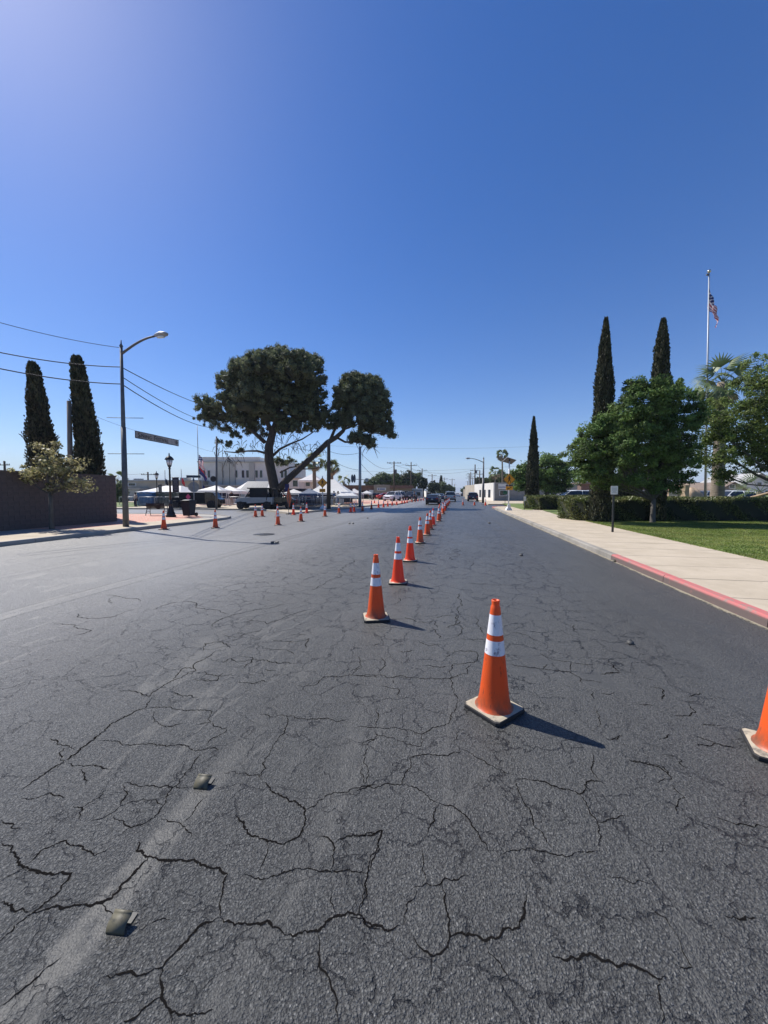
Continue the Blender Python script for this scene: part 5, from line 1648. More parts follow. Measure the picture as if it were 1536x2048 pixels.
for sx in (-.28, .28):
    o = link('wheel', wme, t); o.location = (sx + .02, .33, .13)
mb = MB(); mb.tube([(-.25, .36, .92), (-.25, .44, .95), (.25, .44, .95), (.25, .36, .92)], .018, 6); mb.build('handle', M['bin'], t)

# sign posts
def walker(parent, c, s, y=-.012):
    """walking figure decal, in the x-z plane"""
    mb = MB()
    def seg(a, b, w0, w1):
        a = Vector((a[0], 0, a[1])) * s; b = Vector((b[0], 0, b[1])) * s
        d = (b - a).normalized(); n = Vector((-d.z, 0, d.x))
        q = [a + n * w0 * s, a - n * w0 * s, b - n * w1 * s, b + n * w1 * s]
        mb.add([v + Vector((c[0], c[1] + y, c[2])) for v in q] + [v + Vector((c[0], c[1] + y - .004, c[2])) for v in q], [(0, 1, 2, 3), (7, 6, 5, 4), (0, 4, 5, 1), (1, 5, 6, 2), (2, 6, 7, 3), (3, 7, 4, 0)])
    r = .055
    vs = [Vector((c[0] + r * s * math.cos(a), c[1] + y, c[2] + .33 * s + r * s * math.sin(a))) for a in [k * math.pi / 5 for k in range(10)]]
    mb.add(vs + [v + Vector((0, -.004, 0)) for v in vs], [tuple(range(10)), tuple(range(19, 9, -1))] + [(i, (i + 1) % 10, 10 + (i + 1) % 10, 10 + i) for i in range(10)])
    seg((0, .27), (-.01, .02), .07, .055)
    seg((-.01, .03), (.10, -.16), .05, .035); seg((.10, -.15), (.13, -.34), .035, .03); seg((.13, -.34), (.19, -.34), .022, .02)
    seg((-.01, .03), (-.07, -.16), .05, .035); seg((-.07, -.15), (-.17, -.33), .035, .03); seg((-.17, -.33), (-.11, -.35), .022, .02)
    seg((.01, .24), (.14, .10), .03, .025); seg((.14, .11), (.19, .02), .025, .02)
    seg((-.02, .24), (-.14, .12), .03, .025); seg((-.14, .12), (-.17, .01), .025, .02)
    mb.build('pedestrian_figure', M['ink'], parent)
def cross_sign(label, base, z_sign, s, solar_top=None, plate='arrow', rz=0.0):
    t = thing('crossing_sign', label, 'road sign', base, rz)
    top = solar_top or z_sign + s * .9
    mb = MB(); mb.tube([(0, 0, 0), (0, 0, top)], .055, 10); mb.build('post', M['white_metal'], t)
    mb = MB(); mb.loft([[Vector((x * k, y * k, z)) for x, y in ((-.24, -.24), (.24, -.24), (.24, .24), (-.24, .24))] for z, k in ((0, 1), (.12, .9), (.30, .42), (.34, .3))]); mb.build('base_casing', M['white_metal'], t)
    mb = MB(); h = s / 2 * math.sqrt(2) 
    pts = [(0, -h), (h, 0), (0, h), (-h, 0)]
    mb.loft([[Vector((x, -.07, z_sign + z)) for x, z in pts], [Vector((x, -.085, z_sign + z)) for x, z in pts]])
    f = mb.build('diamond_panel', M['yellow'], t)
    bo = MB()
    for (x0, z0), (x1, z1) in zip(pts, pts[1:] + pts[:1]):
        a = Vector((x0 * .93, -.088, z_sign + z0 * .93)); b = Vector((x1 * .93, -.088, z_sign + z1 * .93))
        bo.tube([a, b], .010, 4)
    bo.build('border_line', M['ink'], f)
    walker(f, (0, -.085, z_sign), s * 1.05, y=-.004)
    zp = z_sign - h - .24
    mb = MB(); mb.box((0, -.08, zp), (.62 * s / .76, .014, .32)); pl_ = mb.build('plate', M['yellow'], t)
    a = MB()
    if plate == 'arrow':
        def q(p0, p1, w):
            d = (Vector(p1) - Vector(p0)).normalized(); n = Vector((-d.y, d.x)) * w
            v = [Vector(p0) + n, Vector(p0) - n, Vector(p1) - n, Vector(p1) + n]
            a.add([Vector((x.x, -.089, zp + x.y)) for x in v] + [Vector((x.x, -.093, zp + x.y)) for x in v], [(0, 1, 2, 3), (7, 6, 5, 4), (0, 4, 5, 1), (1, 5, 6, 2), (2, 6, 7, 3), (3, 7, 4, 0)])
        q((.18, .08), (-.10, -.06), .028)
        a.add([Vector((x, -.09, zp + z)) for x, z in ((-.20, -.11), (-.04, -.10), (-.12, .04))], [(0, 1, 2)])
        a.build('arrow', M['ink'], pl_)
        mb = MB(); mb.box((0, -.09, zp + .22), (.6, .06, .09)); mb.build('beacon_bar', M['ink'], t)
    else:
        for dx in (-.15, -.05, .05, .15):
            a.box((dx, -.09, zp), (.05, .004, .12))
        a.build('lettering', M['ink'], pl_)
    if solar_top:
        mb = MB(); mt = Matrix.Rotation(-.45, 3, 'X') @ Matrix.Rotation(.18, 3, 'Y')
        mb.box((0, 0, top + .05), (.85, .75, .04), .25, mt); sp = mb.build('solar_panel', M['solar'], t)
        fr = MB(); fr.box((0, .01, top + .075), (.89, .79, .02), .25, mt); fr.build('panel_frame', M['white_metal'], sp)
        mb = MB(); mb.box((0, -.12, zp - 1.6), (.25, .12, .32)); mb.build('control_box', M['white_metal'], t)
    return t
p = G(1017, 1020.5, KZ)
cross_sign('yellow crossing sign with solar panel on top and arrow plate, on the right kerb', p, P(1017, 959, p.y).z - KZ, .74, P(1019, 923, p.y).z - KZ)
p = G(645.5, 1017.5, KZ)
cross_sign('yellow pedestrian crossing sign by the park corner in front of the white peaked tent', p, P(646, 965.5, p.y).z - KZ, .70, None, 'text')
# white notice on dark post by the lawn
p = G(1225, 1064, KZ)
t = thing('notice_sign', 'small white notice plate on a dark square post at the lawn edge', 'sign', p, -.05)
zt = P(1224, 972, p.y).z - KZ
mb = MB(); mb.box((0, 0, (zt - .3) / 2), (.065, .05, zt - .25)); mb.build('post', M['black_iron'], t)
mb = MB(); mb.box((0, -.035, zt - .165), (.27, .012, .33)); f = bevel(mb.build('plate', M['sign_white'], t), .004)
mb = MB(); 
for dz, w in ((.08, .2), (.04, .17), (0.0, .2), (-.05, .12), (-.09, .16)): mb.box((0, -.0425, zt - .165 + dz), (w, .003, .012))
mb.build('print', M['sign_back'], f)
for px_, yb, yt, lb in ((1049, 1019.5, 993, 'thin post with a small white plate left of the lone cypress'), (1010, 1009.5, 982, 'thin dark post with a small green sign near the crossing sign')):
    p = G(px_, yb, KZ); zt = P(px_, yt, p.y).z - KZ
    t = thing('notice_sign', lb, 'sign', p)
    mb = MB(); mb.tube([(0, 0, 0), (0, 0, zt)], .03, 6); mb.build('post', M['galv_dark'], t)
    mb = MB(); mb.box((0, -.04, zt - .2), (.22 if px_ > 1020 else .5, .012, .38)); mb.build('plate', M['sign_white'] if px_ > 1020 else pm('sign_green', (.03, .16, .10), rough=.5), t)
# stop sign seen from behind with street name blades
p = G(389, 1031.5, KZ)
t = thing('stop_sign', 'octagonal road sign seen from behind with two street name blades, beside the bin', 'road sign', p, .35)
zt = P(389, 953, p.y).z - KZ
mb = MB(); mb.tube([(0, 0, 0), (0, 0, zt)], .03, 8); mb.build('post', M['galv'], t)
mb = MB(); zo = P(389, 974, p.y).z - KZ
oc = [(.36 * math.cos(math.pi / 8 + k * math.pi / 4), .36 * math.sin(math.pi / 8 + k * math.pi / 4)) for k in range(8)]
mb.loft([[Vector((x, .035, zo + z)) for x, z in oc], [Vector((x, .045, zo + z)) for x, z in oc]]); mb.build('octagon_panel', M['sign_back'], t)
mb = MB(); mb.box((0, 0, zt), (.85, .015, .16)); mb.build('street_name_blade', M['banner_edge'], t)
mb = MB(); mb.box((0, 0, zt - .22), (.015, .75, .16)); mb.build('street_name_blade', M['banner_edge'], t)
# small blue accessible sign near pine
p = G(575, 1018, KZ)
t = thing('blue_sign', 'small dark blue sign plate on a thin post in front of the pine trunk', 'sign', p, 0)
zt = P(574, 968, p.y).z - KZ
mb = MB(); mb.tube([(0, 0, 0), (0, 0, zt)], .03, 6); mb.build('post', M['galv_dark'], t)
mb = MB(); mb.box((0, -.04, zt - .35), (.38, .012, .7)); mb.build('plate', M['flag_blue'], t)

# ------------------------------------------------------------------ cables and banner
def cable(pts, label, sag=0.0, r=.018, n=16, name='overhead_cable', cat='cable', group=None):
    a, b = Vector(pts[0]), Vector(pts[1])
    mid = (a + b) / 2
    path = []
    for i in range(n + 1):
        t_ = i / n
        q = a.lerp(b, t_); q.z -= sag * 4 * t_ * (1 - t_)
        path.append(q)
    mb = MB(); mb.tube(path, r, 5)
    o = mb.build(name, M['wire'])
    tag(o, label, cat, group)
    return o
A1 = P(238, 695, SLY); A2 = P(242, 734, SLY); A3 = P(243, 768, SLY)
cable((A1, P(-60, 628, 13.0)), 'topmost thin cable running left from the street lamp out of frame', .12, .012)
cable((A2, P(-60, 692, 13.0)), 'middle cable running left from the street lamp across the cypresses', .15, .02)
cable((A3, P(-60, 724, 13.0)), 'lowest thick cable running left from the street lamp across the cypresses', .15, .022)
cable((A2, P(433, 816, 42)), 'upper cable running right from the street lamp into the pine', .3, .022)
cable((P(243, 753, SLY), P(433, 846, 41)), 'middle slack cable running right from the street lamp into the pine', .45, .02)
cable((A3, P(433, 856, 40)), 'lowest cable running right from the street lamp into the pine', .5, .024)
# banner
t = thing('festival_banner', 'long street banner reading SPRING FESTIVAL strung over the side street', 'banner', (0, 0, 0))
BL, BR = 38.0, 45.5
c = [P(270, 861, BL), P(357, 878.5, BR), P(357.5, 891, BR), P(270, 876, BL)]
ax = (c[1] - c[0]); W_ = ax.length; ex = ax.normalized(); ez = (c[0] - c[3]); H_ = ez.length; ez = ez.normalized(); en = ex.cross(ez).normalized()
if en.y > 0: en = -en
mt = Matrix(((ex.x, -en.x, ez.x, c[3].x), (ex.y, -en.y, ez.y, c[3].y), (ex.z, -en.z, ez.z, c[3].z), (0, 0, 0, 1)))
t.matrix_world = mt
mb = MB()
n_ = 16; vs = []; 
for i in range(n_ + 1):
    for j in (0, 1):
        vs.append((W_ * i / n_, .03 * math.sin(i * 1.7), H_ * j))
mb.add(vs + [(x, y + .01, z) for x, y, z in vs], [(2 * i, 2 * i + 2, 2 * i + 3, 2 * i + 1) for i in range(n_)] + [tuple(k + 2 * (n_ + 1) for k in (2 * i, 2 * i + 1, 2 * i + 3, 2 * i + 2)) for i in range(n_)])
mb.build('banner_cloth', M['banner'], t)
mb = MB(); mb.box((W_ / 2, -.04, H_ - .035), (W_, .01, .07)); mb.box((W_ / 2, -.04, .035), (W_, .01, .07)); mb.box((.04, -.04, H_ / 2), (.08, .008, H_)); mb.box((W_ - .04, -.04, H_ / 2), (.08, .008, H_))
mb.build('banner_edge', M['banner_edge'], t)
def text_obj(txt, size, mat, parent, loc, rot=(math.pi / 2, 0, 0), sx=1.0, ext=.006, name='lettering'):
    cu = bpy.data.curves.new('t', 'FONT'); cu.body = txt; cu.size = size; cu.extrude = ext; cu.resolution_u = 3
    o = bpy.data.objects.new('t', cu); COL.objects.link(o)
    dg = bpy.context.evaluated_depsgraph_get()
    me = bpy.data.meshes.new_from_object(o.evaluated_get(dg))
    bpy.data.objects.remove(o)
    me.materials.clear(); me.materials.append(mat)
    w = max(v.co.x for v in me.vertices) - min(v.co.x for v in me.vertices)
    ob = link(name, me, parent)
    ob.location = loc; ob.rotation_euler = rot; ob.scale = (sx, 1, 1)
    return ob, w
xx = W_ * .05
for word, rest in (('S', 'PRING'), ('F', 'ESTIVAL')):
    o, w = text_obj(word, H_ * .95, M['ink'], t, (xx, -.05, H_ * .17), sx=1.15); xx += w * 1.15 + .08
    o, w = text_obj(rest, H_ * .72, M['ink'], t, (xx, -.05, H_ * .20), sx=1.12); xx += w * 1.12 + .45
mb = MB(); mb.lathe([(.22, 0), (.22, .01)], 14); o = mb.build('emblem', M['galv_dark'], t); o.location = (W_ * .94, -.05, H_ * .5); o.rotation_euler = (math.pi / 2, 0, 0)
cable((c[0], P(150, 815, 28)), 'thin rope from the banner left end up towards the wall pole', .1, .012)
cable((c[1], P(433, 905, 52)), 'thin rope from the banner right end towards the park', .2, .012)

# ------------------------------------------------------------------ utility poles
def upole(px, ytop, Y, label, arms=(0.0,), tx=0, armw=2.4, r=.17, pale=False, rz=0.0, group='utility poles along the street'):
    b_ = Vector((P(px, 985, Y).x, Y, 0)); h = P(px, ytop, Y).z
    t = thing('utility_pole', label, 'utility pole', b_, rz, group)
    mb = MB(); mb.tube([(0, 0, 0), (0, 0, h)], [r, r * .7], 8); mb.build('pole', M['wood_pole_pale' if pale else 'wood_pole'], t)
    for k, dz in enumerate(arms):
        mb = MB(); mb.box((0, -.12, h - .35 - dz), (armw, .10, .12)); ar = mb.build('crossarm', M['wood_pole'], t)
        ins = MB()
        for dx in (-.46, -.28, .28, .46):
            ins.lathe([(.05, 0), (.07, .06), (.04, .14), (.03, .2)], 6, (dx * armw, -.12, h - .29 - dz))
        ins.build('insulators', M['galv_dark'], ar)
    if tx:
        mb = MB(); mb.lathe([(.26, 0), (.28, .05), (.28, .9), (.2, 1.0)], 12, (.35, -.1, h - 2.8)); mb.build('transformer', M['galv_dark'], t)
    return Vector((b_.x, Y, h)), t
T = {}
T['a'], _ = upole(788, 923, 84, 'dark utility pole with a wide crossarm and transformer in front of the tan shop', (0,), 1, 3.2, .2)
T['b'], _ = upole(822, 924, 100, 'utility pole with a high crossarm at the right end of the brick shop', (.6, 4), 0, 3.0, .19)
T['c'], _ = upole(844, 937, 122, 'pale utility pole in front of the narrow round dark tree', (.4,), 0, 3.2, .22, True)
T['d'], _ = upole(864, 948, 150, 'pale utility pole in front of the ball-shaped tree', (.4,), 0, 3.4, .24, True)
T['e'], _ = upole(888, 955, 185, 'pale far utility pole right of the ball-shaped tree', (.4,), 0, 3.4, .24, True)
T['f'], _ = upole(904, 957, 225, 'small far utility pole at the left side of the street end', (.4,), 0, 3.4, .26, True)
T['f2'], _ = upole(909, 968, 330, 'tiny utility pole near the vanishing point on the left', (.4,), 0, 3.4, .3, True)
T['g'], _ = upole(949.5, 929, 118, 'tall dark utility pole with transformer on the right side, left of the far street lamp', (1.6,), 1, 3.2, .24)
T['h'], _ = upole(959, 942, 110, 'shorter dark wooden pole just left of the far street lamp', (.6,), 0, 2.2, .22)
T['i'], _ = upole(941, 944, 165, 'double-arm utility pole on the right side, second beyond the tallest', (.4, 1.8), 0, 3.4, .26)
T['j'], _ = upole(938, 947, 190, 'double-arm utility pole on the right side, leftmost of the close pair', (.4, 2.0), 0, 3.6, .28)
T['k'], _ = upole(945, 955, 240, 'faint far utility pole behind the tallest right-hand pole', (.4,), 0, 3.4, .28)
T['l'], _ = upole(935, 962, 300, 'tiny far utility pole on the right near the street end', (.4,), 0, 3.6, .3)
upole(12, 922, 60, 'small utility pole showing above the left end of the block wall', (.3, 2.0), 0, 1.9, .2)
upole(297, 944, 75, 'utility pole with two transformers above the beige building roof', (0.2,), 1, 2.6, .2)
order = ['a', 'b', 'c', 'd', 'e', 'f', 'f2']
nm = {'a': 'tan shop', 'b': 'brick shop corner', 'c': 'narrow tree', 'd': 'ball-shaped tree', 'e': 'far left trees', 'f': 'street end', 'f2': 'vanishing point'}
for x, y in zip(order, order[1:]):
    for s_, sd in ((-1, 'left'), (1, 'right')):
        cable((T[x] + Vector((1.3 * s_, -.1, -.3)), T[y] + Vector((1.3 * s_, -.1, -.5))), f'{sd} wire between the poles at the {nm[x]} and the {nm[y]}', .6, .022)
sp = P(720, 905, G(720, 1014).y)
cable((sp, T['a'] + Vector((0, 0, -1))), 'high wire from the pale steel pole down to the tan shop pole', 1.2, .022)
cable((P(720, 925, 43.5), T['a'] + Vector((0, 0, -3.5))), 'lower slack wire from the pale steel pole to the tan shop pole', 1.5, .022)
cable((P(657, 902, 38), sp), 'wire between the dark wooden pole and the pale steel pole', .3, .018)
cable((P(657, 915, 38), P(720, 940, 43.5)), 'lower wire between the dark wooden pole and the pale steel pole', .3, .018)
cable((P(545, 880, 40), P(657, 905, 38)), 'wire from the pine to the dark wooden pole', .25, .018)
cable((T['a'] + Vector((0, 0, -.8)), T['g'] + Vector((0, 0, -1.5))), 'long wire crossing high over the street between the two tallest poles', 1.6, .022)
cable((P(560, 885, 80), P(1062, 893, 80)), 'very faint high wire crossing the whole street above the shops', .8, .014)
cable((P(690, 942, 90), P(1062, 930, 90)), 'faint wire crossing the street at the height of the lamp arm', .6, .016)
for x, y in zip(['g', 'i', 'j', 'k'], ['i', 'j', 'k', 'l']):
    cable((T[x] + Vector((1.2, 0, -1)), T[y] + Vector((1.2, 0, -.5))), f'right-hand wire on the {["near", "second", "third", "farthest"]["gijk".index(x)]} span of the right pole line', .6, .024)
cable((P(250, 948, 75), P(297, 945, 75)), 'short wire running left from the pole above the beige roof', .2, .02)

# ------------------------------------------------------------------ buildings
def wall_box(name, mat, parent, x0, x1, y0, y1, z0, z1):
    mb = MB(); mb.box(((x0 + x1) / 2, (y0 + y1) / 2, (z0 + z1) / 2), (x1 - x0, y1 - y0, z1 - z0))
    return mb.build(name, M[mat] if isinstance(mat, str) else mat, parent)
def win(parent, x, z, w, h, y=0.0, frame='white_metal', mull=0):
    """window on a facade facing -y at local y"""
    f = MB(); t_ = .07
    f.box((x, y - .04, z + h / 2 + t_ / 2), (w + 2 * t_, .12, t_)); f.box((x, y - .06, z - h / 2 - t_ / 2), (w + 2 * t_, .18, t_))
    f.box((x - w / 2 - t_ / 2, y - .04, z), (t_, .12, h)); f.box((x + w / 2 + t_ / 2, y - .04, z), (t_, .12, h))
    for k in range(mull): f.box((x - w / 2 + w * (k + 1) / (mull + 1), y - .04, z), (.04, .08, h))
    fo = f.build('window', M[frame], parent)
    g = MB(); g.box((x, y - .012, z), (w, .02, h)); g.build('pane', M['window'], fo)
    return fo
def door(parent, x, w, h, y=0.0, mat='window', z0=0):
    f = MB(); f.box((x, y - .03, z0 + h / 2), (w + .16, .08, h + .08)); fo = f.build('door', M['stucco_rib'], parent)
    g = MB(); g.box((x, y - .08, z0 + h / 2 - .02), (w, .03, h - .04)); g.build('door_leaf', M[mat], fo)

# white two-storey building behind the pine
Yb = 76.0
x0 = P(398, 985, Yb).x; x1 = P(579, 985, Yb).x; zt = P(450, 914, Yb).z
wb = thing('civic_building', 'large pale two-storey building with pilasters and narrow paired windows behind the pine', 'building', ((x0 + x1) / 2, Yb, 0))
hw = (x1 - x0) / 2
wall_box('wall', 'stucco', wb, -hw, hw, 0, 16, 0, zt - .8)
wall_box('parapet', 'stucco', wb, -hw + .6, hw - 6, -.004, 15.5, zt - .8, zt)
wall_box('cornice', 'stucco_rib', wb, -hw - .1, hw + .1, -.25, -.004, zt - 1.1, zt - .85)
s = Yb / FPX
def lx(px_): return P(px_, 985, Yb).x - (x0 + x1) / 2
zw = P(420, 948, Yb).z; 
for a, b2 in ((437, 4), (451, 0), (462, 0), (500, 4)):
    wall_box('pilaster', 'stucco_rib', wb, lx(a) - .0, lx(a) + 1.0, -.35, -.005, 0, zt - 1.3)
for px_ in (410, 419, 437.5, 445.5, 458, 465, 474, 487, 496, 514, 523, 541, 550, 565, 572):
    win(wb, lx(px_), zw, .55 if px_ not in (458, 465, 474) else .42, 1.5, 0)
wall_box('canopy', 'roof_grey', wb, -hw + 1, hw - 2, -2.2, -.4, P(450, 973, Yb).z, P(450, 970, Yb).z)
for k in range(6):
    win(wb, -hw + 2.2 + k * 2.8, 1.5, 1.6, 1.5, 0, mull=1)
an = thing('white_annex', 'small white two-storey annex with dark windows right of the pine trunk', 'building', (P(607, 985, 74).x, 74, 0))
wall_box('wall', 'stucco', an, -2.9, 2.0, 0, 8, 0, P(600, 957, 74).z)
wall_box('roof', 'roof_grey', an, -3.1, 2.2, -.6, 8.2, P(600, 957, 74).z, P(600, 955.5, 74).z)
win(an, -1.6, P(600, 967, 74).z, 1.0, 1.2); win(an, .9, P(600, 967, 74).z, .8, 1.1); win(an, -.4, 1.6, 1.4, 1.4)
# flags on half mast in front
p = Vector((P(398, 985, 66).x, 66, .1))
t = thing('flagpole', 'thin pole with two limp flags at half mast before the pale building', 'flagpole', p)
hz = P(396, 852, 66).z
mb = MB(); mb.tube([(0, 0, 0), (0, 0, hz)], [.09, .05], 8); mb.build('pole', M['galv'], t)
def limp_flag(parent, top, W, H, mats, name='flag', fold=.12, drop=.9, out=.45, n=26, m=26, seed=0):
    me = MB()
    rg = random.Random(seed)
    ph = rg.uniform(0, 6)
    P_ = []
    for i in range(m + 1):      # hoist
        for j in range(n + 1):  # fly
            s_ = j / n; tt = i / m
            x = out * W * (math.sin(s_ * 1.5) ** .8 if s_ > 0 else 0) * (1 - .35 * math.sin(3.1 * (s_ + tt) + ph) * .5)
            y = fold * math.sin(s_ * 14 + ph + tt * 2) * (s_ ** .5) + .06 * math.sin(tt * 9 + s_ * 5)
            z = -tt * H - s_ * W * drop * (1 - .25 * tt)
            P_.append(Vector((top[0] + x, top[1] + y, top[2] + z)))
    fs = [];
    me.add(P_, [])
    for i in range(m):
        for j in range(n):
            a = i * (n + 1) + j
            me.f.append((a, a + 1, a + n + 2, a + n + 1)); me.sm.append(True)
            me.mi.append(mats((j + .5) / n, (i + .5) / m))
    return me
def us(s_, tt):
    if s_ < .42 and tt < 7 / 13: return 2 if (int(s_ * 26) + int(tt * 22)) % 4 else 1
    return 0 if int(tt * 13) % 2 == 0 else 1
me = limp_flag(None, (.1, 0, P(398, 910, 66).z), 2.4, 1.8, us, n=26, m=26)
me.build('stars_and_stripes_flag', [M['flag_red'], M['flag_white'], M['flag_blue']], t)
def az(s_, tt):
    return 2 if tt > .5 else (0 if int(s_ * 12) % 2 else 3)
me = limp_flag(None, (.1, 0, P(398, 932, 66).z), 2.6, 1.5, lambda s_, tt: 2 if tt > .35 else 0, n=16, m=14, seed=3)
me.build('dark_flag', [M['flag_red'], M['flag_white'], M['flag_blue']], t)
# big flagpole on the right
Yf = 28.0
p = Vector((P(1411, 1000, Yf).x, Yf, .14))
t = thing('flagpole', 'tall white flagpole with ball top and limp striped flag, right of the leafy tree', 'flagpole', p)
hz = P(1418, 548, Yf).z - .14; FL = P(1418, 548, Yf).x - p.x
mb = MB(); mb.tube([(0, 0, 0), (FL * .5, 0, hz * .5), (FL, 0, hz)], [.085, .06, .035], 10); mb.build('pole', M['pole_grey'], t)
mb = MB(); mb.lathe([(.02, 0), (.10, .05), (.13, .13), (.10, .21), (.02, .26)], 14, (FL, 0, hz + .06)); mb.build('finial_ball', M['gold_ball'], t)
mb = MB(); mb.tube([(FL, 0, hz), (FL, 0, hz + .08)], .03, 8); mb.box((FL - .09, 0, hz - .05), (.2, .08, .1)); mb.build('truck', M['galv_dark'], t)
mb = MB(); mb.tube([(FL + .06, -.02, hz - .1), (FL * .5 + .08, -.04, hz * .5), (.10, -.03, 1.2)], .006, 4); mb.build('halyard', M['sign_white'], t)
ztop = P(1420, 577, Yf).z - .14
me = limp_flag(None, (FL + .04, 0, ztop), 1.95, 1.5, us, n=39, m=26, out=.34, drop=.88, fold=.12, seed=2)
me.build('flag', [M['flag_red'], M['flag_white'], M['flag_blue']], t)

# beige low building
Yb = 72.0
x0 = P(222, 985, Yb).x; x1 = P(397, 985, Yb).x
bb = thing('low_beige_building', 'long flat-roofed beige building behind the white walled tent on the left', 'building', ((x0 + x1) / 2, Yb, 0))
hw = (x1 - x0) / 2; zt = P(300, 960, Yb).z
wall_box('wall', 'beige', bb, -hw + 3, hw, 0, 14, 0, zt - .25)
wall_box('roof', 'roof_grey', bb, -hw + 2.8, hw + .2, -.3, 14.2, zt - .25, zt)
wall_box('wall', 'grey_panel', bb, -hw, -hw + 7.5, -3, -.01, 0, P(270, 979, Yb).z)
wall_box('roof', 'roof_grey', bb, -hw - .2, -hw + 7.7, -3.3, -.012, P(270, 979, Yb).z, P(270, 977, Yb).z + .05)
win(bb, P(265, 985, Yb).x - (x0 + x1) / 2, P(265, 969, Yb).z, 1.4, .5)
for k in range(5): win(bb, -hw + 10 + k * 1.9, 1.6, 1.1, 1.3)
mb = MB(); mb.box((4.5, 3, zt + .25), (1.5, 1.5, .6)); mb.box((-5, 3, zt + .12), (1.6, .9, .5), .4); mb.build('rooftop_unit', M['galv'], bb)
# brick shop with tan front
Yb = 92.0
def X(px_): return P(px_, 985, Yb).x
cx = (X(672) + X(842)) / 2
bs = thing('brick_shop', 'long low brick shop with a tan front and white sign beyond the tents', 'building', (cx, Yb, 0))
def lx(px_): return X(px_) - cx
def zz(py_): return P(760, py_, Yb).z
wall_box('wall', 'brick_far', bs, lx(672), lx(748), 0, 16, 0, zz(971.5))
wall_box('roof_edge', 'roof_brown', bs, lx(671), lx(748) - .01, -.3, 16, zz(971.5), zz(970.3))
wall_box('tan_front', 'tan', bs, lx(748), lx(780), -.6, 15, 0, zz(969.5))
wall_box('wall', 'tan', bs, lx(780) + .01, lx(824), 0, 14, 0, zz(977))
wall_box('fascia', 'brick_far', bs, lx(780) + .01, lx(826), -1.6, 14, zz(977) + .003, zz(971))
for px_ in (789, 800, 812): win(bs, lx(px_), 1.7, 1.1, .8)
wall_box('roller_door_opening', 'dark', bs, lx(722), lx(737), -.05, -.004, 0, zz(981))
wall_box('white_door', 'white_metal', bs, lx(737.5), lx(747), -.06, -.006, 0, zz(980))
sg = wall_box('sign_board', 'sign_white', bs, lx(754), lx(772), -.72, -.605, zz(981), zz(975.5))
mb = MB(); mb.box((lx(764.5), -.735, (zz(981) + zz(975.5)) / 2), (lx(770) - lx(759.5), .01, .28)); mb.build('lettering', M['ink_blue'], sg)
mb = MB(); mb.lathe([(.2, 0), (.2, .01)], 12); o = mb.build('emblem', M['ink_blue'], sg); o.location = (lx(757), -.73, (zz(981) + zz(975.5)) / 2); o.rotation_euler = (math.pi / 2, 0, 0)
# low white building
Yb = 104
cx = X(830)
lb_ = thing('low_white_building', 'small low white building with a painted sign band left of the black sedan', 'building', (cx, Yb, 0))
wall_box('wall', 'stucco', lb_, X(814) - cx, X(846) - cx, 0, 10, 0, P(830, 977, Yb).z)
wall_box('sign_band', 'grey_panel', lb_, X(816) - cx, X(844) - cx, -.06, -.004, P(830, 983, Yb).z, P(830, 979.5, Yb).z)
win(lb_, X(822) - cx, 1.3, 1.4, 1.0, 0); win(lb_, X(836) - cx, 1.3, 1.4, 1.0, 0)
Yb = 140
cx = X(868)
lb_ = thing('low_white_building', 'far low pale building beyond the ball-shaped tree', 'building', (cx, Yb, 0))
wall_box('wall', 'stucco', lb_, X(852) - cx, X(898) - cx, 0, 10, 0, P(830, 981.5, Yb).z)
for k in range(4): win(lb_, X(858 + k * 10) - cx, 1.2, 1.6, 1.0, 0)
# grey block building on the right
Yb = 70
cx = (X(980) + X(1160)) / 2
gb = thing('grey_block_building', 'grey block building with a white gable end wall and blue-white sign behind the crossing sign', 'building', (cx, Yb, 0))
def lx(px_): return X(px_) - cx
zt = P(1000, 966.5, Yb).z
wall_box('wall', 'grey_block', gb, lx(989), lx(1065), 0, 12, 0, zt)
wall_box('roof_edge', 'roof_grey', gb, lx(989) - .05, lx(1065), -.08, 12, zt, zt + .12)
wall_box('wall', 'grey_block', gb, lx(1066), lx(1160), 1, 12, 0, P(1000, 968, Yb).z)
mb = MB(); yb = 14.5
xa = lx(989) - .01
poly = [(xa - .25, -.2), (xa, -.2), (xa - .0, yb), (xa - .25, yb)]
mb.prism(poly, 0, zt + .1); mb.build('end_wall', M['stucco'], gb)
sg = wall_box('sign_board', 'sign_white', gb, lx(996), lx(1012), -.12, -.004, P(1000, 978, Yb).z, P(1000, 967.5, Yb).z)
wall_box('sign_stripe', 'ink_blue', sg, lx(996.3), lx(1011.7), -.13, -.125, P(1000, 975, Yb).z, P(1000, 973.5, Yb).z)
win(gb, lx(1006.5), P(1000, 986, Yb).z, 1.3, .95)
for px_ in (1112, 1140): win(gb, lx(px_), 1.4, 1.2, 1.0, 1)
sg = wall_box('sign_board', 'ink_blue', gb, lx(1118), lx(1132), .88, .995, P(1000, 973, Yb).z, P(1000, 967, Yb).z)
for k in range(3):
    g = MB(); g.box((xa - .27, 2.5 + k * 3.4, 1.5), (.03, 1.5, 1.5)); g.build('window', M['window'], gb)
# brown brick building behind the leafy trees
Yb = 78
cx = X(1260)
gb = thing('brown_brick_building', 'long brown brick building with a dark roof behind the leafy tree and stone monument', 'building', (cx, Yb, 0))
wall_box('wall', 'brick_far', gb, X(1162) - cx, X(1440) - cx, 0, 14, 0, P(1200, 968, Yb).z)
wall_box('roof', 'roof_brown', gb, X(1160) - cx, X(1442) - cx, -.5, 14.5, P(1200, 968, Yb).z, P(1200, 964.5, Yb).z)
for k in range(9): win(gb, X(1180 + k * 28) - cx, 1.6, 1.3, 1.1)
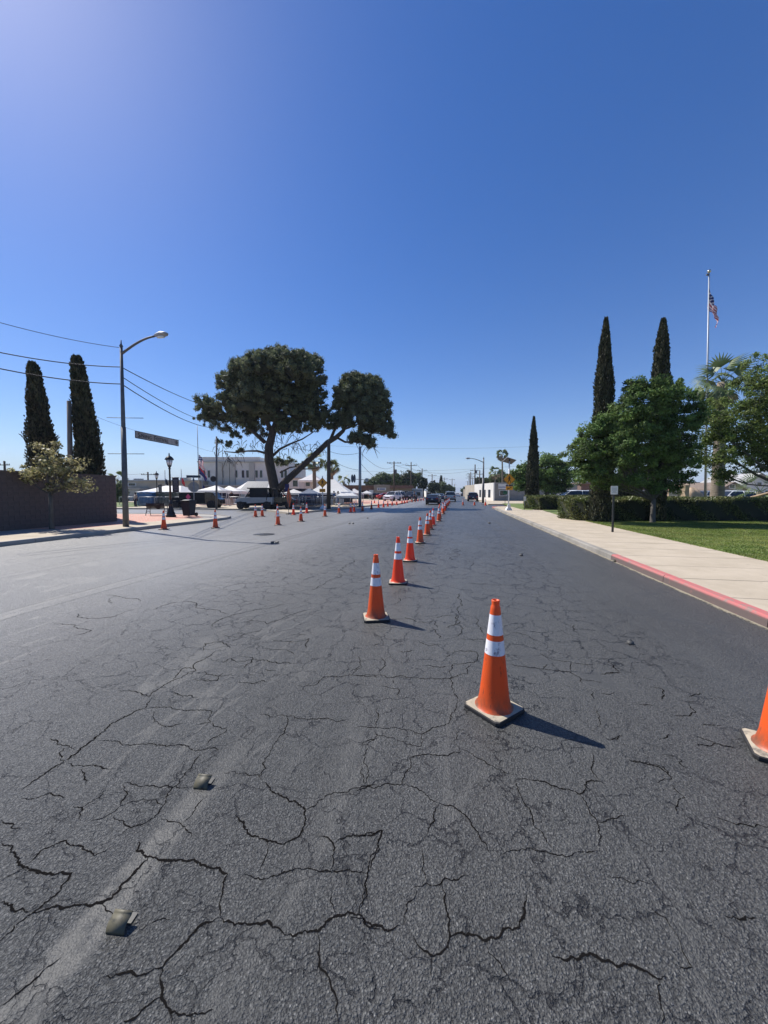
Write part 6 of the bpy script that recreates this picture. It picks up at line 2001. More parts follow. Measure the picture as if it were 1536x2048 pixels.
# gabled houses at the right edge
def house(label, px0, px1, yeave, yridge, Y, wall, roof, dy=9):
    a = P(px0, 985, Y).x; b_ = P(px1, 985, Y).x; c_ = (a + b_) / 2; hw_ = (b_ - a) / 2
    ze = P(768, yeave, Y).z; zr = P(768, yridge, Y).z
    t = thing('gabled_house', label, 'house', (c_, Y, 0))
    wall_box('wall', wall, t, -hw_, hw_, 0, dy, 0, ze)
    mb = MB(); mb.add([(-hw_, 0.01, ze), (hw_, 0.01, ze), (0, 0.01, zr - .1), (-hw_, .2, ze), (hw_, .2, ze), (0, .2, zr - .1)], [(0, 1, 2), (5, 4, 3), (0, 3, 4, 1), (1, 4, 5, 2), (2, 5, 3, 0)]); mb.build('gable', M[wall], t)
    mb = MB()
    for s_ in (-1, 1):
        q = [Vector((s_ * (hw_ + .5), -.5, ze - .25)), Vector((0, -.5, zr)), Vector((0, dy + .5, zr)), Vector((s_ * (hw_ + .5), dy + .5, ze - .25))]
        mb.add(q + [v + Vector((0, 0, .18)) for v in q], [(0, 1, 2, 3), (7, 6, 5, 4), (0, 4, 5, 1), (1, 5, 6, 2), (2, 6, 7, 3), (3, 7, 4, 0)])
    mb.build('roof', M[roof], t)
    for k in (-.5, .5): win(t, k * hw_, 1.5, 1.3, 1.1)
    win(t, 0, ze + .4, .8, .5)
    return t
house('white gabled house at the right edge, behind the red car', 1478, 1556, 972, 948, 66, 'stucco', 'roof_grey')
house('tan house with a low brown roof right of the fan palm', 1440, 1486, 978, 966, 58, 'tan', 'roof_brown')
# orange storefront
Yb = 88
cx = X(970)
st_ = thing('orange_storefront', 'small orange and cream storefront beyond the far street lamp', 'building', (cx, Yb, 0))
wall_box('wall', 'beige', st_, X(952) - cx, X(985) - cx, 0, 12, 0, P(960, 969, Yb).z)
wall_box('orange_panel', 'orange_wall', st_, X(969.5) - cx, X(979) - cx, -.15, -.004, P(960, 981, Yb).z, P(960, 967, Yb).z)
wall_box('awning', 'flag_gold', st_, X(955) - cx, X(968) - cx, -1.2, -.004, P(960, 979, Yb).z, P(960, 977, Yb).z)
wall_box('shop_window', 'window', st_, X(971) - cx, X(978) - cx, -.05, -.004, .4, 2.0)
for px_ in (958, 964): win(st_, X(px_) - cx, 1.3, .8, 1.3)
for (px0, px1, ytop, Yq, mt_, lb) in ((944, 954, 972, 115, 'beige', 'narrow cream shop at the right side of the far street'), (936, 943, 978, 150, 'tan', 'tiny tan shop at the far right side of the street')):
    t = thing('far_shop', lb, 'building', (P((px0 + px1) / 2, 985, Yq).x, Yq, 0)); w_ = (px1 - px0) / FPX * Yq / 2
    wall_box('wall', mt_, t, -w_, w_, 0, 9, 0, P(900, ytop, Yq).z); win(t, 0, 1.5, w_, 1.1)

# ------------------------------------------------------------------ festival tents
def tent(label, pxc, yap, px0, px1, yeave, Y, mat='tent', ridge=0.0, depth=None, walls=False, leg=True, stripes=0, group='white festival tents'):
    a = P(px0, 985, Y).x; b_ = P(px1, 985, Y).x; c_ = P(pxc, 985, Y).x
    w = b_ - a; d = depth or w * .9
    ze = P(768, yeave, Y).z - KZ; za = P(768, yap, Y + d / 2).z - KZ
    t = thing('festival_tent', label, 'tent', (c_, Y + d / 2, KZ), 0, group)
    l, r = a - c_, b_ - c_
    N = 12
    mb = MB()
    # pyramid / ridge roof with a little sag
    rl = ridge * w / 2
    def ring(k):
        # k 0 = eave, 1 = apex
        s_ = k; z = ze + (za - ze) * (s_ ** 1.22)
        def mixp(p, q): return (p[0] * (1 - k) + q[0] * k, p[1] * (1 - k) + q[1] * k)
        c4 = [mixp((l, -d / 2), (-rl, 0)), mixp((0, -d / 2), (0, 0)), mixp((r, -d / 2), (rl, 0)), mixp((r, 0), (rl, 0)), mixp((r, d / 2), (rl, 0)), mixp((0, d / 2), (0, 0)), mixp((l, d / 2), (-rl, 0)), mixp((l, 0), (-rl, 0))]
        return [Vector((x, y, z)) for x, y in c4]
    secs = [[p + Vector((0, 0, -.25)) for p in ring(0)]] + [ring(k) for k in (0, .2, .4, .6, .8, .97)]
    mb.loft(secs)
    rf = mb.build('roof', M[mat], t)
    if stripes:
        for k in range(stripes):
            xx = -rl + (k + .5) / stripes * 2 * rl * 1.05
            q = [Vector((xx - .35, 0, za + .02)), Vector((xx + .35, 0, za + .02)), Vector((xx * 1.25 + .38 , -d / 2 - .02, ze + .03)), Vector((xx * 1.25 - .38, -d / 2 - .02, ze + .03))]
            q = [Vector((v.x, v.y, v.z)) for v in q]
            sm = MB(); m_ = [q[0].lerp(q[3], k2) - Vector((0, 0, (za - ze) * (1 - k2 - (1 - k2) ** 1.22) - .02)) for k2 in (0, .25, .5, .75, 1)]
            m2 = [q[1].lerp(q[2], k2) - Vector((0, 0, (za - ze) * (1 - k2 - (1 - k2) ** 1.22) - .02)) for k2 in (0, .25, .5, .75, 1)]
            for i in range(4): sm.add([m_[i], m2[i], m2[i + 1], m_[i + 1]], [(0, 1, 2, 3)])
            sm.build('grey_stripe', M['tent_grey'], rf)
    if leg:
        for x, y in ((l, -d / 2), (r, -d / 2), (l, d / 2), (r, d / 2)):
            lg = MB(); lg.tube([(x * .98, y * .98, 0), (x * .98, y * .98, ze)], .03, 6); lg.build('leg', M['white_metal'], t)
    if walls:
        for x0_, y0_, x1_, y1_ in ((l, -d / 2, r, -d / 2), (r, -d / 2, r, d / 2), (l, -d / 2, l, d / 2)):
            wl = MB(); n_ = 10
            vs = []
            for i in range(n_ + 1):
                tt = i / n_; off = .05 * (i % 2)
                for z in (0, ze - .1): vs.append((x0_ + (x1_ - x0_) * tt + (off if x0_ == x1_ else 0), y0_ + (y1_ - y0_) * tt + (off if y0_ == y1_ else 0), z))
            wl.add(vs, [(2 * i, 2 * i + 2, 2 * i + 3, 2 * i + 1) for i in range(n_)]); wl.build('side_wall', M['tent'], t)
    return t
tent('wide white walled tent behind the portable toilets on the left', 317, 971, 270, 361, 984, 48, ridge=.35, walls=True, depth=7)
tent('white peaked canopy left of the dark park pole', 422, 970.5, 389, 444, 981, 46)
tent('white peaked canopy just right of the dark park pole', 450, 971.5, 436, 480, 982, 50)
tent('white gabled tent with grey stripes above the grey buggy', 500, 963, 455, 542, 984.5, 55, ridge=.5, depth=7, stripes=5)
tent('small white canopy touching the left of the pine trunk', 524, 976.5, 508, 548, 984.5, 47)
tent('white peaked canopy just right of the pine trunk', 583, 978, 565, 604, 986, 45)
tent('white canopy between the pine and the blue-grey one', 600, 977, 588, 622, 985, 53)
tent('blue-grey peaked canopy with printed emblem left of the big white tent', 615, 976.5, 597, 636, 987, 44, mat='tent_blue')
tent('largest white peaked marquee right of the crossing sign', 655, 958, 612, 702, 985.5, 47, ridge=.12, depth=8)
tent('low white lean-to canopy at the right corner of the marquee', 690, 983.5, 672, 713, 991.5, 42, ridge=.5, depth=3.4)
tent('white canopy behind the pale steel pole', 707, 977, 692, 726, 986, 56)
tent('far small white canopy beside the roller door of the brick shop', 733, 981, 722, 744, 986, 78)
tent('white canopy half hidden between the striped tent and pine', 548, 978, 538, 566, 986, 58)
tent('white peaked roof behind the pine limb, beside the pale building', 620, 946, 596, 640, 960, 68, depth=6)

# portable toilets
def toilet(px_, Y, mat, label, w=1.1):
    x = P(px_, 985, Y).x
    t = thing('portable_toilet', label, 'portable toilet', (x, Y, KZ), 0, 'portable toilets in front of the white tent')
    h = 1.62
    mb = MB(); mb.box((0, 0, h / 2 - .05), (w, w, h - .1)); bevel(mb.build('cabin', M[mat], t), .04)
    mb = MB(); mb.loft([[Vector((-w / 2 - .03, y, z)), Vector((0, y, z + .1)), Vector((w / 2 + .03, y, z)), Vector((w / 2 + .03, y, z - .08)), Vector((-w / 2 - .03, y, z - .08))] for y, z in ((-w / 2 - .03, h - .08), (w / 2 + .03, h - .08))]); mb.build('roof', M[mat], t)
    mb = MB(); mb.box((0, -w / 2 - .015, h * .45), (w * .68, .03, h * .82)); dr = mb.build('door', M[mat], t)
    mb = MB(); 
    for k in range(5): mb.box((-w * .22 + k * w * .11, -w / 2 - .04, h * .3), (.03, .02, h * .45))
    mb.build('door_rib', M[mat], dr)
    mb = MB(); mb.box((0, -w / 2 - .015, h - .2), (w * .5, .02, .06)); mb.build('vent', M['sign_back'], t)
toilet(289, 44.2, 'toilet_blue', 'left blue portable toilet in front of the white walled tent')
toilet(300, 43.8, 'toilet_blue', 'right blue portable toilet in front of the white walled tent')
toilet(321, 44.6, 'toilet_green', 'dark green portable toilet behind the far ornate lamp post')
toilet(339, 44.6, 'toilet_green', 'dark green portable toilet just left of the near ornate lamp post')
for i, px_ in enumerate((310, 330, 349)):
    toilet(px_, 44.8, 'toilet_green', ['dark green portable toilet right beside the blue ones', 'dark green portable toilet between the two ornate lamp posts', 'rightmost dark green portable toilet, behind the near lamp post'][i])

# crowd barriers
def barrier_mesh():
    mb = MB(); w, h = 2.0, 1.05
    mb.tube([(-w / 2, 0, .15), (-w / 2, 0, h - .1), (-w / 2 + .1, 0, h), (w / 2 - .1, 0, h), (w / 2, 0, h - .1), (w / 2, 0, .15)], .03, 6)
    mb.tube([(-w / 2, 0, .22), (w / 2, 0, .22)], .022, 6)
    fr = mb.mesh('frame'); fr.materials.append(M['barricade'])
    br = MB().tube([(0, 0, .22), (0, 0, h)], .009, 4).mesh('bar'); br.materials.append(M['barricade'])
    ft = MB().box((0, 0, .03), (.05, .6, .04)).box((0, 0, .1), (.03, .03, .14)).mesh('foot'); ft.materials.append(M['barricade'])
    return fr, br, ft
FR, BRm, FT = barrier_mesh()
def barrier(x, y, rz, label, bars=True):
    t = thing('crowd_barrier', label, 'barrier', (x, y, KZ), rz, 'steel crowd barriers around the festival')
    link('frame', FR, t)
    n_ = 11 if bars else 0
    for k in range(n_):
        o = link('bar', BRm, t); o.location = (-.84 + k * .168, 0, 0)
    for sx in (-.8, .8):
        o = link('foot', FT, t); o.location = (sx, 0, 0)
Yb = 42.5
xs = P(238, 985, Yb).x
desc = ['leftmost steel barrier, just past the street lamp pole', 'steel barrier behind the rider on one wheel', 'steel barrier in front of the blue portable toilets', 'steel barrier in front of the far ornate lamp post', 'steel barrier left of the near ornate lamp post',
        'steel barrier behind the near ornate lamp post', 'steel barrier behind the dark utility trailer, left end', 'steel barrier behind the dark utility trailer, right end', 'steel barrier left of the dark park pole', 'steel barrier behind the dark park pole',
        'steel barrier right of the dark park pole', 'steel barrier left of the grey buggy', 'steel barrier hidden behind the grey buggy']
for i in range(13):
    barrier(xs + 1.0 + i * 2.04, Yb + .25 * math.sin(i * 2.1) + (i * .12), .02 * math.sin(i), desc[i])
for i, lb in enumerate(('steel barrier right of the pine trunk', 'steel barrier below the blue-grey canopy', 'steel barrier left of the park crossing sign', 'steel barrier right of the park crossing sign', 'steel barrier below the lean-to canopy')):
    barrier(P(592 + i * 24, 985, 41).x, 41 + .3 * i, .1, lb)
# tables and stalls under canopies
for i, (px_, Y, lb, mt_) in enumerate(((415, 47, 'white table under the canopy left of the park pole', 'tent'), (455, 50, 'white table under the canopy right of the park pole', 'tent'), (585, 46, 'dark clothed stall table under the canopy by the pine', 'cloth_red'),
                              (613, 45, 'black clothed stall table under the blue-grey canopy', 'cloth_dark'), (640, 48, 'long dark stall table under the big marquee', 'cloth_dark'), (672, 48, 'white stall table under the right side of the marquee', 'tent'), (350, 50, 'table beside the white walled tent', 'cloth_dark'))):
    t = thing('stall_table', lb, 'table', (P(px_, 985, Y).x, Y, KZ), 0, 'stall tables under the canopies')
    mb = MB(); mb.box((0, 0, .74), (1.9, .75, .03)); mb.build('table_top', M['sign_white'], t)
    mb = MB(); mb.box((0, 0, .38), (1.94, .79, .70), taper=1.0); mb.build('cloth', M[mt_], t)
# backdrop screens hung at the rear of the marquees (dark mesh cloth)
for px0, px1, Y, lb in ((566, 612, 52, 'dark cloth screen hung behind the canopies by the pine'), (612, 705, 55.5, 'dark cloth screen hung across the back of the big marquee'), (395, 480, 56, 'dark cloth screen behind the canopies left of the buggy')):
    a = P(px0, 985, Y).x; b_ = P(px1, 985, Y).x
    t = thing('cloth_screen', lb, 'screen', ((a + b_) / 2, Y, KZ))
    mb = MB(); vs = []
    n_ = 30
    for i in range(n_ + 1):
        for z in (0.03, 2.1): vs.append(((a - b_) / 2 + (b_ - a) * i / n_, .06 * (i % 2), z))
    mb.add(vs, [(2 * i, 2 * i + 2, 2 * i + 3, 2 * i + 1) for i in range(n_)]); mb.build('cloth', M['cloth_dark'], t)
    mb = MB(); mb.tube([((a - b_) / 2, 0, 0), ((a - b_) / 2, 0, 2.15)], .03, 6); mb.tube([((b_ - a) / 2, 0, 0), ((b_ - a) / 2, 0, 2.15)], .03, 6); mb.build('post', M['galv_dark'], t)

# ------------------------------------------------------------------ vehicles
def wheel_meshes(r, w):
    mb = MB(); mb.lathe([(r * .62, -w / 2), (r * .93, -w / 2), (r, -w * .36), (r, w * .36), (r * .93, w / 2), (r * .62, w / 2)], 20); ty = mb.mesh('tyre'); ty.materials.append(M['tyre'])
    mb = MB(); mb.lathe([(r * .62, -w * .48), (r * .5, -w * .30), (.05, -w * .34), (.02, -w * .40)], 14, cap=False)
    mb.lathe([(r * .62, w * .48), (r * .5, w * .30), (.05, w * .34), (.02, w * .40)], 14, cap=False)
    for k in range(5):
        a = 2 * math.pi * k / 5
        mb.tube([(0, 0, w * .36), (r * .6 * math.cos(a), r * .6 * math.sin(a), w * .42)], .03, 4); mb.tube([(0, 0, -w * .36), (r * .6 * math.cos(a), r * .6 * math.sin(a), -w * .42)], .03, 4)
    ri = mb.mesh('rim'); ri.materials.append(M['rim'])
    return ty, ri
WH = wheel_meshes(.34, .22); WB = wheel_meshes(.40, .26)
# side profiles: x forward (length), z up; body lower outline and cabin
TYPES = {
 'sedan': dict(L=4.7, W=1.84, body=[(-2.33, .42), (-2.36, .75), (-2.30, .98), (-1.65, 1.05), (1.05, 1.0), (2.05, .88), (2.33, .70), (2.35, .38), (2.1, .24), (-2.15, .26)], cab=[(-1.75, 1.03), (-1.05, 1.42), (-.2, 1.46), (.35, 1.42), (1.15, 1.0)], ax=(-1.42, 1.42)),
 'suv': dict(L=4.7, W=1.92, body=[(-2.30, .45), (-2.35, .8), (-2.30, 1.12), (1.0, 1.12), (2.1, 1.02), (2.33, .82), (2.35, .42), (2.1, .3), (-2.15, .32)], cab=[(-2.27, 1.11), (-2.0, 1.68), (-.2, 1.76), (.35, 1.72), (1.1, 1.11)], ax=(-1.42, 1.42)),
 'pickup': dict(L=5.6, W=2.0, body=[(-2.85, .55), (-2.88, .85), (-2.85, 1.22), (1.1, 1.2), (2.45, 1.12), (2.75, .95), (2.78, .5), (2.5, .4), (-2.6, .45)], cab=[(-.95, 1.19), (-.85, 1.82), (.0, 1.88), (.55, 1.84), (1.25, 1.19)], ax=(-1.75, 1.75)),
 'van': dict(L=5.0, W=1.98, body=[(-2.45, .45), (-2.5, .8), (-2.46, 1.12), (1.5, 1.1), (2.3, .98), (2.48, .78), (2.5, .42), (2.2, .3), (-2.3, .32)], cab=[(-2.43, 1.11), (-2.25, 1.78), (-.2, 1.86), (.75, 1.8), (1.75, 1.09)], ax=(-1.5, 1.5)),
}
def car(kind, paint, loc, rz, label, group=None, lights='red'):
    d = TYPES[kind]; W = d['W']; hw_ = W / 2
    t = thing({'sedan': 'sedan_car', 'suv': 'suv_car', 'pickup': 'pickup_truck', 'van': 'minivan'}[kind], label, {'sedan': 'car', 'suv': 'car', 'pickup': 'pickup truck', 'van': 'van'}[kind], loc, rz, group)
    mb = MB()
    # body: sections across width, narrowing at edges. local x forward, y left
    def sec(y, k):
        cxx = 0; 
        return [Vector((x * (1 - (1 - k) * .05), y, .62 + (z - .62) * (1 - (1 - k) * .16))) for x, z in d['body']]
    mb.loft([sec(-hw_, 0), sec(-hw_ * .93, .75), sec(-hw_ * .6, 1), sec(hw_ * .6, 1), sec(hw_ * .93, .75), sec(hw_, 0)], False)
    bevel(mb.build('body', M[paint], t), .02)
    cb = d['cab']; z0 = min(cb[0][1], cb[-1][1])
    top = max(z for x, z in cb)
    def csec(y, k):
        return [Vector((x * (1 - .03 * (1 - k)), y * (1 - .22 * (z - z0) / (top - z0)), z - (0 if z < z0 + .05 else (1 - k) * .05) - (.03 if z <= z0 + .05 else 0))) for x, z in cb]
    gl = MB(); gl.loft([csec(-hw_ * .93, 0), csec(-hw_ * .7, .8), csec(0, 1), csec(hw_ * .7, .8), csec(hw_ * .93, 0)]); gl.build('windows', M['window'], t)
    # roof skin and pillars
    rf = MB()
    rp = [p_ for p_ in cb[1:-1]]
    secs = []
    for y, k in ((-hw_ * .93 * .80, 0), (-hw_ * .5, .9), (hw_ * .5, .9), (hw_ * .93 * .80, 0)):
        secs.append([Vector((x, y, z + .012 - (1 - k) * .05)) for x, z in rp] + [Vector((x, y, z - .05 - (1 - k) * .05)) for x, z in rp[::-1]])
    rf.loft(secs); rf.build('roof', M[paint], t)
    pl_ = MB()
    for s_ in (-1, 1):
        def pp(x, z, o=.012): return Vector((x, s_ * (hw_ * .93 * (1 - .22 * (z - z0) / (top - z0)) + o), z))
        a0, a1 = cb[0], cb[1]; b0, b1 = cb[-1], cb[-2]
        pl_.tube([pp(a0[0], a0[1] - .03), pp(a1[0], a1[1] - .05)], .05, 5); pl_.tube([pp(b0[0], b0[1] - .03), pp(b1[0], b1[1] - .05)], .04, 5)
        mx_ = (a1[0] + b1[0]) / 2
        pl_.tube([pp(mx_, z0 - .02), pp(mx_, top - .06)], .035, 5)
    pl_.build('pillars', M[paint], t)
    ty, ri = (WB if kind in ('pickup', 'suv') else WH)
    r = .40 if kind in ('pickup', 'suv') else .34
    for x in d['ax']:
        for s_ in (-1, 1):
            o = link('wheel', ty, t); o.location = (x, s_ * (hw_ - .09), r); o.rotation_euler = (math.pi / 2, 0, 0)
            link('rim', ri, o)
        for s_ in (-1, 1):
            a = MB(); a.lathe([(r * 1.17, -.01), (r * 1.17, .01)], 18); ao = a.build('wheel_arch', M['plastic_dark'], t); ao.location = (x, s_ * (hw_ * .985), r + .02); ao.rotation_euler = (math.pi / 2, 0, 0)
    xb = d['body'][1][0]; xf = d['body'][-4][0]
    zb = d['body'][1][1]
    for s_ in (-1, 1):
        a = MB(); a.box((xb + .02, s_ * hw_ * .74, zb + .12), (.10, hw_ * .32, .16)); a.build('taillight', M['lamp_red'], t)
        a = MB(); a.box((xf - .03, s_ * hw_ * .72, .74 if kind == 'sedan' else .88), (.12, hw_ * .36, .14)); a.build('headlight', M['lamp_white'], t)
        a = MB(); a.box((d['cab'][-1][0] - .25, s_ * (hw_ + .07), z0 + .06), (.1, .18, .12)); a.build('mirror', M[paint], t)
    for bx_ in (xb - .02, xf + .02):
        a = MB(); a.box((bx_, 0, .43), (.12, W * .9, .18)); a.build('bumper', M['plastic_dark' if paint != 'paint_white' else paint], t)
    a = MB(); a.box((xb - .035, 0, .78), (.012, .31, .15)); a.build('licence_plate', M['plate'], t)
    a = MB(); a.box((xf + .015, 0, .68), (.03, W * .42, .16)); a.build('grille', M['plastic_dark'], t)
    if kind == 'pickup':
        a = MB(); a.box((-1.9, 0, 1.19), (1.75, W * .82, .06)); a.build('bed', M['plastic_dark'], t)
    return t
HD = math.pi / 2 - RA      # heading along the street, away from the camera
def on(px_, py_): p = G(px_, py_); return (p.x, p.y, 0)
car('sedan', 'paint_navy', on(866, 1008.5), HD, 'dark sedan driving away in the middle of the street beside the cones')
car('sedan', 'paint_silver', (P(871, 985, 64).x, 64, 0), HD, 'silver car just ahead of the dark sedan')
car('pickup', 'paint_silver', (P(901, 985, 71).x, 71, 0), HD, 'pale silver pickup truck driving away right of the dark sedan')
car('suv', 'paint_navy', (P(945.5, 985, 73).x, 73, 0), HD, 'dark suv parked at the right kerb near the far street lamp')
car('sedan', 'paint_blue', (P(881, 985, 82).x, 82, 0), HD, 'dark blue car ahead of the silver car in the left lane')
car('sedan', 'paint_white', (P(915, 985, 150).x, 150, 0), HD, 'tiny white car far along the street')
car('sedan', 'paint_black', (P(926, 985, 165).x, 165, 0), HD, 'tiny dark car far along the street on the right')
car('suv', 'paint_white', (P(785, 985, 70).x, 70, KZ), HD + math.pi - .25, 'white suv parked nose out before the tan shop')
car('pickup', 'paint_white', (P(798, 985, 78).x, 78, KZ), HD + math.pi - .4, 'white pickup parked beside the white suv')
car('sedan', 'paint_silver', (P(810, 985, 78).x, 78, KZ), HD + math.pi - .3, 'silver car parked between the white pickup and the dark car')
car('suv', 'paint_black', (P(820, 985, 76).x, 76, KZ), HD + math.pi - .2, 'black suv at the right end of the parked row by the brick shop')
car('sedan', 'paint_red', (P(774, 985, 82).x, 82, KZ), .3, 'red car behind the white suv by the tan shop')
car('sedan', 'paint_black', (P(757, 985, 84).x, 84, KZ), .1, 'black car parked against the tan shop wall')
car('van', 'paint_white', (P(1146, 985, 47).x, 47, KZ), math.pi + .05, 'white minivan parked beyond the far hedge')
car('sedan', 'paint_white', (P(1178, 985, 50).x, 50, KZ), math.pi - .1, 'white car mostly hidden by the tall cypress, right of the minivan')
car('sedan', 'paint_silver', (P(1262, 985, 50).x, 50, KZ), math.pi, 'silver car seen under the leafy tree')
car('suv', 'paint_silver', (P(1408, 985, 44).x, 44, KZ), math.pi + .25, 'silver suv behind the flagpole foot, right of the stone monument')
car('sedan', 'paint_blue', (P(1388, 985, 50).x, 50, KZ), math.pi + .1, 'dark blue car partly behind the silver suv')
car('suv', 'paint_white', (P(1459, 985, 40).x, 40, KZ), math.pi, 'white suv parked right of the stocky fan palm')
car('sedan', 'paint_red', (P(1502, 985, 43).x, 43, KZ), math.pi + .1, 'red car parked at the right edge behind the hedge')

def buggy(loc, rz, label, paint, roofed=True, long=True, rack=False):
    """open utility buggy with chunky tyres, local x forward"""
    t = thing('utility_buggy', label, 'utility buggy', loc, rz)
    L = 3.5 if long else 2.6
    h0 = .42
    body = MB()
    prof = [(-L / 2, h0 + .25), (-L / 2, h0 + .68), (-L / 2 + .5, h0 + .68), (-L / 2 + .55, h0 + .38), (L / 2 - 1.15, h0 + .38), (L / 2 - .95, h0 + .70), (L / 2 - .25, h0 + .62), (L / 2, h0 + .40), (L / 2 - .02, h0 + .1), (-L / 2 + .1, h0)]
    body.loft([[Vector((x, y, z)) for x, z in prof] for y in (-.72, .72)])
    bevel(body.build('body', M[paint], t), .03)
    b2_ = MB(); b2_.box((0, 0, h0 + .07), (L - .3, 1.49, .36)); b2_.build('chassis', M['plastic_dark'], t)
    for s_ in (-1, 1):
        dr = MB(); dr.loft([[Vector((x, s_ * y, z)) for x, z in ((-L / 2 + .6, h0 + .22), (L / 2 - 1.1, h0 + .12), (L / 2 - 1.0, h0 + .68), (-L / 2 + .55, h0 + .68))] for y in (.69, .75)]); dr.build('door', M[paint], t)
        cg_ = MB(); zt_ = 1.92
        cg_.tube([(-L / 2 + .5, s_ * .68, h0 + .6), (-L / 2 + .6, s_ * .62, zt_), (L / 2 - 1.5, s_ * .62, zt_ + .02), (L / 2 - .98, s_ * .68, h0 + .7)], .045, 6)
        cg_.tube([(-.05, s_ * .66, h0 + .4), (-.05, s_ * .62, zt_)], .035, 6)
        cg_.build('roll_cage', M['plastic_dark'], t)
    if roofed:
        r_ = MB(); r_.box((-.42, 0, 1.96), (L - 1.9 + .5, 1.40, .10)); bevel(r_.build('roof', M['plastic_dark'], t), .02)
        g = MB()
        for s_ in (-1, 1): g.box((-.45, s_ * .655, 1.50), (L - 2.1 + .3, .015, .82))
        g.box((-L / 2 + .6, 0, 1.45), (.015, 1.25, .8))
        g.add([(L / 2 - 1.02, -.62, h0 + .72), (L / 2 - 1.02, .62, h0 + .72), (L / 2 - 1.65, .58, 1.9), (L / 2 - 1.65, -.58, 1.9)], [(0, 1, 2, 3)])
        g.build('windows', M['window'], t)
    for k in (0, 1) if long else (0,):
        st = MB(); st.box((.15 - k * 1.0, 0, h0 + .5), (.5, 1.2, .16)); st.box((-.13 - k * 1.0, 0, h0 + .78), (.12, 1.2, .5)); st.build('seat', M['plastic_dark'], t)
    ty, ri = wheel_meshes(.36, .28)
    for x in (-L / 2 + .55, L / 2 - .5):
        for s_ in (-1, 1):
            o = link('wheel', ty, t); o.location = (x, s_ * .66, .36); o.rotation_euler = (math.pi / 2, 0, 0); link('rim', ri, o)
    for s_ in (-1, 1):
        hl_ = MB(); hl_.box((L / 2 - .06, s_ * .5, h0 + .45), (.12, .22, .12)); hl_.build('headlight', M['lamp_white'], t)
    if rack:
        r_ = MB(); r_.box((-L / 2 + .45, 0, h0 + .95), (.9, 1.35, .6)); r_.build('cargo_box', M['plastic_dark'], t)
        dd = MB(); dd.loft([[Vector((-L / 2 + .45 + x, y, h0 + .95 + z)) for x, z in ((0, -.25), (.18, 0), (0, .25), (-.18, 0))] for y in (-.69, -.70)]); dd.build('pink_decal', M['pink_panel'], t)
    return t
p = G(513, 1017.5, KZ)
buggy(p, math.pi, 'grey and black four-door utility buggy with a hard roof parked left of the pine', 'grey_panel')
p = G(556, 1018, KZ)
buggy((p.x, p.y + 1.2, KZ), 0.1, 'black open utility buggy half hidden by the pine trunk', 'paint_black', False, False)
# dark trailer-like vehicle with diamond decal
p = G(395, 1017.5, 0)
t = thing('utility_truck', 'dark utility vehicle with a pink diamond decal on its box, behind the wheeled bin', 'utility truck', (p.x, p.y, 0), 0.03)
mb = MB(); mb.box((-.2, 0, 1.15), (2.6, 1.5, 1.1)); bevel(mb.build('cargo_box', M['plastic_dark'], t), .04)
mb = MB(); mb.loft([[Vector((x, y, z)) for x, z in ((1.1, .5), (1.1, 1.75), (1.9, 1.72), (2.3, 1.1), (2.6, 1.0), (2.62, .5))] for y in (-.74, .74)]); bevel(mb.build('cab', M['paint_black'], t), .03)
mb = MB(); mb.box((1.5, -.75, 1.4), (.6, .02, .45)); mb.build('window', M['window'], t)
mb = MB(); mb.loft([[Vector((-.55 + x, y, 1.25 + z)) for x, z in ((0, -.33), (.25, 0), (0, .33), (-.25, 0))] for y in (-.765, -.775)]); mb.build('pink_decal', M['pink_panel'], t)
mb = MB(); mb.box((-2.0, 0, .95), (1.0, 1.3, .5)); mb.build('rear_bed', M['plastic_dark'], t)
ty, ri = wheel_meshes(.45, .3)
for x in (-1.9, 1.75):
    for s_ in (-1, 1):
        o = link('wheel', ty, t); o.location = (x, s_ * .7, .45); o.rotation_euler = (math.pi / 2, 0, 0); link('rim', ri, o)
for dz in (0, .28):
    mb = MB(); mb.box((2.05, -.5, 1.42 + dz), (.1, .3, .12)); mb.build('headlight', M['lamp_white'], t)
mb = MB(); mb.box((0, 0, .6), (4.4, 1.2, .16)); mb.build('chassis', M['plastic_dark'], t)

# ------------------------------------------------------------------ stone monument
Ym = 26.0
p = Vector((P(1357, 985, Ym).x, Ym, .14))
t = thing('stone_monument', 'sandstone marker with a dark plaque seen above the hedge', 'monument', p, -1.1)
hz = P(1357, 970, Ym).z - .14
mb = MB()
rg = random.Random(2)
secs = []
for i in range(9):
    z = hz * i / 8; k = 1 - .12 * (i / 8)
    secs.append([Vector(((x + rg.uniform(-.04, .04)) * k, (y + rg.uniform(-.04, .04)) * k, z + rg.uniform(-.03, .03))) for x, y in ((-.55, -.35), (-.2, -.38), (.25, -.38), (.58, -.32), (.68, 0), (.58, .35), (0, .4), (-.55, .35), (-.62, 0))])
mb.loft(secs); mb.build('stone', M['stone'], t)
mb = MB(); mb.box((-.13, -.40, hz - .62), (.55, .03, 1.0)); pq = mb.build('plaque', M['plaque'], t)
mb = MB()
for k in range(7): mb.box((-.13, -.418, hz - .28 - k * .11), (.42 - .06 * (k % 2), .006, .03))
mb.build('plaque_lettering', M['sign_back'], pq)
mb = MB(); wobble_blob(mb, (0, 0, .85), (.95, .7, 1.05), 4, 10, .07); o = mb.build('boulder', M['stone']); o.location = (P(1380, 985, Ym + 1.2).x, Ym + 1.2, .14); tag(o, 'large rounded tan boulder right behind the plaque stone', 'boulder')
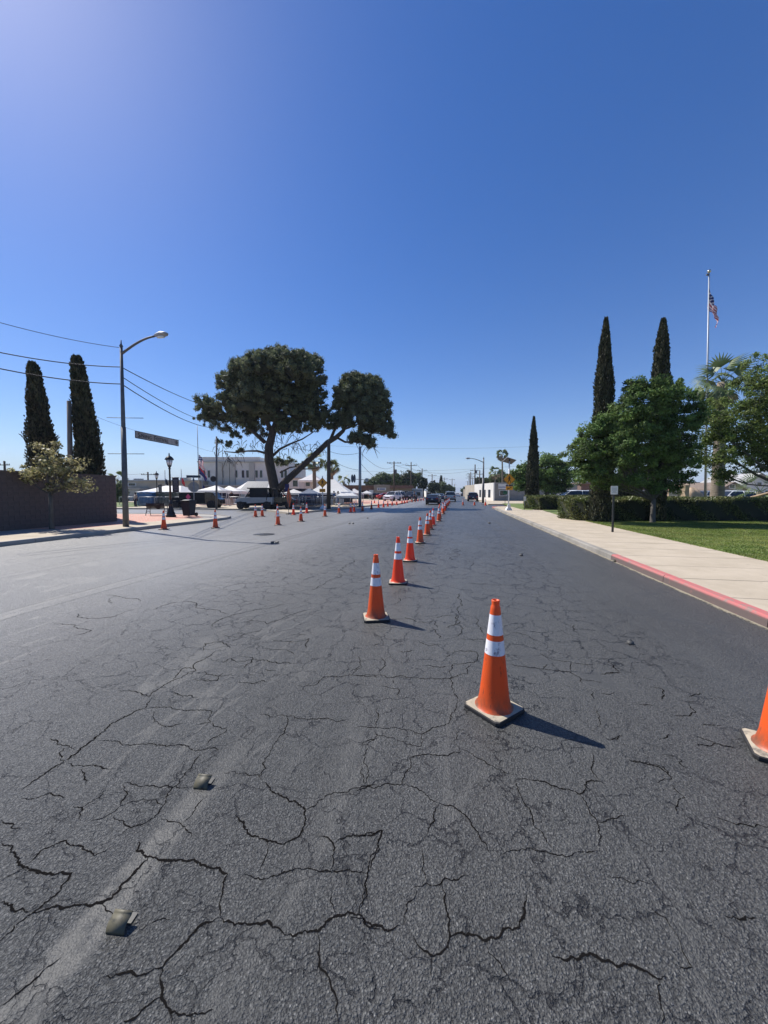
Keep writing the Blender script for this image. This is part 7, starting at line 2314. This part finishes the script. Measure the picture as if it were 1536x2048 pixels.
# tan beam fence rail at the right
a = P(1486, 999, 30); b_ = P(1545, 984, 27)
mb = MB(); mb.tube([a, b_], .09, 8); mb.tube([b_, (b_.x, b_.y, .1)], .08, 8); mb.tube([a, (a.x, a.y, .1)], .08, 8)
o = mb.build('sloping_rail', M['rail_wood']); tag(o, 'tan sloping handrail above the hedge at the right edge', 'rail')
# feather / small flags by the beige building
for px_, yt, yb, Y, c1, lb in ((363.5, 938, 985, 60, 'flag_red', 'thin pole with a hanging red flag right of the near ornate lamp post'), (331, 940, 985, 62, 'cloth_dark', 'thin pole with a hanging dark flag between the two ornate lamp posts'), (405, 952, 988, 60, 'flag_blue', 'low pole with a dark blue flag in front of the pale building')):
    h_ = P(px_, yt, Y).z
    t = thing('small_flagpole', lb, 'flagpole', (P(px_, 985, Y).x, Y, 0), 0)
    mb = MB(); mb.tube([(0, 0, 0), (0, 0, h_)], .045, 6); mb.build('pole', M['galv'], t)
    me = limp_flag(None, (.05, 0, h_ - 1.4), 1.5, .9, lambda s_, tt: 0, n=10, m=8, out=.4); me.build('flag', [M[c1]], t)

# ------------------------------------------------------------------ people
def skin_mesh(name, verts, edges, radii, mat, parent, sub=1):
    me = bpy.data.meshes.new(name)
    me.from_pydata([tuple(v) for v in verts], edges, [])
    o = bpy.data.objects.new(name, me); COL.objects.link(o)
    m = o.modifiers.new('skin', 'SKIN'); m.use_smooth_shade = True
    for i, sv in enumerate(me.skin_vertices[0].data):
        sv.radius = radii[i] if isinstance(radii[i], tuple) else (radii[i], radii[i]); sv.use_root = (i == 0)
    s_ = o.modifiers.new('sub', 'SUBSURF'); s_.levels = sub; s_.render_levels = sub
    dg = bpy.context.evaluated_depsgraph_get()
    nm_ = bpy.data.meshes.new_from_object(o.evaluated_get(dg))
    bpy.data.objects.remove(o)
    nm_.name = name
    return link(name, nm_, parent, mat)
def person(loc, rz, label, shirt='cloth_tan', trousers='cloth_dark', pose='stand', skin='skin', z0=0.0):
    t = thing('person', label, 'person', (loc[0], loc[1], loc[2]), rz)
    H = 1.72
    sw = .07 if pose == 'stand' else .16
    J = dict(pelvis=(0, 0, .93), spine=(0, 0, 1.12), chest=(0, .0, 1.34), neck=(0, 0, 1.47), head=(0, .02, 1.60), crown=(0, .01, 1.70),
             sl=(.18, 0, 1.41), el=(.26, -.02, 1.14), wl=(.27, .08, .90), hl=(.27, .10, .80), sr=(-.18, 0, 1.41), er=(-.27, -.04, 1.14), wr=(-.30, .06, .90), hr=(-.30, .08, .80),
             kl=(.10, sw * .5, .50), al=(.10, -sw * .2, .09), fl=(.11, .16 - sw * .2, .035), kr=(-.10, sw, .50), ar=(-.10, .0, .09), fr=(-.11, .19, .035), hpl=(.09, 0, .90), hpr=(-.09, 0, .90))
    if pose == 'ride':
        J.update(kl=(.12, .10, .52), al=(.16, .0, .14), fl=(.17, .17, .10), kr=(-.12, .08, .52), ar=(-.16, -.02, .14), fr=(-.17, .15, .10), el=(.34, -.05, 1.15), wl=(.38, .08, .93), hl=(.39, .10, .84))
    k = list(J); ix = {n_: i for i, n_ in enumerate(k)}
    E = [('pelvis', 'spine'), ('spine', 'chest'), ('chest', 'neck'), ('neck', 'head'), ('head', 'crown'), ('chest', 'sl'), ('sl', 'el'), ('el', 'wl'), ('wl', 'hl'), ('chest', 'sr'), ('sr', 'er'), ('er', 'wr'), ('wr', 'hr'),
         ('pelvis', 'hpl'), ('hpl', 'kl'), ('kl', 'al'), ('al', 'fl'), ('pelvis', 'hpr'), ('hpr', 'kr'), ('kr', 'ar'), ('ar', 'fr')]
    rad = dict(pelvis=(.15, .11), spine=(.13, .10), chest=(.16, .11), neck=.055, head=(.085, .10), crown=(.06, .07), sl=.065, el=.043, wl=.028, hl=(.035, .02), sr=.065, er=.043, wr=.028, hr=(.035, .02),
               kl=.06, al=.04, fl=.035, kr=.06, ar=.04, fr=.035, hpl=.09, hpr=.09)
    body = skin_mesh('body', [J[n_] for n_ in k], [(ix[a], ix[b]) for a, b in E], [rad[n_] for n_ in k], M[skin], t)
    def part(name, names, edges, grow, mat, cut=None):
        kk = names; ii = {n_: i for i, n_ in enumerate(kk)}
        rr = []
        for n_ in kk:
            r_ = rad[n_]; rr.append((r_[0] + grow, r_[1] + grow) if isinstance(r_, tuple) else (r_ + grow, r_ + grow))
        skin_mesh(name, [J[n_] for n_ in kk], [(ii[a], ii[b]) for a, b in edges], rr, M[mat], t)
    part('shirt', ['pelvis', 'spine', 'chest', 'sl', 'el', 'sr', 'er'], [('pelvis', 'spine'), ('spine', 'chest'), ('chest', 'sl'), ('sl', 'el'), ('chest', 'sr'), ('sr', 'er')], .018, shirt)
    part('trousers', ['pelvis', 'hpl', 'kl', 'al', 'hpr', 'kr', 'ar'], [('pelvis', 'hpl'), ('hpl', 'kl'), ('kl', 'al'), ('pelvis', 'hpr'), ('hpr', 'kr'), ('kr', 'ar')], .018, trousers)
    hb = MB(); hb.lathe([(.02, .13), (.07, .115), (.10, .06), (.105, 0), (.09, -.05)], 12, (0, -.012, 1.625), 1.1); hb.build('hair', M['hair'], t)
    fc = MB(); fc.box((0, .125, 1.60), (.025, .03, .04)); fc.box((.035, .105, 1.63), (.02, .012, .01)); fc.box((-.035, .105, 1.63), (.02, .012, .01)); fc.box((0, .108, 1.555), (.04, .012, .008)); fc.build('face_features', M['hair'], t)
    for s_ in (-1, 1):
        f = MB(); f.loft([[Vector((s_ * (.11 if pose == 'stand' else .165) + x, y, (.0 if pose == 'stand' else .06) + z)) for x, z in ((-.045, 0), (.045, 0), (.035, .08), (-.035, .08))] for y in (-.08, .2)]); f.build('shoe', M['plastic_dark'], t)
    for s_, wn, hn in ((1, 'wl', 'hl'), (-1, 'wr', 'hr')):
        w0 = Vector(J[hn]); fg = MB()
        for q_ in range(4):
            fg.tube([w0 + Vector((-.02 + q_ * .012, .0 + q_ * .008, 0)), w0 + Vector((-.02 + q_ * .012, .012 + q_ * .008, -.045 - .01 * (q_ in (1, 2)))), w0 + Vector((-.02 + q_ * .012, .025 + q_ * .008, -.07))], .008, 5)
        fg.tube([w0 + Vector((0, .02, .03)), w0 + Vector((0, .05, -.01)), w0 + Vector((0, .055, -.03))], .009, 5)
        fg.build('fingers', M[skin], t)
    return t
p = G(272, 1015.5)
person((p.x, p.y, .0), 2.6, 'person in a tan shirt and dark trousers riding a single-wheel board past the barriers', 'cloth_tan', 'cloth_dark', 'ride', 'skin_dark')
t = thing('single_wheel_board', 'small one-wheeled riding board under the rider by the barriers', 'riding board', (p.x, p.y, 0), 2.6)
mb = MB(); mb.lathe([(.05, -.05), (.13, -.06), (.15, 0), (.13, .06), (.05, .05)], 18); o = mb.build('wheel', M['tyre'], t); o.location = (0, 0, .15); o.rotation_euler = (0, math.pi / 2, 0)
mb = MB(); mb.box((0, 0, .13), (.46, .2, .035)); mb.build('footboard', M['sign_white'], t)
ppl = [(566, 46.5, 'person in red behind the canopy table next to the pine trunk', 'cloth_red', 'cloth_dark'), (606, 47, 'person in white standing left under the blue-grey canopy', 'cloth_white', 'cloth_dark'), (617, 46.5, 'person in red at the blue-grey canopy stall', 'cloth_red', 'cloth_dark'),
       (634, 49, 'person in dark clothes left of the park crossing sign', 'cloth_dark', 'cloth_blue'), (668, 46.5, 'person in a blue shirt bending by the marquee right side', 'cloth_blue', 'cloth_dark'), (676, 45.5, 'person in a white shirt near the lean-to canopy', 'cloth_white', 'cloth_blue'),
       (428, 48.5, 'person in a white shirt under the canopy left of the park pole', 'cloth_white', 'cloth_dark'), (463, 49, 'person in a dark shirt under the canopy right of the park pole', 'cloth_dark', 'cloth_tan'), (829, 66, 'person in dark clothes standing at the end of the parked car row', 'cloth_dark', 'cloth_dark')]
for px_, Y, lb, a_, b2 in ppl:
    person((P(px_, 985, Y).x, Y, KZ), rnd.uniform(0, 6.28), lb, a_, b2)
